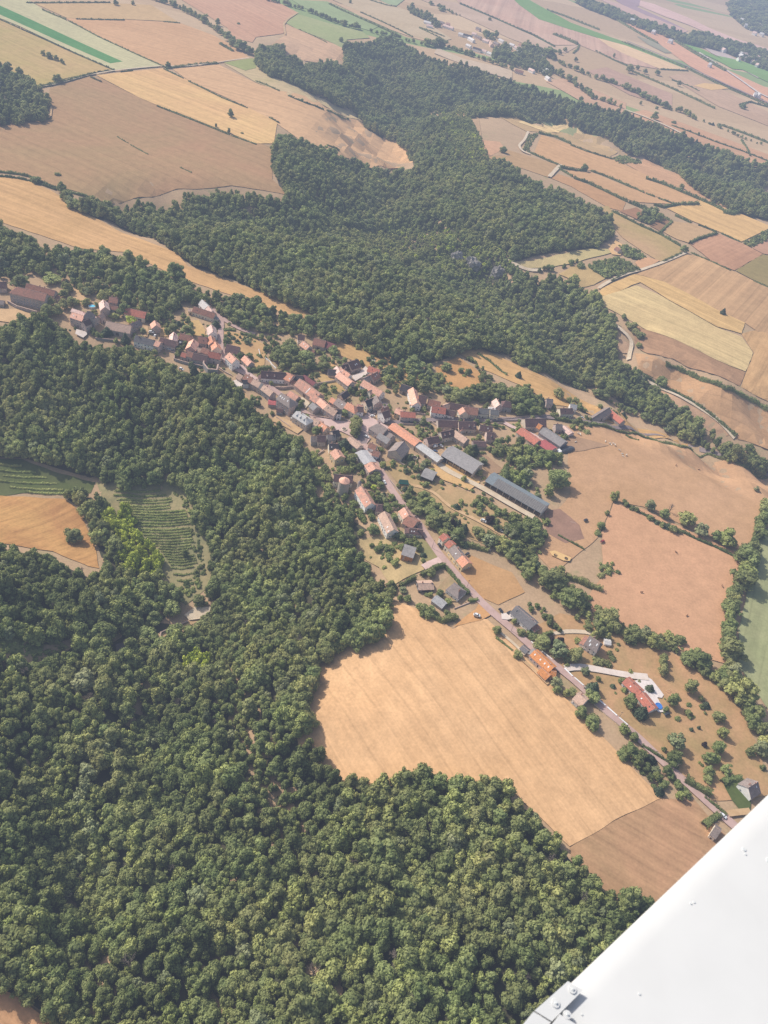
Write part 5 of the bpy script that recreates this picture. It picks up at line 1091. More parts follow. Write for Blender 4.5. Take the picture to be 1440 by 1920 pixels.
# woods: outlines as (mix, spacing, mean crown, mean height, phrase, points)
SMALL = 1.0
WOODS = [
('wood', 5.6, 9.0, 11.5, 'in the great wood below the village', 'Z', [(-60, 1215), (0, 1232), (100, 1232), (170, 1180), (215, 1165), (300, 1160), (380, 1165), (440, 1110), (390, 1120), (395, 1040), (372, 985), (355, 915), (300, 905), (230, 915), (180, 890), (100, 868), (40, 850), (-60, 846), (-60, 605), (20, 615), (70, 600), (100, 608), (120, 640), (150, 655), (190, 668), (235, 660), (300, 690), (350, 712), (425, 716), (450, 745), (470, 770), (500, 800), (540, 830), (575, 850), (590, 880), (585, 930), (640, 960), (690, 985), (668, 1010), (668, 1040), (700, 1085), (735, 1098), (735, 1135), (722, 1185), (700, 1205), (640, 1215), (592, 1248), (575, 1300), (580, 1345), (600, 1410), (640, 1458), (700, 1462), (765, 1450), (830, 1456), (870, 1462), (922, 1460), (955, 1478), (970, 1505), (1005, 1515), (1030, 1550), (1062, 1592), (1100, 1635), (1150, 1668), (1225, 1690), (1270, 1760), (1300, 2050), (200, 2050), (130, 1920), (40, 1868), (-60, 1835)]),
('wood', 5.6, 8.8, 11, 'between the valley field and the vines', 'Z', [(120, 925), (170, 925), (205, 950), (240, 1000), (285, 1050), (310, 1090), (340, 1118), (300, 1160), (215, 1165), (170, 1180), (100, 1200), (-60, 1190), (-60, 1025), (100, 1045), (165, 1075), (195, 1072), (190, 1040), (172, 985), (150, 945)]),
('lime', 4.6, 8.0, 11.5, 'in the yellow-green grove beside the vines', 'Z', [(192, 965), (235, 960), (270, 1010), (305, 1050), (290, 1085), (235, 1070), (215, 1020)]),
('lime', 5.0, 6.0, 13, 'in the small yellow-green patch of the great wood', 'Z', [(345, 1228), (372, 1215), (395, 1225), (395, 1255), (370, 1262), (345, 1250)]),
('garden', 7.5, 9.5, 10, 'in the wooded belt behind the church', 'Z', [(-60, 420), (0, 430), (40, 440), (85, 468), (170, 470), (240, 492), (330, 512), (365, 545), (450, 556), (500, 580), (560, 598), (650, 600), (690, 640), (640, 640), (560, 622), (500, 622), (440, 608), (400, 575), (340, 570), (300, 600), (240, 590), (200, 560), (165, 550), (120, 540), (90, 512), (40, 505), (20, 520), (-60, 500)]),
('wood', 6.6, 9.8, 11.5, 'in the gorge wood north of the village', 'Z', [(115, 365), (160, 382), (250, 385), (330, 388), (352, 366), (430, 358), (510, 378), (548, 378), (525, 345), (512, 310), (512, 285), (522, 255), (560, 262), (640, 300), (700, 318), (745, 328), (782, 310), (765, 282), (740, 262), (690, 238), (672, 215), (600, 178), (500, 138), (480, 115), (480, 95), (530, 85), (535, 108), (580, 120), (645, 130), (648, 85), (690, 85), (740, 92), (800, 122), (880, 148), (900, 215), (870, 222), (898, 268), (908, 305), (945, 310), (990, 338), (1060, 368), (1142, 408), (1148, 440), (1120, 460), (1040, 468), (962, 488), (985, 515), (1050, 522), (1090, 535), (1122, 560), (1152, 620), (1150, 650), (1185, 690), (1220, 720), (1290, 785), (1340, 838), (1445, 868), (1445, 890), (1370, 862), (1310, 832), (1210, 772), (1100, 722), (1000, 682), (960, 662), (880, 648), (830, 668), (770, 684), (700, 660), (650, 622), (600, 590), (560, 572), (520, 556), (440, 518), (362, 492), (330, 468), (250, 430), (190, 405), (130, 385)]),
('dark', 7.6, 10, 13, 'in the long dark wood beyond the gorge', 'Z', [(640, 90), (690, 82), (720, 74), (757, 82), (790, 105), (813, 114), (880, 127), (913, 140), (960, 155), (1000, 167), (1030, 178), (1070, 191), (1120, 204), (1173, 215), (1213, 235), (1260, 249), (1313, 272), (1373, 293), (1445, 320), (1445, 408), (1395, 398), (1345, 380), (1290, 340), (1240, 308), (1187, 288), (1147, 264), (1093, 242), (1027, 224), (960, 216), (890, 216), (800, 195), (730, 160), (660, 120)]),
('dark', 16, 18, 14, 'in the valley wood under the horizon', 'U', [(350, 0), (480, 30), (660, 85), (850, 160), (990, 192), (1100, 195), (1250, 242), (1440, 292), (1500, 420), (1440, 395), (1200, 285), (1000, 245), (780, 175), (560, 92), (420, 40)]),
('dark', 22, 24, 16, 'in the blue wood at the horizon', 'U', [(1210, 20), (1440, -10), (1560, -10), (1560, 230), (1440, 195), (1320, 155), (1240, 85)]),
('dark', 18, 20, 14, 'along the far stream', 'U', [(350, -20), (420, -10), (560, 60), (480, 60), (380, 20)]),
('garden', 10, 10.5, 10, 'among the houses of the far hamlet', 'Q', [(110, 60), (160, 45), (390, 190), (410, 240), (350, 235), (300, 170), (180, 130), (120, 95)]),
('garden', 9, 10, 10, 'among the houses of the far hamlet', 'Q', [(800, 290), (930, 320), (900, 350), (820, 330)]),
('garden', 10, 10.5, 11, 'among the houses of the far hamlet', 'Q', [(900, 440), (1000, 410), (1060, 480), (1180, 410), (1320, 440), (1420, 430), (1420, 490), (1300, 520), (1440, 640), (1420, 690), (1290, 640), (1100, 590), (940, 530), (880, 500)]),
('dark', 9, 10, 12, 'on the plateau edge wood at the left border', 'Z', [(-80, 118), (0, 122), (40, 140), (70, 165), (90, 190), (90, 222), (0, 232), (-80, 236)]),
('scrub', 5, 5.5, 4, 'in the scrub by the quarry', 'V', [(425, 350), (520, 320), (600, 305), (660, 340), (725, 372), (600, 405), (515, 425)]),
('scrub', 5, 5.5, 4, 'in the scrub above the quarry', 'V', [(600, 240), (640, 230), (770, 300), (720, 320), (640, 300)]),
('wood', 8, 9.5, 9, 'in the copse of the small plot', 'V', [(690, 80), (720, 45), (790, 35), (845, 80), (830, 100), (770, 112)]),
('scrub', 6, 6, 4, 'in the far thicket', 'U', [(560, 885), (640, 878), (740, 905), (720, 920), (600, 920)]),
('scrub', 6, 6, 5, 'in the dark thicket by the pink plot', 'V', [(1295, 225), (1440, 150), (1440, 205), (1350, 250)]),
('garden', 6.5, 8, 7, 'in the orchard above the dormered house', 'K3', [(440, 150), (590, 80), (650, 200), (800, 300), (880, 320), (640, 370), (500, 370), (380, 210)]),
('garden', 6.5, 8.5, 8, 'in the gardens north of the square', 'K', [(330, 215), (520, 140), (720, 130), (850, 290), (780, 420), (660, 400), (480, 380), (400, 420), (340, 330)]),
('garden', 6.5, 8, 7, 'in the gardens above the street', 'K', [(870, 350), (960, 400), (1030, 390), (1250, 360), (1440, 390), (1440, 470), (1300, 480), (1100, 500), (860, 500)]),
('scrub', 5, 5, 4, 'on the scrubby slope above the gardens', 'K', [(1090, 100), (1140, 100), (1220, 190), (1340, 330), (1290, 340), (1180, 220)]),
('garden', 6.5, 9, 8.5, 'in the gardens by the eastern street', 'I', [(0, 40), (130, 70), (250, 60), (350, 70), (520, 150), (530, 300), (420, 320), (240, 300), (200, 180), (0, 150)]),
('olive', 6.5, 9.5, 9, 'in the trees between the two farms', 'I', [(20, 570), (140, 560), (330, 540), (480, 600), (640, 680), (700, 740), (640, 770), (540, 780), (400, 800), (380, 980), (260, 1010), (130, 930), (90, 840), (190, 760), (160, 680), (30, 690)]),
('scrub', 5, 6, 4.5, 'below the round castle tower', 'L', [(0, 90), (120, 110), (130, 220), (220, 340), (300, 400), (420, 420), (580, 600), (700, 640), (720, 720), (560, 790), (440, 730), (400, 900), (380, 1100), (250, 1200), (0, 1200)]),
('garden', 6, 7.5, 6.5, 'in the gardens beside the castle house', 'L', [(460, 120), (600, 130), (780, 130), (840, 260), (870, 390), (700, 440), (640, 400), (560, 260)]),
('garden', 6, 8, 6.5, 'along the road opposite the castle house', 'O', [(-20, 470), (100, 475), (180, 500), (310, 570), (300, 640), (340, 700), (300, 800), (180, 720), (110, 640), (20, 540)]),
('garden', 6, 7.5, 6.5, 'behind the cream roadside row', 'O', [(340, 700), (520, 720), (540, 800), (430, 870), (560, 900), (720, 940), (620, 960), (380, 880), (260, 820)]),
('scrub', 5, 6, 5, 'on the bank below the solar barn', 'O', [(560, 460), (680, 510), (820, 600), (1000, 680), (1140, 720), (960, 720), (820, 680), (700, 560), (600, 540)]),
('garden', 6.5, 9, 8.5, 'in the copse below the solar barn', 'O', [(910, 780), (1020, 700), (1150, 720), (1165, 800), (1150, 880), (1100, 960), (1140, 1060), (1300, 1110), (1330, 1180), (1000, 1180), (880, 1010), (720, 900), (580, 790), (660, 790), (820, 880), (920, 880)]),
('garden', 6.5, 9, 8, 'in the long tree belt below the pasture', 'X', [(20, 680), (140, 650), (200, 720), (190, 800), (260, 780), (360, 850), (440, 960), (520, 1000), (680, 1030), (780, 1060), (900, 1110), (960, 1180), (1060, 1210), (1120, 1270), (1200, 1300), (1240, 1400), (1140, 1370), (980, 1250), (800, 1180), (640, 1130), (480, 1080), (330, 1060), (240, 960), (180, 890), (60, 800)]),
('garden', 6.5, 9.5, 9, 'in the broad hedge by the green meadow', 'P', [(1060, 190), (1180, 200), (1260, 310), (1340, 420), (1390, 540), (1420, 640), (1470, 700), (1470, 960), (1400, 900), (1330, 720), (1290, 560), (1240, 450), (1150, 370), (1060, 290)]),
('garden', 6, 7.5, 6.5, 'at the roadside above the big stubble field', 'N', [(440, 690), (560, 680), (650, 760), (640, 880), (760, 870), (880, 960), (830, 1000), (860, 1080), (760, 1060), (640, 930), (520, 820)]),
('garden', 6, 7, 6, 'in the roadside thicket below the bungalows', 'P', [(320, 830), (440, 790), (540, 860), (640, 920), (760, 1010), (850, 1100), (860, 1160), (750, 1210), (640, 1140), (480, 1000), (380, 900)]),
('garden', 5.5, 6.5, 5.5, 'in the upper roadside hedge', 'P', [(330, 640), (420, 640), (560, 760), (740, 880), (790, 960), (720, 960), (600, 850), (480, 780)]),
('garden', 5.5, 6.5, 5.5, 'around the garden sheds by the stubble', 'M', [(0, 770), (150, 760), (260, 830), (350, 900), (400, 1020), (560, 1120), (640, 1180), (760, 1170), (700, 1240), (560, 1230), (420, 1130), (200, 1000), (0, 900)]),
('garden', 6, 7, 6, 'around the bungalow inside the tall hedge', 'M', [(480, 640), (620, 640), (660, 760), (700, 850), (850, 980), (890, 1090), (800, 1090), (760, 980), (650, 920), (560, 960), (540, 900), (650, 860), (630, 760), (540, 720)]),
('garden', 5.5, 6.5, 6, 'in the back gardens of the slate bungalow', 'N', [(220, 60), (320, 0), (400, 50), (420, 130), (500, 180), (540, 270), (480, 260), (400, 180), (330, 130), (270, 80)]),
('scrub', 5, 5, 4.5, 'below the middle of the village', 'D', [(0, 420), (230, 500), (330, 700), (420, 860), (500, 980), (640, 900), (700, 820), (720, 960), (860, 1100), (1100, 1200), (500, 1200), (0, 1200)]),
('scrub', 4.4, 5.2, 4.5, 'on the cliff edge under the village', 'Z', [(0, 612), (60, 598), (110, 605), (140, 640), (185, 650), (235, 650), (300, 672), (345, 700), (420, 706), (455, 735), (480, 765), (530, 805), (585, 850), (604, 880), (590, 930), (560, 860), (500, 810), (450, 760), (420, 725), (340, 722), (290, 700), (235, 672), (150, 668), (100, 625), (0, 625)]),
('scrub', 3.6, 3.6, 2.6, 'on the margin of the vines', 'W', [(960, 300), (1050, 330), (1090, 420), (1120, 560), (1160, 700), (1130, 850), (1060, 890), (1000, 850), (1080, 800), (1100, 690), (1080, 560), (1060, 430), (1000, 350)]),
('scrub', 3.4, 3.0, 2.0, 'on the rough grass below the wood', 'W', [(-60, 1150), (130, 1150), (330, 1165), (370, 1200), (200, 1250), (-60, 1240)]),
('garden', 6, 7, 6.5, 'behind the long tan-roofed building', 'J', [(480, 400), (580, 400), (640, 540), (720, 700), (800, 800), (960, 860), (1060, 950), (1000, 960), (800, 900), (600, 800), (520, 660)]),
('scrub', 5, 6, 5, 'below the orange villa', 'J', [(60, 600), (230, 580), (240, 740), (520, 780), (640, 800), (400, 870), (100, 980), (30, 940)]),
('scrub', 4.5, 4.5, 3, 'on the dry slope by the orange house', 'M', [(-60, 260), (120, 240), (180, 320), (140, 380), (0, 480), (-100, 420)]),
('scrub', 4, 4, 3, 'in the triangle thicket of the pasture', 'X', [(408, 640), (440, 605), (500, 650), (520, 700), (470, 700), (410, 725)]),
('scrub', 4, 4, 3, 'in the far plateau thicket', 'U', [(60, 845), (90, 760), (150, 748), (115, 800), (90, 850)]),
]
SCRUBBY = [('Z', [(640, 425), (760, 412), (850, 425), (930, 450), (965, 490), (930, 535), (850, 522), (760, 485), (660, 455)]), ('Z', [(850, 190), (900, 260), (930, 330), (880, 330), (840, 270), (800, 210)])]
for s_, pts_ in SCRUBBY: WOODS.append(('pale', 5.0, 5.5, 5.5, 'on the pale scrubby slope of the gorge', s_, pts_))
MIX['pale'] = [('olive', .5), ('obush', .25), ('lime', .05), ('broad', .2)]
CLEAR = [('Z', [(278, 1262), (292, 1268), (238, 1392), (196, 1520), (182, 1516), (222, 1388)]), ('Z', [(172, 1560), (190, 1552), (262, 1632), (286, 1716), (272, 1722), (248, 1644)]), ('Z', [(395, 1560), (412, 1556), (440, 1640), (424, 1646)]),
         ('Z', [(205, 1200), (240, 1196), (255, 1215), (240, 1242), (215, 1245)]), ('Z', [(290, 1180), (400, 1135), (405, 1160), (300, 1205)]),
         ('J', [(-30, 640), (20, 640), (40, 760), (40, 1000), (0, 1020)]), ('L', [(430, 740), (520, 740), (640, 860), (600, 920), (440, 900)])]
LIMEW = [np.array([G(w_[5], x, y, 6)[:2] for x, y in w_[6]]) for w_ in WOODS if w_[0] in ('lime', 'pale')]
SQ = np.array([G('F', *q_)[:2] for q_ in [(90, 490), (340, 530), (640, 570), (700, 500), (870, 510), (940, 460), (1250, 640), (1150, 720), (960, 760), (940, 900), (860, 930), (560, 720), (360, 640)]])
YD = np.array([G('O', *q_)[:2] for q_ in [(250, 200), (300, 180), (560, 330), (1100, 690), (1080, 700), (540, 400), (330, 390), (220, 360)]])
CLEARW = [np.array([G(s, *p)[:2] for p in pts]) for s, pts in CLEAR]

FT = np.array(FOOT); RD = np.array([r_ for r_ in ROADS if r_[1] < 1200])
def built(X, Y, m):
    """True where a plant would stand in a building"""
    X = np.asarray(X)[:, None]; Y = np.asarray(Y)[:, None]
    dx, dy = X - FT[:, 0], Y - FT[:, 1]
    u = np.abs(dx * FT[:, 2] + dy * FT[:, 3]) - FT[:, 4]; v = np.abs(-dx * FT[:, 3] + dy * FT[:, 2]) - FT[:, 5]
    return ((u < m) & (v < m)).any(1)
def on_road(X, Y, m):
    return (np.hypot(np.asarray(X)[:, None] - RD[:, 0], np.asarray(Y)[:, None] - RD[:, 1]) < RD[:, 2] + m).any(1)
def lump(x, y, s, k=0.0):
    return 0.5 + 0.25 * (np.sin(x / s + 1.3 * np.sin(y / s * .7 + k)) + np.sin(y / s * 1.17 + 1.1 * np.sin(x / s * .9 + 2 + k)))

# dark litter under the big woods
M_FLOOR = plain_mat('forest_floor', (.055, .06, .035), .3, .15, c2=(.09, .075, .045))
k_cap = lambda m_: m_ not in ('garden',)
pool = []                                                           # x, y, crown, height, kind, phrase, cluster
for mix, spc, cd, ch, phrase, s, pts in WOODS:
    zo = min(6.0, ch * .45)
    Wp = np.array([G(s, x, y, zo)[:2] for x, y in pts])
    x0, y0 = Wp.min(0); x1, y1 = Wp.max(0)
    yy = np.arange(y0, y1, spc * .87); xx = np.arange(x0, x1, spc)
    GX, GY = np.meshgrid(xx, yy); GX = GX + (np.arange(len(yy)) % 2)[:, None] * spc / 2
    GX = (GX + nr.uniform(-.42, .42, GX.shape) * spc).ravel(); GY = (GY + nr.uniform(-.42, .42, GY.shape) * spc).ravel()
    ok = inside(Wp, GX, GY)
    for c in CLEARW: ok &= ~inside(c, GX, GY)
    GX, GY = GX[ok], GY[ok]
    V = np.stack([GX, GY, np.full(GX.shape, 5.0)], 1) - EYE; dz = V @ FWD
    u = PW / 2 + FOC * (V @ RIGHT) / dz; v = PH / 2 - FOC * (V @ UP) / dz
    ok = (u > -90) & (u < 1530) & (v > -60) & (v < 2030)
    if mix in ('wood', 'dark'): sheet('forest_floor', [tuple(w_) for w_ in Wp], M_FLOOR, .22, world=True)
    GX, GY = GX[ok], GY[ok]; ok = np.ones(GX.shape, bool)
    if spc < 8.9: ok &= ~built(GX, GY, 2.6)
    if mix in ('garden', 'scrub', 'olive'): ok &= ~on_road(GX, GY, 1.0)
    if mix not in ('lime', 'pale'):
        for c in LIMEW: ok &= ~inside(c, GX, GY)
    for X, Y in zip(GX[ok], GY[ok]):
        f = rng.lognormvariate(0, .27) * (.70 + .58 * float(lump(X, Y, 28.0))); f = min(f, 1.5 if k_cap(mix) else 9)
        if mix in ('wood', 'dark', 'garden') and rng.random() < .05: continue
        k = pick(mix)
        sc_ = .45 if k in ('bush', 'obush') and mix == 'garden' else 1
        pool.append((X, Y, cd * f * (.75 if sc_ < 1 else 1), ch * (f ** .7) * rng.uniform(.78, 1.25) * sc_, k, phrase, False))

# gardens: shrubs and small trees in every corner between the houses
for pts, dens_, cut in (([(130, 560), (330, 600), (400, 570), (480, 620), (560, 610), (660, 640), (760, 700), (830, 690), (900, 710), (1000, 730), (1060, 750), (1110, 770), (1180, 792), (1060, 830), (1050, 880), (1000, 900), (1030, 970), (1010, 1060), (960, 1050), (880, 1000), (800, 960), (770, 930), (800, 1060), (760, 1085), (700, 1060), (650, 950), (600, 890), (540, 820), (480, 770), (430, 715), (330, 700), (230, 655), (130, 625)], 5.0, .52),
                        ([(900, 1150), (1040, 1190), (1180, 1200), (1300, 1290), (1420, 1400), (1440, 1480), (1320, 1440), (1230, 1360), (1120, 1290)], 8.0, .66)):
    Wp = np.array([G('Z', *q_)[:2] for q_ in pts]); x0, y0 = Wp.min(0); x1, y1 = Wp.max(0)
    GX, GY = np.meshgrid(np.arange(x0, x1, dens_), np.arange(y0, y1, dens_)); GX = (GX + nr.uniform(-.5, .5, GX.shape) * dens_).ravel(); GY = (GY + nr.uniform(-.5, .5, GY.shape) * dens_).ravel()
    ok = inside(Wp, GX, GY) & (lump(GX, GY, 9.0, 1.0) + nr.uniform(-.2, .2, GX.shape) > cut) & ~built(GX, GY, 1.6)
    GX, GY = GX[ok], GY[ok]; ok = ~on_road(GX, GY, 1.0) & ~inside(SQ, GX, GY) & ~inside(YD, GX, GY)
    for X, Y in zip(GX[ok], GY[ok]):
        k = rng.choices(['bush', 'obush', 'broad', 'olive', 'grey', 'cone'], [38, 20, 24, 12, 4, 2])[0]
        if k in ('bush', 'obush'): d_ = rng.uniform(2.2, 5.0); pool.append((X, Y, d_, d_ * rng.uniform(.5, .8), k, 'in the village gardens', False))
        else: d_ = rng.uniform(4.0, 7.5); pool.append((X, Y, d_, d_ * rng.uniform(.75, 1.0), k, 'in the village gardens', False))

def row(mix, spc, cd, ch, phrase, s, pts, jit=1.2):
    P = dense([G(s, x, y, ch * .4) for x, y in pts], spc * .7, False)
    for p in P:
        f = rng.lognormvariate(-.1, .38)
        if rng.random() < .12: continue
        pool.append((p[0] + rng.uniform(-jit, jit) * 1.5, p[1] + rng.uniform(-jit, jit) * 1.5, cd * f, ch * f ** .6, pick(mix), phrase, False))
row('row', 8, 11, 11, 'in the tree row beside the green meadow', 'X', [(1430, 290), (1385, 440), (1350, 560), (1310, 680), (1250, 810), (1210, 930), (1195, 1040), (1195, 1150), (1210, 1260)])
row('row', 6, 8, 9, 'in the tree row beside the green meadow', 'X', [(1330, 560), (1290, 680), (1230, 800), (1195, 900)])
row('row', 9, 10, 10, 'in the tree line of the far grass field', 'T', [(60, -5), (150, 15), (250, 45), (340, 75), (430, 112), (510, 140), (600, 160)], 2)
row('row', 10, 11, 10, 'in the tree line on the rim of the gorge', 'T', [(640, 170), (700, 185), (770, 200), (840, 220), (930, 245), (1040, 255), (1100, 270), (1160, 290), (1300, 335), (1440, 385)], 3)
row('row', 9, 10, 10, 'in the tree line of the far grass field', 'S', [(840, -20), (940, 10), (1020, 45), (1100, 85), (1150, 115), (1220, 165), (1290, 210), (1330, 265), (1400, 290)], 3)
row('row', 11, 11, 10, 'in the line of trees below the far hamlet', 'U', [(190, 300), (280, 355), (360, 385), (430, 420), (530, 450), (620, 480), (700, 520), (780, 560), (880, 605), (950, 620), (1030, 660)], 4)
row('row', 12, 12, 11, 'in the line of trees below the far hamlet', 'U', [(200, 390), (280, 420), (350, 460), (400, 500), (460, 545), (520, 560), (600, 590)], 4)
row('garden', 14, 9, 7, 'along the far plateau hedge', 'U', [(1080, 680), (1160, 705), (1240, 745), (1320, 780), (1400, 805), (1440, 820)], 3)
row('row', 9, 9, 8, 'in the thicket left of the far hamlet', 'Q', [(390, 45), (450, 75), (500, 100), (570, 130)], 4)
row('garden', 7, 7.5, 6, 'on the hedge along the hay strip', 'V', [(0, 880), (150, 940), (300, 1005), (430, 1055), (590, 1135), (700, 1180), (800, 1230), (900, 1290)], 1.5)
row('garden', 8, 8, 7, 'along the chalk track', 'V', [(560, 640), (640, 660), (690, 710), (720, 760), (715, 800)], 3)
row('wood', 8, 10, 11, 'in the tree belt along the chalk track', 'V', [(720, 1040), (800, 1080), (900, 1110), (960, 1190), (1020, 1240), (1100, 1300), (1200, 1370), (1300, 1400), (1440, 1450)], 6)
row('garden', 8, 8, 8, 'in the row by the quarry clearing', 'V', [(150, 370), (230, 370), (300, 345), (370, 330), (385, 350)], 2)
row('garden', 7, 7, 6, 'in the hedge across the pasture', 'X', [(550, 265), (640, 320), (720, 370), (820, 420), (900, 450)], 1)
row('garden', 6, 7, 6, 'below the hedged lawn by the stubble', 'M', [(480, 1190), (620, 1250), (740, 1290), (850, 1240), (900, 1220)], 1.5)
row('wood', 9, 9, 9, 'in the little tree line of the pale field', 'S', [(240, 300), (280, 318), (330, 335), (360, 352)], 1)

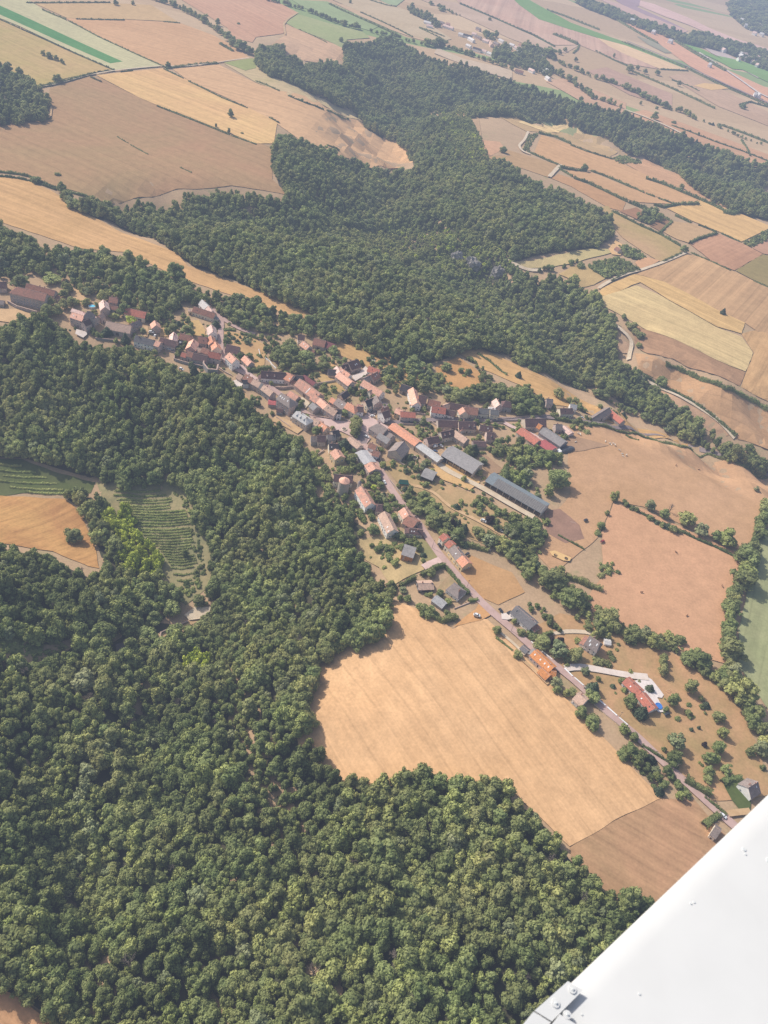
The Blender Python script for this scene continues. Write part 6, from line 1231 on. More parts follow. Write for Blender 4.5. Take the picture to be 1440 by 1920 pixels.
# single trees (sheet, x, y of the crown, crown diameter, height, kind, label)
SOLO = [
('S', 325, 440, 16, 13, 'broad', 'rounded tree at the bend of the chalk track'), ('S', 945, 362, 11, 10, 'broad', 'tree at the crossing of the plateau tracks'),
('S', 1300, 635, 12, 13, 'broad', 'lone tree casting a long shadow in the golden field'), ('S', 1215, 703, 4, 7, 'broad', 'thin sapling left of the golden field hedge end'),
('S', 1287, 733, 6, 8, 'broad', 'small tree at the golden field hedge end'), ('S', 1362, 745, 6, 4, 'bush', 'low dark bush right of the golden field hedge end'),
('S', 325, 975, 9, 5, 'bush', 'dense bush alone in the brown pasture'), ('S', 200, 1010, 13, 8, 'broad', 'broad bush on the sunken lane of the left border'),
('S', 345, 1050, 14, 12, 'broad', 'big tree where the sunken lane meets the wood'), ('S', 285, 560, 4, 7, 'tall', 'slim tree on the path by the corner wood'),
('S', 650, 12, 14, 11, 'broad', 'larger tree clump on the far pale plateau'), ('S', 748, 15, 9, 9, 'broad', 'smaller tree right of the plateau clump'),
('S', 1225, 120, 14, 14, 'tall', 'tall tree above the dark tree line of the tan field'), ('S', 1342, 130, 9, 5, 'bush', 'small bush in the open tan field of the far plateau'),
('T', 50, 365, 9, 8, 'broad', 'round tree at the corner of the long field'), ('T', 480, 220, 11, 10, 'broad', 'pale tree at the edge of the grass field'),
('T', 530, 8, 10, 9, 'broad', 'lone tree in the far pale strip'), ('T', 1315, 105, 12, 9, 'broad', 'dark round tree in the field above the hamlet'),
('T', 1392, 840, 15, 12, 'broad', 'tall dark tree in the field beyond the gorge'), ('T', 260, 560, 7, 6, 'bush', 'bushy clump on the long field hedge'),
('T', 985, 15, 18, 10, 'broad', 'broad dark tree by the far winding road'), ('T', 1050, 50, 26, 10, 'broad', 'big thicket by the far winding road'),
('U', 270, 290, 16, 12, 'broad', 'left of the two trees by the hamlet gate'), ('U', 300, 276, 14, 11, 'broad', 'right of the two trees by the hamlet gate'),
('U', 360, 332, 14, 11, 'broad', 'dark tree below the hamlet in the tan strip'), ('U', 575, 310, 9, 12, 'tall', 'narrow tree in the middle of the tan plateau'),
('U', 665, 384, 24, 20, 'broad', 'largest tree of the plateau group'), ('U', 708, 377, 13, 12, 'broad', 'middle round tree of the plateau group'),
('U', 750, 398, 14, 13, 'grey', 'ragged pale tree of the plateau group'), ('U', 820, 406, 18, 13, 'broad', 'round tree at the right of the plateau group'),
('U', 940, 467, 13, 14, 'grey', 'ragged tree alone beyond the plateau group'), ('U', 806, 650, 18, 17, 'broad', 'big tree beside the far chalk road'),
('U', 725, 577, 8, 8, 'broad', 'small tree left of the far chalk road'), ('U', 815, 603, 9, 7, 'bush', 'bush above the far chalk road'), ('U', 912, 685, 13, 7, 'bush', 'bushy clump right of the far chalk road'),
('U', 1050, 752, 7, 8, 'broad', 'small lone tree in the far pale field'), ('U', 1125, 836, 14, 14, 'broad', 'left tree of the pair at the dark wood edge'), ('U', 1157, 848, 11, 11, 'broad', 'right tree of the pair at the dark wood edge'),
('U', 1302, 596, 20, 13, 'broad', 'dark tree on the far road bend near the border'), ('U', 958, 1046, 10, 9, 'broad', 'round tree in the field below the dark wood'),
('U', 410, 940, 14, 12, 'broad', 'tree at the middle of the upper field hedge'), ('U', 205, 700, 1.5, 3, 'bush', 'tiny bush on the stubble knoll'),
('V', 970, 258, 13, 11, 'broad', 'dark round tree where the chalk track meets the lane'), ('V', 1192, 607, 8, 10, 'cone', 'lone dark tree in the striped field'), ('V', 845, 1003, 15, 12, 'broad', 'tree standing over the hedge of the curved track'),
('V', 265, 1068, 13, 10, 'broad', 'round tree with shadow on the hay strip'), ('V', 363, 1112, 8, 7, 'broad', 'small round tree behind the white eastern house'), ('V', 42, 962, 7, 9, 'cone', 'dark conifer above the eastern gardens'),
('I', 285, 245, 15, 11, 'broad', 'wide dark tree behind the eastern street'), ('I', 480, 265, 12, 9, 'broad', 'leafy tree beside the pink-gabled eastern house'), ('I', 632, 295, 8, 6, 'bush', 'clipped bush before the cream eastern house'),
('I', 690, 935, 20, 17, 'broad', 'huge dark tree with long shadow at the cattle pasture'), ('I', 590, 1060, 11, 11, 'olive', 'ragged tree left below the huge dark tree'), ('I', 585, 810, 8, 8, 'olive', 'bright green young tree above the huge dark tree'),
('I', 310, 770, 15, 13, 'olive', 'tall spreading tree between the two farms'), ('I', 100, 640, 11, 9, 'broad', 'tree behind the low dark shed'), ('I', 770, 507, 4, 3, 'bush', 'small dark bush by the pale pink roof'),
('I', 960, 470, 9, 4, 'bush', 'scrubby bush at the top corner of the cattle pasture'),
('A', 285, 120, 20, 12, 'broad', 'big round tree behind the manor'), ('A', 720, 430, 13, 11, 'broad', 'left tree masking the end of the manor'), ('A', 690, 580, 14, 12, 'broad', 'front tree masking the manor terrace'), ('A', 960, 470, 11, 10, 'broad', 'dark tree between manor and church'),
('A', 950, 310, 10, 8, 'broad', 'round bush tree behind the manor wing'), ('A', 1070, 430, 13, 10, 'broad', 'shapely round tree next to the church yard'), ('A', 860, 560, 12, 11, 'broad', 'shaded tree above the cliff by the church'), ('A', 1285, 450, 8, 7, 'broad', 'small round tree by the blue pool'),
('A', 1100, 55, 8, 13, 'cone', 'dark conifer in the wooded belt'), ('A', 780, 80, 20, 9, 'olive', 'yellowish spreading tree in the wooded belt'),
('B', 320, 630, 11, 10, 'cone', 'big dark drop-shaped tree before the broad old barn'), ('B', 690, 465, 11, 8, 'lime', 'yellow-green tree in front of the brick-red barn'), ('B', 452, 415, 10, 5, 'olive', 'bushy green mound on the lawn'), ('B', 600, 740, 9, 14, 'cone', 'dark tall tree at the cliff beside the slate-roofed house'),
('B', 1010, 630, 8, 4, 'bush', 'bush beside the small orange-roofed house'),
('C', 755, 445, 9, 9, 'cone', 'dark round tree shading the upper street'), ('C', 1220, 455, 15, 11, 'broad', 'broad tree beside the forked street'), ('C', 120, 510, 12, 10, 'broad', 'left dark tree behind the red-brown house'), ('C', 320, 560, 17, 11, 'broad', 'large dark tree behind the red-brown house'),
('C', 1230, 715, 8, 6, 'grey', 'sparse fruit tree in the dry close'), ('C', 1010, 660, 6, 4, 'grey', 'small fruit tree left in the dry close'), ('C', 1120, 650, 3, 4, 'grey', 'tiny fruit tree in the middle of the dry close'), ('C', 1240, 655, 3.5, 4, 'grey', 'tiny fruit tree right in the dry close'),
('C', 430, 1130, 8, 11, 'cone', 'dark conifer below the terrace wall'),
('E', 285, 480, 20, 13, 'broad', 'great round tree in the orchard'), ('E', 540, 490, 9, 7, 'broad', 'dark round tree below the barn pair'), ('E', 545, 610, 14, 10, 'broad', 'wide tree left of the black-roofed shed'), ('E', 690, 370, 13, 9, 'broad', 'tree in front of the maroon barn'), ('E', 510, 110, 11, 10, 'broad', 'tree at the head of the hay strip'), ('E', 685, 915, 7, 4, 'bush', 'dark clipped bush in the walled garden'),
('E', 1140, 1000, 8, 7, 'broad', 'round dark tree before the long salmon roof'), ('F', 790, 545, 12, 10, 'broad', 'upper of the three plane trees on the square'), ('F', 775, 640, 13, 11, 'broad', 'middle of the three plane trees on the square'), ('F', 765, 715, 9, 10, 'broad', 'lower of the three plane trees on the square'),
('F', 195, 690, 10, 9, 'broad', 'dark tree behind the orange end house of the square'), ('F', 610, 870, 11, 12, 'cone', 'dark conifer at the end of the long tan-roofed building'), ('F', 1160, 970, 7, 5, 'bush', 'round bush beside the little brown-roofed houses'),
('G', 772, 85, 6, 12, 'cone', 'black cypress at the end of the hay strip'), ('G', 870, 120, 4, 5, 'cone', 'short cypress right of the black one'), ('G', 1240, 520, 15, 12, 'broad', 'large bright tree above the brown house'), ('G', 1090, 150, 22, 13, 'broad', 'great tree of the upper wood corner'),
('H', 460, 95, 13, 9, 'grey', 'blue-green spreading tree above the street'), ('H', 480, 200, 10, 7, 'broad', 'small rounded tree behind the long street roof'), ('H', 605, 85, 6, 6, 'cone', 'small dark tree in the yellow close'), ('H', 805, 215, 6, 6, 'broad', 'dark bush tree left of the pale pink house'),
('K', 900, 180, 13, 9, 'broad', 'round tree in the upper dry close'), ('K', 1030, 208, 7, 6, 'broad', 'small tree in the middle of the upper dry close'), ('K', 1112, 210, 5, 5, 'cone', 'small dark tree right in the upper dry close'), ('K', 1000, 860 - 120, 4, 4, 'bush', 'bush beside the pink hipped roof'),
('H', 800, 1000, 12, 11, 'broad', 'dark tree at the corner of the hay hangar'), ('H', 880, 960, 11, 12, 'cone', 'dark pointed tree behind the hay hangar'), ('H', 60, 745, 6, 5, 'broad', 'left round bush in the small orchard yard'), ('H', 145, 765, 7, 6, 'broad', 'right round bush in the small orchard yard'),
('O', 655, 195, 9, 7, 'grey', 'pale bushy tree beside the hay hangar'), ('O', 495, 345, 6, 5, 'olive', 'little tree at the hangar yard'), ('O', 395, 725, 8, 8, 'copper', 'dark copper tree by the roadside garden'), ('O', 715, 695, 9, 7, 'copper', 'dark purple tree by the parked caravans'),
('O', 622, 785, 10, 8, 'broad', 'round bright tree on the terrace'), ('O', 505, 760, 7, 11, 'cone', 'blue conifer behind the cream row'), ('O', 455, 715, 5, 10, 'cone', 'slim dark conifer behind the cream row'), ('O', 290, 560, 4, 4, 'bush', 'small bush on the dirt track'),
('L', 690, 295, 7, 5, 'lime', 'bright yellow-green bush beside the road'), ('L', 775, 265, 8, 6, 'broad', 'tree next to the bright yellow-green bush'), ('L', 690, 840, 11, 8, 'broad', 'dark tree in front of the white cliff-side house'), ('L', 955, 700, 9, 7, 'broad', 'tree in the yard behind the roadside house'), ('L', 525, 880, 7, 5, 'olive', 'bush on the bare patch below the castle'), ('L', 1175, 975, 4, 4, 'bush', 'small bush behind the narrow dark-roofed house'), ('L', 730, 125, 8, 6, 'broad', 'dark tree by the pink workshop house'),
('M', 1225, 115, 12, 9, 'broad', 'large tree behind the cream row garden'), ('M', 830, 1010, 7, 5, 'olive', 'bright bush beside the garden shed'), ('M', 820, 1160, 6, 5, 'broad', 'round bush on the hedge corner by the stubble'), ('M', 750, 1240, 4, 4, 'bush', 'small bush on the lower hedge corner'),
('N', 390, 360, 14, 9, 'broad', 'dark round tree at the gravel drive'), ('N', 520, 425, 16, 11, 'grey', 'big grey-green tree in the garden by the road'), ('N', 655, 465, 12, 10, 'broad', 'dense green tree in front of the two-storey house'), ('N', 840, 512, 10, 5, 'bush', 'broad bush below the two-storey house'), ('N', 920, 532, 8, 5, 'bush', 'second bush below the two-storey house'), ('N', 460, 350, 6, 7, 'copper', 'left purple tree by the gravel drive'), ('N', 535, 350, 6, 6, 'copper', 'right purple tree by the gravel drive'),
('N', 738, 605, 7, 6, 'grey', 'sparse grey tree on the white drive'), ('N', 810, 725, 9, 11, 'cone', 'upper dark conifer by the white roadside wall'), ('N', 795, 810, 11, 8, 'broad', 'round dark tree by the white roadside wall'), ('N', 1105, 845, 10, 10, 'broad', 'upper tree before the red-roofed bungalow'), ('N', 1205, 930, 10, 12, 'cone', 'lower tree before the red-roofed bungalow'), ('N', 1270, 735, 6, 7, 'cone', 'small tree in the white forecourt'), ('N', 1375, 490, 7, 8, 'broad', 'upper small tree on the dry lawn'), ('N', 1380, 590, 9, 9, 'broad', 'lower small tree on the dry lawn'),
('N', 15, 265, 7, 7, 'broad', 'tree at the start of the garden path'), ('N', 180, 465, 7, 6, 'broad', 'dark bush tree by the slate garage'), ('N', 210, 285, 7, 5, 'broad', 'shrub at the end of the slate bungalow'), ('N', 300, 300, 10, 4, 'bush', 'clipped shrubs between bungalow and road'), ('N', 955, 492, 7, 3, 'bush', 'low trimmed bush on the dry lawn'), ('N', 670, 350, 7, 4, 'obush', 'light garden shrub behind the two-storey house'),
('P', 872, 345, 10, 13, 'broad', 'tall tree with long shadow on the dry lawn'), ('P', 735, 445, 9, 11, 'broad', 'dense dark tree by the swing frame'), ('P', 1078, 575, 10, 8, 'broad', 'round tree in the lower garden'), ('P', 775, 765, 11, 12, 'grey', 'grey-green tree with long shadow in the lower garden'), ('P', 725, 730, 7, 8, 'grey', 'smaller grey-green tree behind its big neighbour'), ('P', 1105, 690, 8, 9, 'olive', 'top tree of the leaning garden row'), ('P', 1075, 800, 9, 10, 'broad', 'second tree of the leaning garden row'), ('P', 1010, 880, 9, 9, 'broad', 'third tree of the leaning garden row'), ('P', 1000, 980, 8, 8, 'broad', 'fourth tree of the leaning garden row'), ('P', 1060, 890, 6, 7, 'olive', 'paler tree beside the third of the leaning row'), ('P', 965, 780, 4, 4, 'copper', 'small purple shrub in the lower garden'), ('P', 870, 665, 3, 4, 'cone', 'small dark conifer in the lower garden'), ('P', 928, 652, 2.5, 4, 'cone', 'smallest conifer in the lower garden'), ('P', 972, 547, 3, 2.5, 'bush', 'low dark bush in the lower garden'), ('P', 990, 1040, 7, 5, 'broad', 'lowest tree of the leaning garden row'),
('P', 665, 815, 4, 4, 'bush', 'shrub on the roadside bank'), ('P', 655, 160, 7, 8, 'broad', 'narrow tree near the dry lawn beds'),
('X', 155, 125, 19, 15, 'broad', 'great tree at the pasture gate'), ('X', 100, 730, 20, 15, 'broad', 'massive dark tree at the corner of the pasture'), ('X', 255, 850, 22, 15, 'broad', 'massive round tree beside the golden bank'), ('X', 950, 365, 17, 13, 'olive', 'largest tree on the hedge across the pasture'), ('X', 1040, 430, 14, 12, 'grey', 'ragged grey tree on the hedge across the pasture'), ('X', 1200, 490, 19, 13, 'olive', 'broad ragged tree at the right end of the pasture hedge'), ('X', 1130, 470, 11, 10, 'broad', 'dark tree next to the broad ragged one'), ('X', 810, 335, 10, 9, 'broad', 'round tree on the pasture hedge'), ('X', 720, 280, 10, 11, 'grey', 'thin pale tree on the pasture hedge'), ('X', 850, 300, 9, 11, 'bare', 'bare thin tree on the pasture hedge'), ('X', 500, 232, 9, 9, 'olive', 'upper shrub tree at the pasture corner'), ('X', 455, 330, 5, 5, 'broad', 'small tree at the pasture corner'), ('X', 420, 410, 9, 6, 'broad', 'bushy tree by the farm scrap heap'), ('X', 400, 450, 7, 5, 'bush', 'dark bush by the farm scrap heap'), ('X', 520, 690, 5, 4, 'bush', 'right end bush of the triangle thicket'), ('X', 400, 910, 7, 5, 'bush', 'dark bush on the edge of the pasture'), ('X', 565, 260, 6, 5, 'bush', 'left end bush of the pasture hedge'), ('X', 1375, 185, 6, 5, 'grey', 'greyish bush on the right border of the pasture'),
('W', 410, 520 + 30, 14, 12, 'broad', 'round tree in the grass by the vines'), ('W', 1040, 650, 6, 8, 'tall', 'lone tree with shadow among the vines'), ('W', 545, 330, 6, 10, 'tall', 'tall thin tree at the top of the vines'), ('W', 865, 1010, 13, 10, 'broad', 'round crowned tree by the stream clearing'), ('W', 965, 960, 14, 12, 'broad', 'high crowned tree by the stream clearing'), ('W', 1120, 920, 11, 9, 'broad', 'tree over the stream hut'), ('W', 830, 1110, 15, 11, 'broad', 'wide tree left of the stream bend'), ('W', 300, 950, 8, 13, 'bare', 'dead pale tree in the great wood'), ('W', 470, 1370, 18, 15, 'grey', 'large silvery tree in the great wood'), ('W', 410, 1240, 12, 12, 'broad', 'rounded tree left of the brown pool'),
('Z', 165, 1450, 14, 15, 'grey', 'pale silvery tree above the dark gully'), ('Z', 170, 1310, 12, 14, 'bare', 'bare greyish tree above the dark gully'), ('Z', 370, 1680, 14, 15, 'grey', 'bluish-green rounded tree in the lower wood'), ('Z', 590, 1820, 12, 13, 'bare', 'leafless brownish tree in the lower wood'), ('Z', 735, 1790, 10, 12, 'bare', 'second leafless tree in the lower wood'), ('Z', 965, 1870, 14, 13, 'broad', 'round tree close to the white wing'), ('Z', 320, 1630, 9, 13, 'bare', 'small leafless tree in the lower wood'),
('Z', 1035, 1610, 11, 12, 'bare', 'greyish bare tree at the mown plot edge'),
]
singles = []
for s, x, y, cd, ch, k, lab in SOLO:
    p = G(s, x, y, ch * .55)
    singles.append((p[0], p[1], cd, ch, k, lab, True))
sx = np.array([(a[0], a[1], a[2]) for a in singles])
pool = [p for p in pool if np.min(np.hypot(sx[:, 0] - p[0], sx[:, 1] - p[1]) - sx[:, 2] * .42) > p[2] * .22 or p[5].endswith('horizon')]
# the trees that show largest become objects of their own, the rest of the woods one mass
WING_A, WING_B = (1440, 1490), (990, 1920)
def show(p):
    u, v, dz = to_px((p[0], p[1], p[3] * .6 - 10))
    if u < 6 or u > 1434 or v < 6 or v > 1914: return 0
    if (v - WING_B[1]) - (WING_A[1] - WING_B[1]) / (WING_A[0] - WING_B[0]) * (u - WING_B[0]) > -10: return 0
    return p[2] / dz
pool.sort(key=show, reverse=True)
NIND = 300 - sum(1 for a in singles if a[4] not in ('bush', 'obush'))
auto = [p for p in pool[:1200] if p[4] not in ('bush', 'obush')][:NIND]
ids = {id(p) for p in auto}; rest = [p for p in pool if id(p) not in ids]

KL = {'broad': 'green broadleaf tree', 'olive': 'olive-green broadleaf tree', 'lime': 'yellow-green tree', 'grey': 'silvery grey-green tree', 'copper': 'purple-leaved tree', 'tall': 'tall narrow broadleaf tree', 'cone': 'dark conifer', 'bare': 'leafless grey tree', 'bush': 'bush', 'obush': 'olive bush'}
def plant(p):
    X, Y, cd, ch, k, text, solo = p
    ms, D, Ht, tk = KIND[k]
    z = float(height(X, Y)) - .2
    bush = k in ('bush', 'obush')
    root = empty('bush' if bush else 'conifer' if k == 'cone' else 'tree', (X, Y, z), rng.uniform(0, 6.28), (cd / D, cd / D, ch / Ht))
    if solo: tag(root, text, 'bush' if bush else 'tree')
    else: tag(root, KL[k] + ' ' + text, 'tree', group=KL[k] + 's ' + text)
    if solo and len(text.split()) < 4: root['label'] = 'the ' + text
    c = bpy.data.objects.new('crown', rng.choice(ms)); COL.objects.link(c); c.parent = root
    t = bpy.data.objects.new('trunk', tk); COL.objects.link(t); t.parent = root
    return root
for p in singles + auto: plant(p)

# ---- the rest of the woods as masses of foliage
def woodland(name, items, label):
    me = bpy.data.meshes.new(name)
    XY = np.array([p[:2] for p in items]); HZ = height(XY[:, 0], XY[:, 1]) - .2
    me.from_pydata([(a, b, c) for (a, b), c in zip(XY.tolist(), HZ.tolist())], [], [])
    protos = []
    kinds = sorted({p[4] for p in items}); start = {}
    for k in kinds:
        start[k] = len(protos)
        for m in KIND[k][0]: protos.append((m, KIND[k][3]))
    idx = []; scl = []; rot = []
    for p in items:
        ms, D, Ht, tk = KIND[p[4]]
        idx.append(start[p[4]] + rng.randrange(len(ms))); scl += [p[2] / D, p[2] / D, p[3] / Ht]
        rot += [rng.uniform(-.06, .06), rng.uniform(-.06, .06), rng.uniform(0, 6.28)]
    for n_, ty, vals, key in (('idx', 'INT', idx, 'value'), ('scl', 'FLOAT_VECTOR', scl, 'vector'), ('rot', 'FLOAT_VECTOR', rot, 'vector')):
        me.attributes.new(n_, ty, 'POINT').data.foreach_set(key, vals)
    o = link(name, me); tag(o, label, kind='stuff')
    ng = bpy.data.node_groups.new(name, 'GeometryNodeTree')
    ng.interface.new_socket('Geometry', in_out='INPUT', socket_type='NodeSocketGeometry'); ng.interface.new_socket('Geometry', in_out='OUTPUT', socket_type='NodeSocketGeometry')
    gi = ng.nodes.new('NodeGroupInput'); go = ng.nodes.new('NodeGroupOutput')
    gti = ng.nodes.new('GeometryNodeGeometryToInstance'); iop = ng.nodes.new('GeometryNodeInstanceOnPoints')
    for m, tk in reversed(protos):
        po = bpy.data.objects.new(name + '_crown', m)
        oi = ng.nodes.new('GeometryNodeObjectInfo'); oi.inputs['Object'].default_value = po; oi.inputs['As Instance'].default_value = False
        ng.links.new(oi.outputs['Geometry'], gti.inputs[0])
    def attr(n_, ty):
        a = ng.nodes.new('GeometryNodeInputNamedAttribute'); a.data_type = ty; a.inputs['Name'].default_value = n_
        return [x for x in a.outputs if x.enabled and x.name == 'Attribute'][0]
    ng.links.new(gi.outputs[0], iop.inputs['Points']); ng.links.new(gti.outputs[0], iop.inputs['Instance'])
    iop.inputs['Pick Instance'].default_value = True
    ng.links.new(attr('idx', 'INT'), iop.inputs['Instance Index']); ng.links.new(attr('rot', 'FLOAT_VECTOR'), iop.inputs['Rotation']); ng.links.new(attr('scl', 'FLOAT_VECTOR'), iop.inputs['Scale'])
    ng.links.new(iop.outputs[0], go.inputs[0])
    md = o.modifiers.new('foliage', 'NODES'); md.node_group = ng
    return o
_buckets = {}
for p in rest: _buckets.setdefault('scrub' if p[4] in ('bush', 'obush') else 'woodland', []).append(p)
woodland('woodland', _buckets['woodland'], 'dense summer woodland filling the valleys and the gorge')
woodland('scrub', _buckets['scrub'], 'low green scrub on banks and rough ground')
print('TREES', len(singles), len(auto), {k: len(v) for k, v in _buckets.items()})

# ------------------------------------------------------------------ hedges
def hedge(s, pts, w_, h_, label, mat='hedge', name='hedge', cat='hedge', group=None, gap=0.0):
    P = [G(s, x, y, h_ * .5) for x, y in pts]
    c = np.mean(P, axis=0); dist = float(np.linalg.norm(c - EYE))
    leaf = max(.30, dist * .00062)
    D = np.array(dense(P, max(leaf * 1.2, 1.2), False))
    if len(D) < 3: D = np.array(dense(P, .5, False))
    d = np.gradient(D, axis=0); L = np.linalg.norm(d, axis=1); d /= L[:, None] + 1e-9
    n = np.stack([-d[:, 1], d[:, 0]], 1)
    per = max(3, int((2 * h_ + w_) * np.mean(L) / (leaf * leaf * 1.6)))
    per = min(per, max(3, int(26000 / len(D))))
    Ps = []; Ns = []; ph = rng.random() * 90; ZD = height(D[:, 0], D[:, 1]); mL = float(np.mean(L))
    core = MB(); ring = []
    for i, (p, q) in enumerate(zip(D, n)):
        z = float(ZD[i])
        k = 1 + .22 * math.sin(i * .37 * mL + ph) + .15 * math.sin(i * 1.3 * mL + 2 * ph) + rng.uniform(-.1, .1)
        if gap and rng.random() < gap: k *= .25
        hh, ww = h_ * k, w_ * (.6 + .4 * k)
        ring.append([(p[0] + q[0] * a * ww / 2 * .8, p[1] + q[1] * a * ww / 2 * .8, z + b_ * hh * .85) for a, b_ in ((-1, -.1), (-.9, .6), (-.4, 1), (.4, 1), (.9, .6), (1, -.1))])
        for _ in range(per):
            t = rng.random()
            if t < .35: a, b_, N = -1, rng.random(), (-1, 0, .3)
            elif t < .7: a, b_, N = 1, rng.random(), (1, 0, .3)
            else: a, b_, N = rng.uniform(-1, 1), 1, (0, 0, 1)
            a *= (1 - .25 * b_); jd = rng.uniform(-.5, .5) * mL
            Ps.append((p[0] + q[0] * a * ww / 2 + d[i][0] * jd, p[1] + q[1] * a * ww / 2 + d[i][1] * jd, z + hh * b_ + rng.uniform(-.1, .15)))
            Ns.append((q[0] * N[0] + rng.gauss(0, .35), q[1] * N[0] + rng.gauss(0, .35), N[2] + rng.gauss(0, .3)))
    vs = [v for r_ in ring for v in r_]
    fs = [(i * 6 + k, i * 6 + k + 1, i * 6 + 7 + k, i * 6 + 6 + k) for i in range(len(ring) - 1) for k in range(5)]
    Ns = np.array(Ns); Ns /= np.linalg.norm(Ns, axis=1)[:, None] + 1e-9
    Q = _quads(np.array(Ps), Ns, leaf * nr.uniform(.6, 1.2, len(Ps)), nr)
    core.add(vs, fs); core.add(Q, [(4 * i, 4 * i + 1, 4 * i + 2, 4 * i + 3) for i in range(len(Q) // 4)])
    c[2] = float(height(c[0], c[1]))
    core.v = [(a - c[0], b_ - c[1], e - c[2]) for a, b_, e in core.v]
    o = core.build(name, MT[mat]); o.location = c
    return tag(o, label, cat, group)
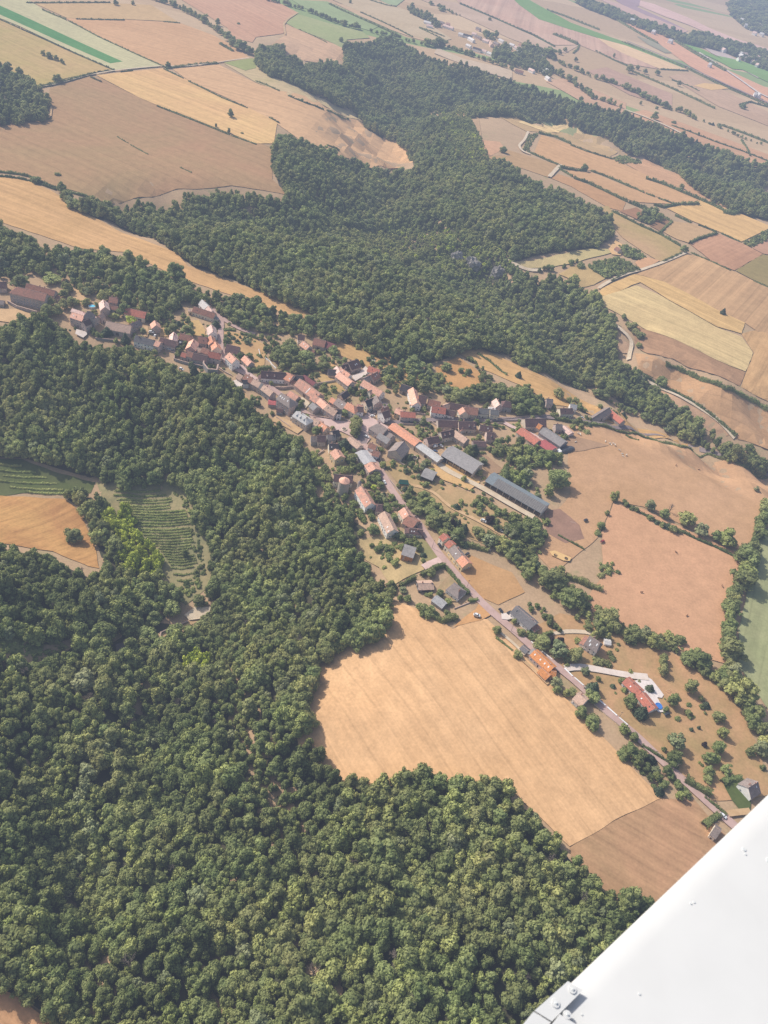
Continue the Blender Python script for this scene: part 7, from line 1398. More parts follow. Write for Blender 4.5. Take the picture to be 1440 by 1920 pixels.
HEDGES = [
('S', [(-10, 105), (110, 158)], 2.5, 2.5, 'short hedge at the far left end of the green strip'), ('S', [(120, 163), (260, 225), (400, 290), (640, 393)], 2.5, 2.5, 'long hedge below the bright green strip'),
('S', [(240, 55), (310, 85), (370, 108)], 3, 3, 'hedge piece above the pale field'), ('S', [(390, 118), (550, 205), (680, 265), (800, 320), (930, 378)], 2.5, 2.5, 'long hedge between pale field and stubble strip'),
('S', [(208, 487), (300, 472), (420, 440), (535, 410)], 4, 3.5, 'thick hedge along the chalk track'), ('S', [(550, 405), (640, 394)], 3, 2.5, 'hedge piece at the end of the green strip'), ('S', [(680, 402), (745, 397)], 3, 2.5, 'short hedge on the lower side of the chalk track'),
('S', [(935, 382), (1020, 372), (1112, 360)], 5, 3, 'first hedge right of the track crossing'), ('S', [(1125, 358), (1225, 354)], 5, 3, 'second hedge right of the track crossing'),
('S', [(920, 387), (1030, 440)], 3, 2.5, 'short hedge running down from the track crossing'), ('S', [(1060, 456), (1150, 500), (1250, 550), (1390, 606)], 3, 2.5, 'hedge between golden field and long field'),
('S', [(510, 433), (570, 460)], 2.5, 2.5, 'stub of hedge at the top of the brown pasture'), ('S', [(885, 596), (1010, 645), (1150, 700), (1290, 757)], 3, 2.5, 'dark hedge under the golden field'), ('S', [(1300, 762), (1440, 812)], 2.5, 2, 'thin hedge continuing under the golden field'),
('S', [(735, 815), (830, 867)], 2, 1.5, 'gappy bushes in the middle of the brown pasture'), ('S', [(1015, 943), (1075, 970)], 2, 1.2, 'short dark bank in the brown pasture'), ('S', [(660, 770), (720, 805)], 2, 1.5, 'tiny bushes high in the brown pasture'),
('S', [(-20, 962), (100, 975), (160, 988), (230, 1020), (320, 1060), (420, 1085), (520, 1112)], 4, 2.5, 'upper hedge of the sunken lane'), ('S', [(-20, 985), (100, 1000), (200, 1022), (310, 1062)], 3.5, 2.5, 'lower hedge of the sunken lane'),
('S', [(-20, 692), (120, 682), (290, 668)], 2, 1.8, 'low hedge along the foot of the corner wood'), ('S', [(430, 107), (560, 110), (700, 113)], 3, 2.5, 'hedge dividing the two stubble strips'), ('S', [(920, 122), (1010, 130)], 3, 2, 'short hedge end of the stubble strips'), ('S', [(150, 15), (300, 15), (420, 14), (620, 13)], 4, 3, 'far hedge on the pale plateau skyline'), ('S', [(1240, 245), (1310, 285)], 7, 4, 'broken bushes at the right end of the stubble strip'),
('T', [(0, 455), (60, 478), (130, 510)], 3, 2.5, 'left piece of the long field hedge'), ('T', [(180, 537), (270, 575), (380, 615)], 3, 3, 'middle piece of the long field hedge'), ('T', [(400, 622), (460, 645), (520, 667)], 3, 2.5, 'right piece of the long field hedge'), ('T', [(75, 660), (130, 690)], 3, 2.5, 'short dark hedge above the gorge wood'), ('T', [(400, 815), (470, 845)], 3, 2.5, 'short hedge at the tip of the long field'),
('T', [(240, 165), (330, 205), (400, 240)], 2.5, 2, 'hedge at the top of the tan field by the gorge'), ('T', [(410, 20), (480, 55), (560, 90), (680, 142), (790, 192)], 5, 4, 'hedge beside the far grass field'), ('T', [(590, 70), (700, 118), (800, 165), (880, 207)], 4, 3, 'thin hedge across the far pale field'), ('T', [(640, 0), (730, 28), (790, 38)], 4, 3, 'hedge around the far green close'),
('T', [(920, 155), (980, 175), (1060, 205)], 5, 3, 'left hedge below the hamlet'), ('T', [(1150, 20), (1250, 62), (1340, 100), (1440, 145), (1560, 195), (1680, 262)], 6, 4, 'very long dark hedge above the hamlet'), ('T', [(920, 158), (1010, 200), (1080, 238)], 4, 3, 'slanting hedge below the hamlet'),
('U', [(235, 190), (300, 215), (370, 247)], 10, 7, 'thick hedge at the top of the small plateau plot'), ('U', [(378, 250), (370, 275), (345, 298)], 5, 3, 'curved hedge closing the small plateau plot'), ('U', [(470, 285), (570, 335), (650, 370)], 4, 3, 'hedge left of the plateau tree group'), ('U', [(690, 405), (760, 435), (830, 465), (900, 495), (1020, 550), (1140, 607)], 5, 4, 'dark hedge right of the plateau tree group'), ('U', [(1180, 702), (1300, 745), (1440, 800)], 6, 4, 'hedge running to the right border of the far plateau'),
('U', [(590, 110), (700, 175), (820, 243)], 8, 5, 'hedge between the far pink strips'), ('U', [(620, 235), (800, 310), (980, 385)], 5, 4, 'hedge on the near side of the far green strip'), ('U', [(990, 385), (1150, 465), (1300, 530), (1440, 590)], 6, 4, 'dark hedge along the far road'), ('U', [(200, 55), (300, 90), (400, 130), (490, 165)], 8, 4, 'hedge along the upper edge of the far green strip'), ('U', [(835, 388), (990, 397)], 5, 3, 'straight hedge below the pale triangular field'), ('U', [(900, 448), (1000, 485), (1050, 510)], 4, 3, 'faint hedge beyond the ragged lone tree'),
('U', [(920, 230), (1000, 280), (1100, 340), (1200, 395)], 12, 7, 'bushy hedge beside the far highway'), ('U', [(1280, 590), (1340, 572), (1440, 600)], 5, 4, 'hedge on the far road bend'), ('U', [(150, 745), (240, 765), (330, 805)], 5, 4, 'bushy hedge below the stubble knoll'), ('U', [(330, 815), (420, 850), (560, 893)], 4, 3, 'hedge right below the stubble knoll'), ('U', [(90, 850), (180, 890), (270, 930)], 4, 3, 'hedge along the upper plateau track'), ('U', [(270, 935), (350, 955), (420, 960)], 5, 4, 'hedge at the track corner with saplings'),
('U', [(445, 958), (520, 985), (580, 1010), (660, 1045), (740, 1082)], 4, 3, 'upper long hedge on the right plateau'), ('U', [(755, 1088), (800, 1105)], 4, 3, 'small hedge gap piece on the right plateau'), ('U', [(825, 1115), (920, 1147)], 4, 3, 'end piece of the upper long plateau hedge'), ('U', [(265, 945), (340, 990)], 4, 3, 'hedge starting the lower plateau line'), ('U', [(350, 998), (430, 1025), (500, 1060), (580, 1098), (650, 1130)], 5, 4, 'lower long hedge on the right plateau'), ('U', [(660, 1135), (720, 1160), (780, 1190)], 5, 4, 'last piece of the lower plateau hedge'), ('U', [(755, 1000), (850, 1030), (950, 1072), (1040, 1110), (1130, 1150), (1210, 1190)], 7, 5, 'bushy hedge below the lone round tree'), ('U', [(900, 705), (1000, 740), (1140, 795), (1300, 850), (1440, 905)], 4, 3, 'hedge along the far chalk road'), ('U', [(1290, 785), (1320, 830), (1340, 875)], 4, 3, 'short hedge crossing the far pale field'), ('U', [(860, 940), (930, 965), (1010, 1010)], 5, 4, 'bushes at the foot of the dark wood'),
('V', [(565, 45), (640, 85), (730, 130), (840, 178), (945, 240)], 5, 3.5, 'hedge between quarry meadow and small plots'), ('V', [(835, 167), (865, 135), (900, 107)], 4, 3, 'hedge on the right of the small brown plot'), ('V', [(680, -5), (760, 30), (840, 72), (900, 107)], 5, 3.5, 'hedge above the copse plot'), ('V', [(1000, 227), (1050, 200), (1155, 170)], 5, 4, 'dark hedge at the top of the pink plot'), ('V', [(1050, 125), (1100, 145), (1150, 167)], 4, 3, 'thin hedge above the pink plot'), ('V', [(920, 70), (960, 88), (1010, 112)], 4, 3, 'thin hedge left of the gold field'), ('V', [(800, 8), (850, 22), (940, 8)], 5, 4, 'broken hedge at the top of the gold field'), ('V', [(950, 5), (1050, 4)], 6, 5, 'dark hedge blocks above the gold field'),
('V', [(1010, 280), (1060, 305), (1120, 330), (1230, 382)], 2.5, 2, 'low hedge above the striped field'), ('V', [(1180, 172), (1240, 200), (1290, 225)], 2.5, 2, 'low hedge under the gold field'), ('V', [(850, 330), (900, 308), (950, 285)], 4, 3, 'hedge along the chalk track near the round tree'), ('V', [(560, 440), (640, 395), (720, 378)], 3, 3, 'hedge on the quarry side of the chalk track'),
('V', [(865, 905), (930, 925), (1000, 955), (1100, 1000), (1200, 1040), (1320, 1092), (1380, 1120), (1440, 1160)], 5, 4, 'thick hedge across the right-hand slope'), ('V', [(710, 948), (780, 995), (850, 1035), (930, 1070), (1000, 1108), (1080, 1160), (1140, 1205), (1200, 1255), (1260, 1310)], 4, 3, 'hedge above the curved chalk track'), ('V', [(600, 1135), (700, 1175)], 3, 3, 'hedge stub at the end of the hay strip'),
('V', [(240, 1212), (340, 1228), (450, 1246), (560, 1268)], 4, 3, 'clipped hedge along the eastern road'), ('V', [(570, 1275), (680, 1298), (760, 1322), (950, 1372), (1100, 1412), (1200, 1442)], 3, 2.5, 'dark hedge on the lower side of the eastern road'), ('V', [(640, 1310), (710, 1335)], 3, 2, 'hedge remnant in the cattle pasture'), ('V', [(1190, 50), (1240, 60), (1300, 40), (1380, 60)], 8, 6, 'dark thicket hedge at the top right plots'),
('V', [(1170, 0), (1240, 20), (1330, 50)], 4, 3, 'thin hedge over the top right plots'), ('V', [(1360, 440), (1440, 475)], 3, 2, 'dark furrow hedge in the olive plot'),
('X', [(560, 275), (650, 325), (760, 385), (880, 430), (1000, 490), (1120, 540), (1260, 610)], 3.5, 2.2, 'hedge across the middle of the pasture'), ('X', [(200, 720), (280, 740), (350, 775), (420, 800)], 5, 4, 'thick hedge on the near pasture corner'), ('X', [(1440, 270), (1410, 340), (1390, 420), (1350, 520)], 5, 4.5, 'high hedge at the right border of the pasture'), ('X', [(1150, -10), (1290, 45), (1440, 115)], 3, 2.5, 'hedge below the road at the right border'),
('X', [(155, 470), (230, 510), (310, 553)], 1.8, 1.6, 'low dark hedge on the worn farm ground'),
('M', [(480, 665), (560, 625), (640, 590), (720, 555), (785, 540)], 3.2, 4.5, 'tall clipped hedge on the drive of the orange house'), ('M', [(790, 560), (850, 630), (930, 720), (965, 760)], 2.6, 2.6, 'clipped roadside hedge of the bungalow, upper part'), ('M', [(970, 775), (1020, 830), (1085, 905)], 3, 3, 'clipped roadside hedge of the bungalow, lower part'), ('M', [(200, 810), (290, 755), (400, 700)], 3, 4, 'tall hedge behind the wooden chalet'), ('M', [(1090, 1000), (1140, 990), (1195, 985)], 3, 2.5, 'short hedge at the bungalow gate'), ('M', [(640, 1190), (740, 1260), (850, 1230), (900, 1200)], 4, 4, 'bushy hedge corner at the stubble field'),
('D', [(350, 190), (480, 180), (600, 165), (700, 140)], 5, 4, 'dense hedge behind the salmon-roofed cottage'), ('K', [(330, 560), (400, 590), (480, 620)], 2, 1.8, 'low garden hedge behind the pink terrace'), ('C', [(880, 550), (960, 540), (1050, 545)], 5, 1.5, 'green verge hedge in the street fork'), ('C', [(1130, 600), (1250, 620), (1380, 670)], 4, 3, 'hedge along the upper dry close'),
('P', [(825, 1040), (880, 1075), (940, 1110), (1010, 1150)], 5, 4.5, 'bushy hedge above the lower road'), ('P', [(970, 1180), (1050, 1245), (1120, 1305)], 2.2, 1.8, 'low hedge beside the lower road'), ('P', [(1100, 1070), (1160, 1035), (1240, 1035)], 5, 3, 'hedge behind the green garden'), ('P', [(960, 1390), (1010, 1350), (1070, 1310)], 5, 3, 'bushy garden edge of the cream house'),
('P', [(500, 790), (640, 880), (760, 960)], 2.5, 2, 'clipped bank along the upper road edge'), ('O', [(350, 880), (480, 890), (600, 920), (700, 950)], 4, 3.5, 'overgrown hedge behind the cream row'), ('L', [(640, 440), (760, 440), (880, 450)], 3.5, 3, 'clipped hedge in the castle house garden'), ('L', [(830, 520), (940, 530), (1080, 540)], 4, 2.5, 'pale bushy hedge behind the stone yard wall'),
('N', [(340, 330), (400, 300), (460, 290)], 3, 3, 'hedge at the end of the slate bungalow garden'), ('N', [(0, 330), (60, 375), (130, 430)], 2, 1.5, 'low hedge between garden path and stubble'),
('K', [(1180, 60), (1290, 130), (1380, 210), (1440, 250)], 3, 2, 'dark hedge in the upper hay strip'), ('O', [(690, 800), (800, 850), (900, 900)], 4, 3.5, 'bushes under the terrace of caravans'),
]
for h in HEDGES: hedge(*h)
# vines: rows across the valley plot
rows = [(660, 350, 960, 345), (690, 385, 950, 380), (720, 415, 1040, 410), (740, 445, 1050, 440), (760, 480, 1060, 470), (790, 515, 1060, 510), (810, 548, 1070, 540), (840, 580, 1080, 572), (880, 610, 1070, 605), (910, 640, 1050, 635), (930, 668, 1090, 665), (950, 700, 1100, 690), (965, 735, 1085, 728), (980, 770, 1080, 765), (1000, 805, 1075, 800), (650, 300, 900, 300), (640, 325, 930, 325)]
rows = [r_ for r_ in rows] + [(r_[0] + 14, r_[1] + 15, r_[2] + 6, r_[3] + 15) for r_ in rows[:12]]
for i, (a, b_, c, d) in enumerate(rows):
    hedge('W', [(a, b_), ((a + c) / 2, (b_ + d) / 2 + 8), (c, d)], 2.0, 1.5, 'scruffy green vine row across the valley plot', 'olive', 'vine_row', 'vine row', 'vine rows in the valley plot')
for i, (a, b_, c, d) in enumerate([(0, 150, 120, 160), (0, 185, 200, 195), (20, 215, 260, 225), (0, 245, 320, 260), (60, 280, 350, 295), (150, 305, 360, 315)]):
    hedge('W', [(a, b_), ((a + c) / 2, (b_ + d) / 2 + 5), (c, d)], 2.2, 1.5, 'scruffy vine row on the upper left plot', 'olive', 'vine_row', 'vine row', 'vine rows on the upper left plot')

# ------------------------------------------------------------------ garden walls and stone walls
def wall(s, pts, h_, t_, mat, label, name='wall', cat='wall'):
    P = dense([G(s, x, y) for x, y in pts], 4.0, False)
    b = MB(); c = np.mean(P, axis=0); cz = float(height(c[0], c[1]))
    n = len(P); V = []
    for i, p in enumerate(P):
        d = np.array(P[min(i + 1, n - 1)]) - np.array(P[max(i - 1, 0)]); d = d / (np.linalg.norm(d) + 1e-9); q = np.array([-d[1], d[0]])
        z = float(height(*p)) - cz
        for a, zz in ((-1, -1.5), (-1, h_), (1, h_), (1, -1.5)): V.append((p[0] + q[0] * a * t_ / 2 - c[0], p[1] + q[1] * a * t_ / 2 - c[1], z + zz))
    F = [(i * 4 + k, i * 4 + (k + 1) % 4, i * 4 + 4 + (k + 1) % 4, i * 4 + 4 + k) for i in range(n - 1) for k in range(4)] + [(0, 3, 2, 1), ((n - 1) * 4, (n - 1) * 4 + 1, (n - 1) * 4 + 2, (n - 1) * 4 + 3)]
    b.add(V, F); root = empty(name, (c[0], c[1], cz)); tag(root, label, cat); b.build('body', MT[mat], root)
    cp = MB(); V2 = []
    for i in range(n):
        a, b2 = np.array(V[i * 4 + 1]), np.array(V[i * 4 + 2]); e = (b2 - a) / t_ * .08
        for p_, zz in ((a - e, .003), (a - e, .15), (b2 + e, .15), (b2 + e, .003)): V2.append((p_[0], p_[1], p_[2] + zz))
    cp.add(V2, F); cp.build('coping', MT['white' if mat == 'w_wh' else 'ridge'], root)
    return root
for s, pts, h_, t_, m, lab in [
 ('N', [(555, 588), (622, 652)], 1.3, .8, 'w_wh', 'first white wall piece along the lower road'), ('N', [(638, 664), (712, 728)], 1.3, .8, 'w_wh', 'second white wall piece along the lower road'), ('N', [(725, 742), (775, 785)], 1.3, .8, 'w_wh', 'third white wall piece along the lower road'),
 ('N', [(822, 835), (890, 892)], 1.3, .8, 'w_wh', 'fourth white wall piece below the dark trees'), ('N', [(905, 905), (985, 975)], 1.3, .8, 'w_wh', 'fifth white wall piece below the dark trees'), ('N', [(1002, 990), (1072, 1050)], 1.3, .8, 'w_wh', 'last white wall piece before the thicket'),
 ('N', [(285, 365), (360, 435), (455, 512)], .9, .5, 'w_wh', 'low white kerb wall opposite the orange roofs'), ('N', [(545, 610), (650, 712), (740, 800)], .8, .4, 'w_cr', 'low cream wall on the field side of the road'), ('N', [(790, 865), (900, 965), (1020, 1060)], .8, .4, 'w_cr', 'low cream wall near the hidden pink-roofed house'),
 ('J', [(1180, 610), (1290, 680), (1440, 770)], 2.2, .6, 'w_st', 'long stone wall below the tall gabled barn'), ('J', [(1060, 560), (1050, 640), (1090, 740), (1120, 800)], 1.8, .5, 'w_tn', 'tan wall between road and scorched lawn'), ('J', [(1090, 800), (1200, 960), (1330, 1120), (1390, 1180)], 1.2, .5, 'w_tn', 'low tan wall running down beside the road'),
 ('E', [(330, 905), (440, 895), (560, 875), (700, 850)], 2.4, .6, 'w_cr', 'pale garden wall of the walled garden'), ('D', [(770, 470), (880, 480), (1010, 460), (1060, 470)], 2.6, .6, 'w_st', 'courtyard wall before the orange-roofed wing'), ('D', [(1000, 880), (1180, 905), (1300, 910), (1440, 900)], 1.4, .5, 'w_tn', 'retaining wall along the upper side of the street'), ('F', [(0, 450), (120, 480), (330, 520), (470, 530), (580, 520), (680, 575)], 1.6, .5, 'w_st', 'stone wall on the upper edge of the square'),
 ('C', [(590, 1040), (570, 1120), (640, 1210), (770, 1220), (790, 1140)], 6, 1.2, 'w_gy', 'grey stone bastion at the cliff edge'), ('C', [(150, 920), (130, 1010), (300, 1060), (430, 1090), (560, 1120)], 2.6, .6, 'w_gy', 'terrace wall below the long dark terrace'), ('C', [(0, 850), (90, 880), (180, 915)], 1.2, .5, 'w_st', 'low wall along the cliff street'), ('C', [(780, 1110), (900, 1190), (1000, 1240)], 1.2, .5, 'w_st', 'low wall along the dry terrace'),
 ('D', [(0, 285), (80, 340), (180, 395)], 1.4, .5, 'w_st', 'wall under the dry terrace by the patio'), ('D', [(100, 385), (180, 450), (250, 492)], 2.0, .5, 'w_wh', 'white parapet of the patio'), ('D', [(780, 905), (880, 975), (1000, 1060)], 1.4, .5, 'w_st', 'stone wall across the dry terraces'), ('B', [(150, 770), (300, 790), (420, 800), (530, 830)], 2.2, .6, 'w_gy', 'grey wall below the broad old barn'), ('B', [(210, 1030), (400, 1045)], 1.4, .5, 'w_gy', 'pale retaining wall in the cliff garden'),
 ('A', [(120, 470), (260, 545), (420, 590), (560, 630)], 3.0, .8, 'w_st', 'stone retaining wall below the manor'), ('C', [(865, 560), (870, 680), (865, 840), (850, 940)], 1.2, .5, 'w_cr', 'long pale wall along the dry close'), ('C', [(1400, 850), (1430, 980)], 1.2, .5, 'w_wh', 'white garden wall at the dry close end'), ('D', [(620, 20), (690, 75), (720, 120), (780, 175)], 1.2, .5, 'w_wh', 'white garden steps wall above the dormered house'),
 ('K', [(480, 700), (620, 705), (760, 680), (840, 740)], 1.6, .5, 'w_st', 'stone wall below the pink terrace'), ('H', [(0, 445), (140, 470)], 1.6, .5, 'w_st', 'wall above the pale street near the white gable'), ('H', [(1160, 600), (1320, 590)], 1.0, .4, 'w_cr', 'low wall at the green kitchen garden'), ('L', [(850, 580), (930, 590), (1010, 580)], 2.4, .6, 'w_st', 'stone yard wall left of the roadside house'), ('L', [(730, 320), (780, 390), (880, 415)], 1.0, .4, 'w_cr', 'curved pale wall in the castle garden'),
 ('O', [(400, 900), (560, 930), (720, 960)], 1.6, .5, 'w_gy', 'grey wall behind the cream roadside row'), ('M', [(900, 1110), (1000, 1070), (1100, 1030)], .8, .4, 'w_tn', 'low wall at the bottom of the bungalow garden'), ('X', [(180, 375), (260, 400)], .6, .3, 'w_tn', 'low tan bank wall on the worn farm ground'), ('I', [(0, 370), (200, 350), (400, 330), (600, 318)], 1.6, .5, 'w_st', 'long wall on the upper side of the eastern street'), ('W', [(900, 1145), (905, 1105), (1000, 1065), (1060, 1040)], 2.0, .8, 'w_gy', 'pale weir wall at the stream bend'),
 ('J', [(220, 520), (120, 590), (110, 640)], 1.5, .5, 'w_tn', 'garden wall left of the orange villa')]:
    wall(s, pts, h_, t_, m, lab)

# ------------------------------------------------------------------ cars, poles, cattle and small things
def car_parts(col):
    body = MB()
    prof = [(-2.05, .35), (-2.1, .75), (-1.9, .92), (-1.0, .98), (1.0, .98), (1.75, .86), (2.08, .7), (2.1, .35)]
    for y0_, y1_ in ((-.86, .86),):
        V = [(x, y0_, z) for x, z in prof] + [(x, y1_, z) for x, z in prof]; n = len(prof)
        body.add(V, [tuple(range(n)), tuple(range(2 * n - 1, n - 1, -1))] + [(i, n + i, n + (i + 1) % n, (i + 1) % n) for i in range(n)])
    cab = MB(); a = [(-1.75, .95), (-1.35, 1.42), (.35, 1.42), (1.05, .95)]
    V = [(x, -.78 + (.12 if z > 1 else 0), z) for x, z in a] + [(x, .78 - (.12 if z > 1 else 0), z) for x, z in a]
    cab.add(V, [(0, 1, 2, 3), (7, 6, 5, 4), (0, 4, 5, 1), (2, 6, 7, 3)])
    roof = MB(); roof.box(-1.4, .42, -.7, .7, 1.40, 1.47)
    wh = MB(); wh.tube([(0, -.11, 0), (0, .11, 0)], [.32, .32], 12)
    return body.mesh('car_body'), cab.mesh('car_glass'), roof.mesh('car_roof'), wh.mesh('car_wheel')
_cb, _cg, _cr, _cw = car_parts(None)
_cg.materials.append(MT['glass']); _cw.materials.append(plain_mat('tyre', (.02, .02, .02)))
CARC = {'white': (.75, .75, .74), 'dark': (.04, .042, .05), 'grey': (.30, .31, .32), 'red': (.30, .04, .035), 'blue': (.06, .10, .2), 'silver': (.5, .5, .5)}
_cm = {}
def car(s, x, y, x2, y2, c, label, van=False, sc_=1.0):
    A, B = G(s, x, y), G(s, x2, y2); rz = math.atan2(B[1] - A[1], B[0] - A[0])
    root = empty('van' if van else 'car', (A[0], A[1], float(height(A[0], A[1])) + 1.2), rz, (sc_ * 1.1, sc_ * 1.1, sc_ * (1.5 if van else 1.1)))
    tag(root, label, 'van' if van else 'car')
    if c not in _cm:
        m1 = _cb.copy(); m1.materials.append(plain_mat('paint_' + c, CARC[c], .04, rough=.35, spec=.5, rand=0)); m2 = _cr.copy(); m2.materials.append(m1.materials[0]); _cm[c] = (m1, m2)
    part('body', _cm[c][0], root, (0, 0, 0)); part('window', _cg, root, (0, 0, 0)); part('car_roof', _cm[c][1], root, (0, 0, 0))
    for wx in (-1.3, 1.3):
        for wy in (-.8, .8): part('wheel', _cw, root, (wx, wy, .32))
for a in [('F', 1025, 500, 1060, 500, 'white', 'white car parked at the top of the square'), ('F', 795, 790, 830, 770, 'silver', 'silver car in the shaded car park'), ('F', 1000, 415, 1030, 395, 'silver', 'silver car parked before the panelled roof house'), ('F', 935, 810, 985, 825, 'white', 'white car at the edge of the car park'),
          ('J', 1035, 685, 1055, 715, 'dark', 'dark car at the roadside wall'), ('M', 710, 310, 735, 340, 'dark', 'dark red car before the cream roadside row'), ('N', 35, 120, 50, 135, 'dark', 'dark car at the slate bungalow gate'), ('N', 105, 135, 125, 125, 'dark', 'dark car beside the slate bungalow wall'), ('H', 285, 942, 310, 938, 'white', 'white car in the farmhouse yard'), ('H', 330, 925, 350, 930, 'dark', 'dark car in the farmhouse yard'), ('H', 368, 948, 380, 955, 'silver', 'silver car in the farmhouse yard'), ('H', 285, 1030, 320, 1035, 'blue', 'blue car by the pale blue metal roof'),
          ('C', 170, 825, 180, 800, 'white', 'white car beside the dark roofed house'), ('C', 225, 765, 235, 760, 'white', 'white car in front of the red-brown house'), ('B', 1045, 735, 1055, 715, 'white', 'white car behind the slate-roofed house'), ('C', 50, 858, 75, 866, 'white', 'white car on the cliff street'), ('O', 310, 205, 330, 215, 'grey', 'grey car under the hay hangar'), ('O', 250, 110 - 20, 270, 85, 'white', 'white car by the hangar workshop'),
          ('M', 1065, 420, 1090, 400, 'dark', 'dark car behind the cream roadside row'), ('I', 905, 348, 930, 356, 'silver', 'silver car on the eastern road'), ('X', 420, 515, 430, 510, 'red', 'red tractor-like car by the farm scrap heap'), ('P', 675, 565, 690, 560, 'dark', 'dark car below the red-roofed bungalow'), ('X', 318, 385, 330, 380, 'dark', 'dark machine on the worn farm ground'), ('P', 1095, 1327, 1105, 1335, 'white', 'white car on the lower road'), ('L', 825, 250, 832, 265, 'white', 'white car at the garden gate by the road')]:
    car(*a)
for a in [('C', 265, 985, 295, 1000, 'white', 'white van on the terrace below the street'), ('C', 240, 1165, 290, 1185, 'white', 'long white van in the cliff garden'), ('B', 990, 690, 1020, 695, 'white', 'white van behind the slate-roofed house'), ('Z', 893, 1157, 898, 1158, 'white', 'white van parked at the edge of the stubble'), ('O', 655, 720, 690, 735, 'white', 'white caravan beside the purple tree'), ('O', 800, 800, 840, 820, 'white', 'white caravan among heaps on the terrace')]:
    car(*a, van=True, sc_=1.15)

def pole(s, x, y, h_, label):
    p = G(s, x, y); root = empty('utility_pole', p); tag(root, label, 'pole')
    b = MB(); b.tube([(0, 0, -1), (0, 0, h_)], [.16, .11], 8); b.build('shaft', plain_mat('weathered_pole', (.27, .22, .18)), root)
    b = MB(); b.box(-.9, .9, -.07, .07, h_ - .5, h_ - .36); b.build('crossarm', MT['wood'], root)
    for xx in (-.8, 0, .8):
        b = MB(); b.tube([(xx, 0, h_ - .36), (xx, 0, h_ - .1)], [.06, .05], 6); b.build('insulator', MT['white'], root)
for a in [('M', 615, 335, 10, 'tall pole opposite the cream roadside row'), ('M', 1065, 835, 9, 'pole on the field side past the bungalow hedge'), ('P', 738, 975, 8, 'pole at the roadside hedge near the thicket'), ('N', 1005, 985, 7, 'pole behind the white wall near the thicket'), ('N', 120, 280, 8, 'pole across the road from the slate bungalow'), ('I', 1340, 400, 6, 'pole by the last red barn')]:
    pole(*a)

def cow(s, x, y, col, rz, label, lying=False):
    p = G(s, x, y); b = bmesh.new()
    pts = [(-1.0, 0, 1.15), (-.5, 0, 1.12), (.2, 0, 1.1), (.75, 0, 1.2), (1.15, 0, 1.45), (1.55, 0, 1.35)]; rad = [.34, .44, .46, .38, .2, .15]
    dz = .65 if lying else 0
    V = [b.verts.new((u, v, w_ - dz)) for u, v, w_ in pts]; E_ = [b.edges.new((V[i], V[i + 1])) for i in range(len(V) - 1)]
    leg = []
    for bx, sy in ((1, -.28), (1, .28), (3, -.26), (3, .26)):
        base = pts[bx]
        if lying: ks = [(base[0] + .1, sy, .35), (base[0] + .45, sy * 1.5, .12)]
        else: ks = [(base[0] + (-.12 if bx == 1 else 0), sy, .62), (base[0] + (-.2 if bx == 1 else .02), sy, .0)]
        prev = V[bx]
        for j, k in enumerate(ks):
            nv = b.verts.new(k); b.edges.new((prev, nv)); prev = nv; leg.append((nv, (.14, .08)[j]))
    t1 = b.verts.new((-1.18, 0, 1.05 - dz)); t2 = b.verts.new((-1.22, 0, .55 - dz * .6)); b.edges.new((V[0], t1)); b.edges.new((t1, t2)); leg += [(t1, .07), (t2, .04)]
    b.verts.index_update()
    me = bpy.data.meshes.new('cow')
    L_ = [(v.index, r) for v, r in zip(V, rad)] + [(v.index, r) for v, r in leg]
    b.to_mesh(me); b.free()
    o = link('cow', me, None, [col]); o.location = (p[0], p[1], float(height(p[0], p[1])) + .7); o.rotation_euler = (0, 0, rz)
    md = o.modifiers.new('skin', 'SKIN')
    for i, r in L_: me.skin_vertices[0].data[i].radius = (r, r)
    me.skin_vertices[0].data[0].use_root = True
    o.modifiers.new('smooth', 'SUBSURF').levels = 1
    ear = MB()
    for sy in (-1, 1): ear.add([(1.22, sy * .12, 1.5 - dz), (1.3, sy * .36, 1.52 - dz), (1.36, sy * .14, 1.46 - dz)], [(0, 1, 2)])
    ear.build('ear', col, o)
    return tag(o, label, 'cow')
CW = plain_mat('hide_cream', (.72, .66, .56), .08); CB = plain_mat('hide_brown', (.30, .17, .10), .1)
for i, (s, x, y, rz, lie, lab) in enumerate([('I', 1185, 605, .4, 0, 'cream cow at the left of the standing group'), ('I', 1200, 612, 2.2, 1, 'cream cow lying in the middle of the group'), ('I', 1222, 607, -.5, 0, 'whitest cow of the standing group'), ('I', 1240, 620, 1.2, 0, 'cream cow at the right of the standing group'), ('I', 1280, 670, 3, 0, 'lone cream cow between the two groups'), ('I', 1312, 705, .2, 1, 'cream cow lying in the lower group, upper one'), ('I', 1318, 728, 2.6, 1, 'cream cow lying in the lower group, lower one'), ('I', 1352, 720, .9, 0, 'cream cow standing right of the lower group'), ('I', 1145, 580, 1.5, 1, 'cream cow lying left above the standing group'), ('I', 845, 590, .7, 0, 'cream cow standing behind the grey cattle barn'), ('I', 890, 512, 1.9, 0, 'cream cow by the pale pink roof'), ('I', 870, 505, .3, 0, 'second cream cow by the pale pink roof')]):
    cow(s, x, y, CW, rz, lab, lie)
for s, x, y, rz, lab in [('X', 660, 825, .3, 'brown cow in the middle of the orange pasture'), ('X', 1155, 788, 1.8, 'brown cow right in the orange pasture'), ('X', 938, 968, .9, 'brown cow low in the orange pasture'), ('X', 872, 580, 2.4, 'brown cow high in the orange pasture'), ('X', 873, 45, 1.1, 'brown cow at the top of the cattle pasture'), ('X', 1012, 73, .2, 'second brown cow at the top of the cattle pasture')]:
    cow(s, x, y, CB, rz, lab)

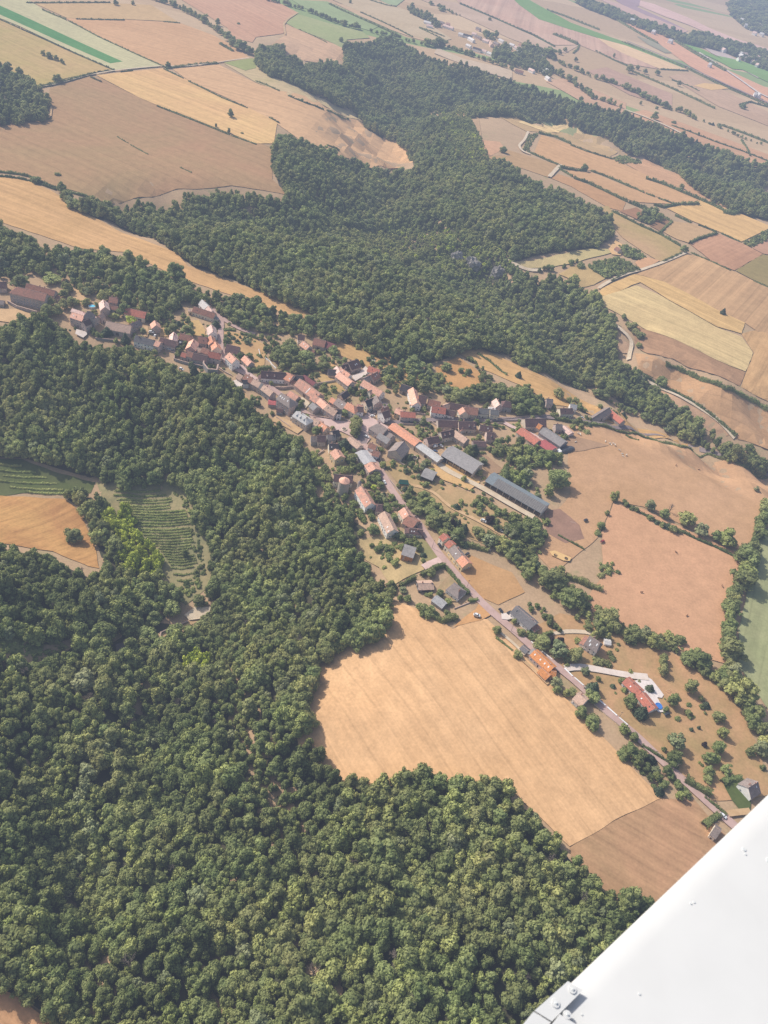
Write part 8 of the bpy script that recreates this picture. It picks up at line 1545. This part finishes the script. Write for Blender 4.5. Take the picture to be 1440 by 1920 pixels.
def disc(s, x, y, r, h_, rim, water, name, label, cat, oval=1.0):
    p = G(s, x, y, 1.0); root = empty(name, (p[0], p[1], float(height(p[0], p[1])) + 1.0), rng.uniform(0, 3), (1, oval, 1)); tag(root, label, cat)
    b = MB(); n = 28
    for k in range(n):
        a, a2 = 2 * math.pi * k / n, 2 * math.pi * (k + 1) / n
        P4 = lambda rr, z: [(rr * math.cos(t), rr * math.sin(t), z) for t in (a, a2)]
        o0, o1, i1, i0 = P4(r, -1), P4(r, h_), P4(r - .25, h_), P4(r - .25, h_ - .3)
        b.add([o0[0], o0[1], o1[1], o1[0]], [(0, 1, 2, 3)]); b.add([o1[0], o1[1], i1[1], i1[0]], [(0, 1, 2, 3)]); b.add([i1[0], i1[1], i0[1], i0[0]], [(0, 1, 2, 3)])
    b.build('rim', rim, root)
    b = MB(); b.add([((r - .27) * math.cos(2 * math.pi * k / n), (r - .27) * math.sin(2 * math.pi * k / n), h_ - .2) for k in range(n)], [tuple(range(n))]); b.build('water' if 'pool' in name else 'mat', water, root)
POOLW = plain_mat('pool_water', (.10, .52, .72), .05, rough=.1, spec=.5)
disc('B', 100, 280, 3.6, 1.0, MT['white'], POOLW, 'swimming_pool', 'bright turquoise round pool beside the church houses', 'pool', .7)
disc('N', 1328, 892, 2.6, .9, plain_mat('blue_liner', (.05, .2, .55)), plain_mat('blue_mat', (.05, .17, .48), .1), 'paddling_pool', 'blue round pool on the white forecourt', 'pool')
disc('J', 1200, 435 - 1, 0.1, .1, MT['white'], MT['white'], 'well_cover', 'tiny pale well cover by the hall', 'well')
disc('O', 75, 172, 3.2, .6, MT['w_cr'], plain_mat('dark_pit', (.05, .04, .035)), 'round_basin', 'pale oval basin with dark middle in the farm garden', 'basin', .8)
disc('F', 605, 680, 2.4, .7, MT['w_cr'], plain_mat('stone_basin', (.2, .16, .13)), 'fountain', 'round pale fountain on the square', 'fountain')
disc('G', 480, 125, 4.0, .3, MT['w_cr'], plain_mat('pale_tarp', (.6, .52, .42)), 'round_cover', 'pale flat cover lying on the hay strip', 'cover', .5)
for x, y, lab in ((135, 595, 'left sandy feeding ring on the worn pasture'), (200, 615, 'right sandy feeding ring on the worn pasture')):
    disc('X', x, y, 1.5, .8, MT['wood'], plain_mat('dark_hay', (.12, .08, .05)), 'feeding_ring', lab, 'feeder')
sheet('sand_patch', [('X', *p) for p in [(95, 575), (130, 570), (230, 615), (220, 635), (180, 632), (110, 600)]], plain_mat('pale_sand', albedo((232, 190, 130))), 1.6)

# dark silage heap with its pale end
p = G('I', 760, 665); root = empty('silage_heap', (p[0], p[1], p[2] + .6), math.atan2(*(G('I', 840, 640) - G('I', 690, 680))[[1, 0]])); tag(root, 'dark silage heap under black sheeting beside the red barns', 'silage heap')
b = MB(); n = 14
V = []
for i in range(n):
    x = -9 + 18 * i / (n - 1); k = math.sin(math.pi * (i + .6) / (n + .2)) ** .4
    for y, z in ((-4.5, -1), (-3.2, 2.0), (-1.5, 3.0), (1.5, 3.1), (3.2, 2.1), (4.5, -1)): V.append((x, y * k + rng.uniform(-.3, .3), (z * k if z > 0 else z) + rng.uniform(-.2, .2)))
b.add(V, [(i * 6 + k, i * 6 + 6 + k, i * 6 + 7 + k, i * 6 + k + 1) for i in range(n - 1) for k in range(5)]); b.build('sheeting', plain_mat('black_sheeting', (.07, .075, .085), .25, rough=.4, spec=.4), root)
b = MB(); V = []
for i in range(4):
    x = -12.5 + 3.6 * i / 3
    for y, z in ((-3, -1), (-2, 1.6 + .3 * i), (2, 1.7 + .3 * i), (3, -1)): V.append((x, y + rng.uniform(-.4, .4), z + rng.uniform(-.2, .2)))
b.add(V, [(i * 4 + k, i * 4 + 4 + k, i * 4 + 5 + k, i * 4 + k + 1) for i in range(3) for k in range(3)] + [(0, 1, 2, 3)]); b.build('white_bales', MT['white'], root)
# green covered trailer on the scorched lawn
p = G('L', 1068, 265); root = empty('covered_trailer', (p[0], p[1], p[2] + .9), math.atan2(*(G('L', 1140, 285) - G('L', 1000, 278))[[1, 0]])); tag(root, 'dark green trailer with turquoise side on the scorched lawn', 'trailer')
b = MB(); b.add([(-4.5, -1.3, .8), (4.5, -1.3, .8), (4.5, 1.3, .8), (-4.5, 1.3, .8), (-4.5, -1.3, 2.4), (4.5, -1.3, 2.4), (3.8, 1.5, 3.6), (-3.8, 1.5, 3.6)], [(0, 3, 2, 1), (4, 5, 6, 7), (1, 2, 6, 5), (2, 3, 7, 6), (3, 0, 4, 7)]); b.build('cover', plain_mat('dark_green_cover', (.03, .085, .065)), root)
b = MB(); b.add([(-4.55, -1.36, .8), (4.55, -1.36, .8), (4.55, -1.36, 2.45), (-4.55, -1.36, 2.45)], [(0, 1, 2, 3)]); b.build('side_board', plain_mat('turquoise_board', (.10, .42, .34)), root)
for wx in (-2.5, 2.5):
    for wy in (-1.1, 1.1): part('wheel', _cw, root, (wx, wy, .35)).scale = (1.2, 1.2, 1.2)
# hay bales stacked inside the hangar
hb = G('O', 430, 265); rzz = houses[[h[10] for h in HOUSES].index('big grey hangar with open front full of hay')].rotation_euler.z
for i in range(4):
    p = hb + np.array([math.cos(rzz), math.sin(rzz), 0]) * (i - 1.5) * 4.6
    b = MB(); b.box(-2.1, 2.1, -1.4, 1.4, -.3, 3.4 + .3 * (i % 2)); o = b.build('hay_stack', plain_mat('hay', (.40, .28, .13), .2)); o.location = (p[0], p[1], float(height(p[0], p[1])) + .4); o.rotation_euler = (0, 0, rzz)
    tag(o, 'block of tan hay stacked under the big grey hangar', 'hay stack', 'hay blocks under the big grey hangar')
# rocks breaking out of the gorge slope
M_ROCK = plain_mat('pale_rock', (.36, .33, .30), .3, .35, c2=(.22, .20, .185))
for i, (x, y, r_, lab) in enumerate([(858, 483, 9, 'left pale rock outcrop on the gorge slope'), (886, 494, 12, 'middle and largest rock outcrop on the gorge slope'), (935, 512, 10, 'right rock outcrop on the gorge slope')]):
    p = G('Z', x, y, 5); bm = bmesh.new(); bmesh.ops.create_icosphere(bm, subdivisions=3, radius=1); rd = random.Random(i)
    for v in bm.verts:
        k = 1 + .22 * math.sin(v.co.x * 5 + i) * math.cos(v.co.y * 6 - i) + .14 * math.sin(v.co.z * 11 + v.co.x * 7) + rd.uniform(-.07, .07); v.co *= k; v.co.x *= r_; v.co.y *= r_ * .6; v.co.z *= 11
    me = bpy.data.meshes.new('rock_outcrop'); bm.to_mesh(me); bm.free(); o = link('rock_outcrop', me, None, [M_ROCK]); o.location = (p[0], p[1], p[2] + 3); o.rotation_euler = (0, 0, rd.uniform(-.6, .3)); tag(o, lab, 'rock')
# swing frame
p = G('P', 685, 385); root = empty('swing_frame', p, .6); tag(root, 'small pale wooden swing frame near the dense dark tree', 'swing')
b = MB()
for x in (-1.6, 1.6): b.tube([(x, -1, 0), (x, 0, 2.6)], [.09, .08], 6); b.tube([(x, 1, 0), (x, 0, 2.6)], [.09, .08], 6)
b.tube([(-1.8, 0, 2.6), (1.8, 0, 2.6)], [.09, .09], 6); b.build('frame', MT['w_yc'], root)
b = MB(); b.box(-.4, .4, -.15, .15, .5, .56); b.tube([(-.35, 0, .55), (-.35, 0, 2.6)], [.02, .02], 4); b.tube([(.35, 0, .55), (.35, 0, 2.6)], [.02, .02], 4); b.build('seat', MT['rd'], root)

# ------------------------------------------------------------------ the aircraft's own wing, a metre below the lens
ZW = CAM_H - 1.05
def wp(x, y, z=ZW): return plane_pt(x, y, z)
e0, e1 = wp(1480, 1452), wp(990, 1920)
ax = (e1 - e0); Lw = np.linalg.norm(ax); ax /= Lw
inn = np.cross(np.array([0, 0, 1.0]), ax); mid = wp(1400, 1850)
if (mid - e0) @ inn < 0: inn = -inn
root = empty('aircraft_wing', tuple((e0 + e1) / 2)); tag(root, 'smooth white aircraft wing panel crossing the lower right corner', 'aircraft wing')
O0 = (e0 + e1) / 2
def W3(a, b_, z): q = e0 + ax * a + inn * b_ - O0; return (q[0], q[1], z)
M_W = plain_mat('wing_paint', (.575, .58, .57), .045, 1.6, rough=.42, spec=.3, rand=0)
M_WE = plain_mat('wing_edge', (.58, .60, .595), .05, 4.0, rough=.4, spec=.3, rand=0)
M_WS = plain_mat('wing_seam', (.56, .53, .55), .1, 4.0, rand=0)
b = MB(); a0, a1 = -1.6, Lw + 1.2
prof = [(.012, -.020), (.004, -.012), (.000, -.004), (.004, .0), (.012, .0035), (.03, .0055), (.10, .009), (.25, .014), (.5, .02), (1.0, .028), (1.5, .02), (1.9, -.02), (1.5, -.06), (.5, -.05), (.03, -.022)]
st = [a0, a0 + .8, -.3, -.05, Lw * .25, Lw * .5, Lw * .75, Lw, Lw + .3, a1]
V = [W3(a, y, z) for a in st for y, z in prof]; n = len(prof)
F = [(i * n + k, i * n + (k + 1) % n, (i + 1) * n + (k + 1) % n, (i + 1) * n + k) for i in range(len(st) - 1) for k in range(n)] + [tuple(range(n)), tuple(reversed(range((len(st) - 1) * n, len(st) * n)))]
b.add(V, F); o = b.build('skin', M_W, root); bm = bmesh.new(); bm.from_mesh(o.data); bmesh.ops.recalc_face_normals(bm, faces=bm.faces); bm.to_mesh(o.data); bm.free(); o.data.polygons.foreach_set('use_smooth', [True] * len(o.data.polygons))
def on_wing(x, y): q = wp(x, y) - e0; return float(q @ ax), float(q @ inn)
# hinge plate with bolts
def plate(pts, z, t_, nm):
    P = [on_wing(*p) for p in pts]; b = MB(); n = len(P)
    b.add([W3(a, c, z) for a, c in P] + [W3(a, c, z + t_) for a, c in P], [tuple(range(n)), tuple(range(2 * n - 1, n - 1, -1))] + [(i, (i + 1) % n, n + (i + 1) % n, n + i) for i in range(n)])
    q = b.build(nm, M_W, root); bm = bmesh.new(); bm.from_mesh(q.data); bmesh.ops.recalc_face_normals(bm, faces=bm.faces); bm.to_mesh(q.data); bm.free(); return q
plate([(1058, 1846), (1086, 1863), (1028, 1921), (996, 1901)], .010, .004, 'hinge_plate')
plate([(994, 1903), (1026, 1923), (990, 1965), (960, 1945)], .009, .005, 'hinge_plate')
plate([(1042, 1908), (1110, 1950), (1060, 2010), (1000, 1965)], .011, .004, 'access_plate')
def bolt(x, y, r, z):
    a, c = on_wing(x, y); q = W3(a, c, z); b = MB(); b.tube([(0, 0, 0), (0, 0, r * .5)], [r, r * .95], 6); b.tube([(0, 0, r * .5), (0, 0, r * 1.1)], [r * .5, r * .42], 10); o_ = b.build('bolt', M_WE, root); o_.location = q
    w_ = MB(); w_.tube([(0, 0, -.0005), (0, 0, .0012)], [r * 1.7, r * 1.6], 18); w2 = w_.build('washer', M_W, o_)
for x, y in ((1066, 1862), (1035, 1888), (1056, 1909)): bolt(x, y, .0031, .0145)
for x, y, r in ((1392, 1596, .004), (1437, 1617, .005), (1298, 1535 + 160, .0022), (1292, 1697, .002), (1195, 1867, .0022), (1088, 1905, .0016), (1394, 1605, .0022), (1300, 1628, .0014)):
    a, c = on_wing(x, y); b = MB(); zz = float(np.interp(c, [p_[0] for p_ in prof[:10]], [p_[1] for p_ in prof[:10]]))
    b.tube([(0, 0, -.001), (0, 0, .0012)], [r, r * .7], 10); o_ = b.build('rivet', M_WE, root); o_.location = W3(a, c, zz)
# ------------------------------------------------------------------ light, haze, camera
w = bpy.data.worlds.new('World'); sc.world = w; w.use_nodes = True
nt = w.node_tree; bg = nt.nodes['Background']
sky = nt.nodes.new('ShaderNodeTexSky'); sky.sky_type = 'NISHITA'; sky.sun_disc = False
SUN_EL, SUN_AZ = R(42), R(180 - 27)                  # azimuth measured from +X towards +Y
sky.sun_elevation = SUN_EL; sky.sun_rotation = R(90) - SUN_AZ
sky.air_density = 1.0; sky.dust_density = 5.0; sky.ozone_density = 0.4; sky.altitude = 700
nt.links.new(sky.outputs[0], bg.inputs[0]); bg.inputs[1].default_value = 0.15
sd = Vector((math.cos(SUN_EL) * math.cos(SUN_AZ), math.cos(SUN_EL) * math.sin(SUN_AZ), math.sin(SUN_EL)))
sl_ = bpy.data.lights.new('sun', 'SUN'); sl_.energy = 4.7; sl_.angle = R(0.5); sl_.color = (1.0, 0.945, 0.86)
so_ = bpy.data.objects.new('sun', sl_); COL.objects.link(so_); so_.rotation_euler = sd.to_track_quat('Z', 'Y').to_euler()

hz = bpy.data.materials.new('summer_haze'); hz.use_nodes = True; n2 = hz.node_tree; n2.nodes.clear()
out = n2.nodes.new('ShaderNodeOutputMaterial'); ab = n2.nodes.new('ShaderNodeVolumeAbsorption'); em = n2.nodes.new('ShaderNodeEmission'); ad = n2.nodes.new('ShaderNodeAddShader')
ab.inputs['Color'].default_value = (0, 0, 0, 1); ab.inputs['Density'].default_value = SIG
em.inputs['Color'].default_value = (*LINF, 1); em.inputs['Strength'].default_value = SIG  # the haze glows by itself, in place of sunlight scattered in it
n2.links.new(ab.outputs[0], ad.inputs[0]); n2.links.new(em.outputs[0], ad.inputs[1]); n2.links.new(ad.outputs[0], out.inputs['Volume'])
b = MB(); b.box(-9000, 9000, -1500, 16000, -150, 650); hz_o = b.build('haze', hz); tag(hz_o, 'thin blue summer haze lying over the whole country', kind='structure')

cam = bpy.data.cameras.new('camera'); co = bpy.data.objects.new('camera', cam); COL.objects.link(co)
cam.sensor_fit = 'VERTICAL'; cam.sensor_height = 24.0; cam.lens = FOC / PH * 24.0
cam.clip_start = 0.05; cam.clip_end = 80000
M3 = Matrix((RIGHT, UP, -FWD)).transposed()
co.matrix_world = Matrix.Translation(Vector(EYE)) @ M3.to_4x4()
cam.dof.use_dof = True; cam.dof.focus_distance = 620.0; cam.dof.aperture_fstop = 9.0     # a phone lens focused on the village
sc.camera = co
sc.view_settings.view_transform = 'Standard'; sc.view_settings.look = 'None'; sc.view_settings.exposure = 0
sc.render.engine = 'CYCLES'
sc.cycles.max_bounces = 5; sc.cycles.diffuse_bounces = 3; sc.cycles.glossy_bounces = 1; sc.cycles.transmission_bounces = 1; sc.cycles.volume_bounces = 0; sc.cycles.transparent_max_bounces = 4
sc.cycles.use_denoising = True
try: sc.cycles.denoiser = 'OPENIMAGEDENOISE'
except Exception: pass
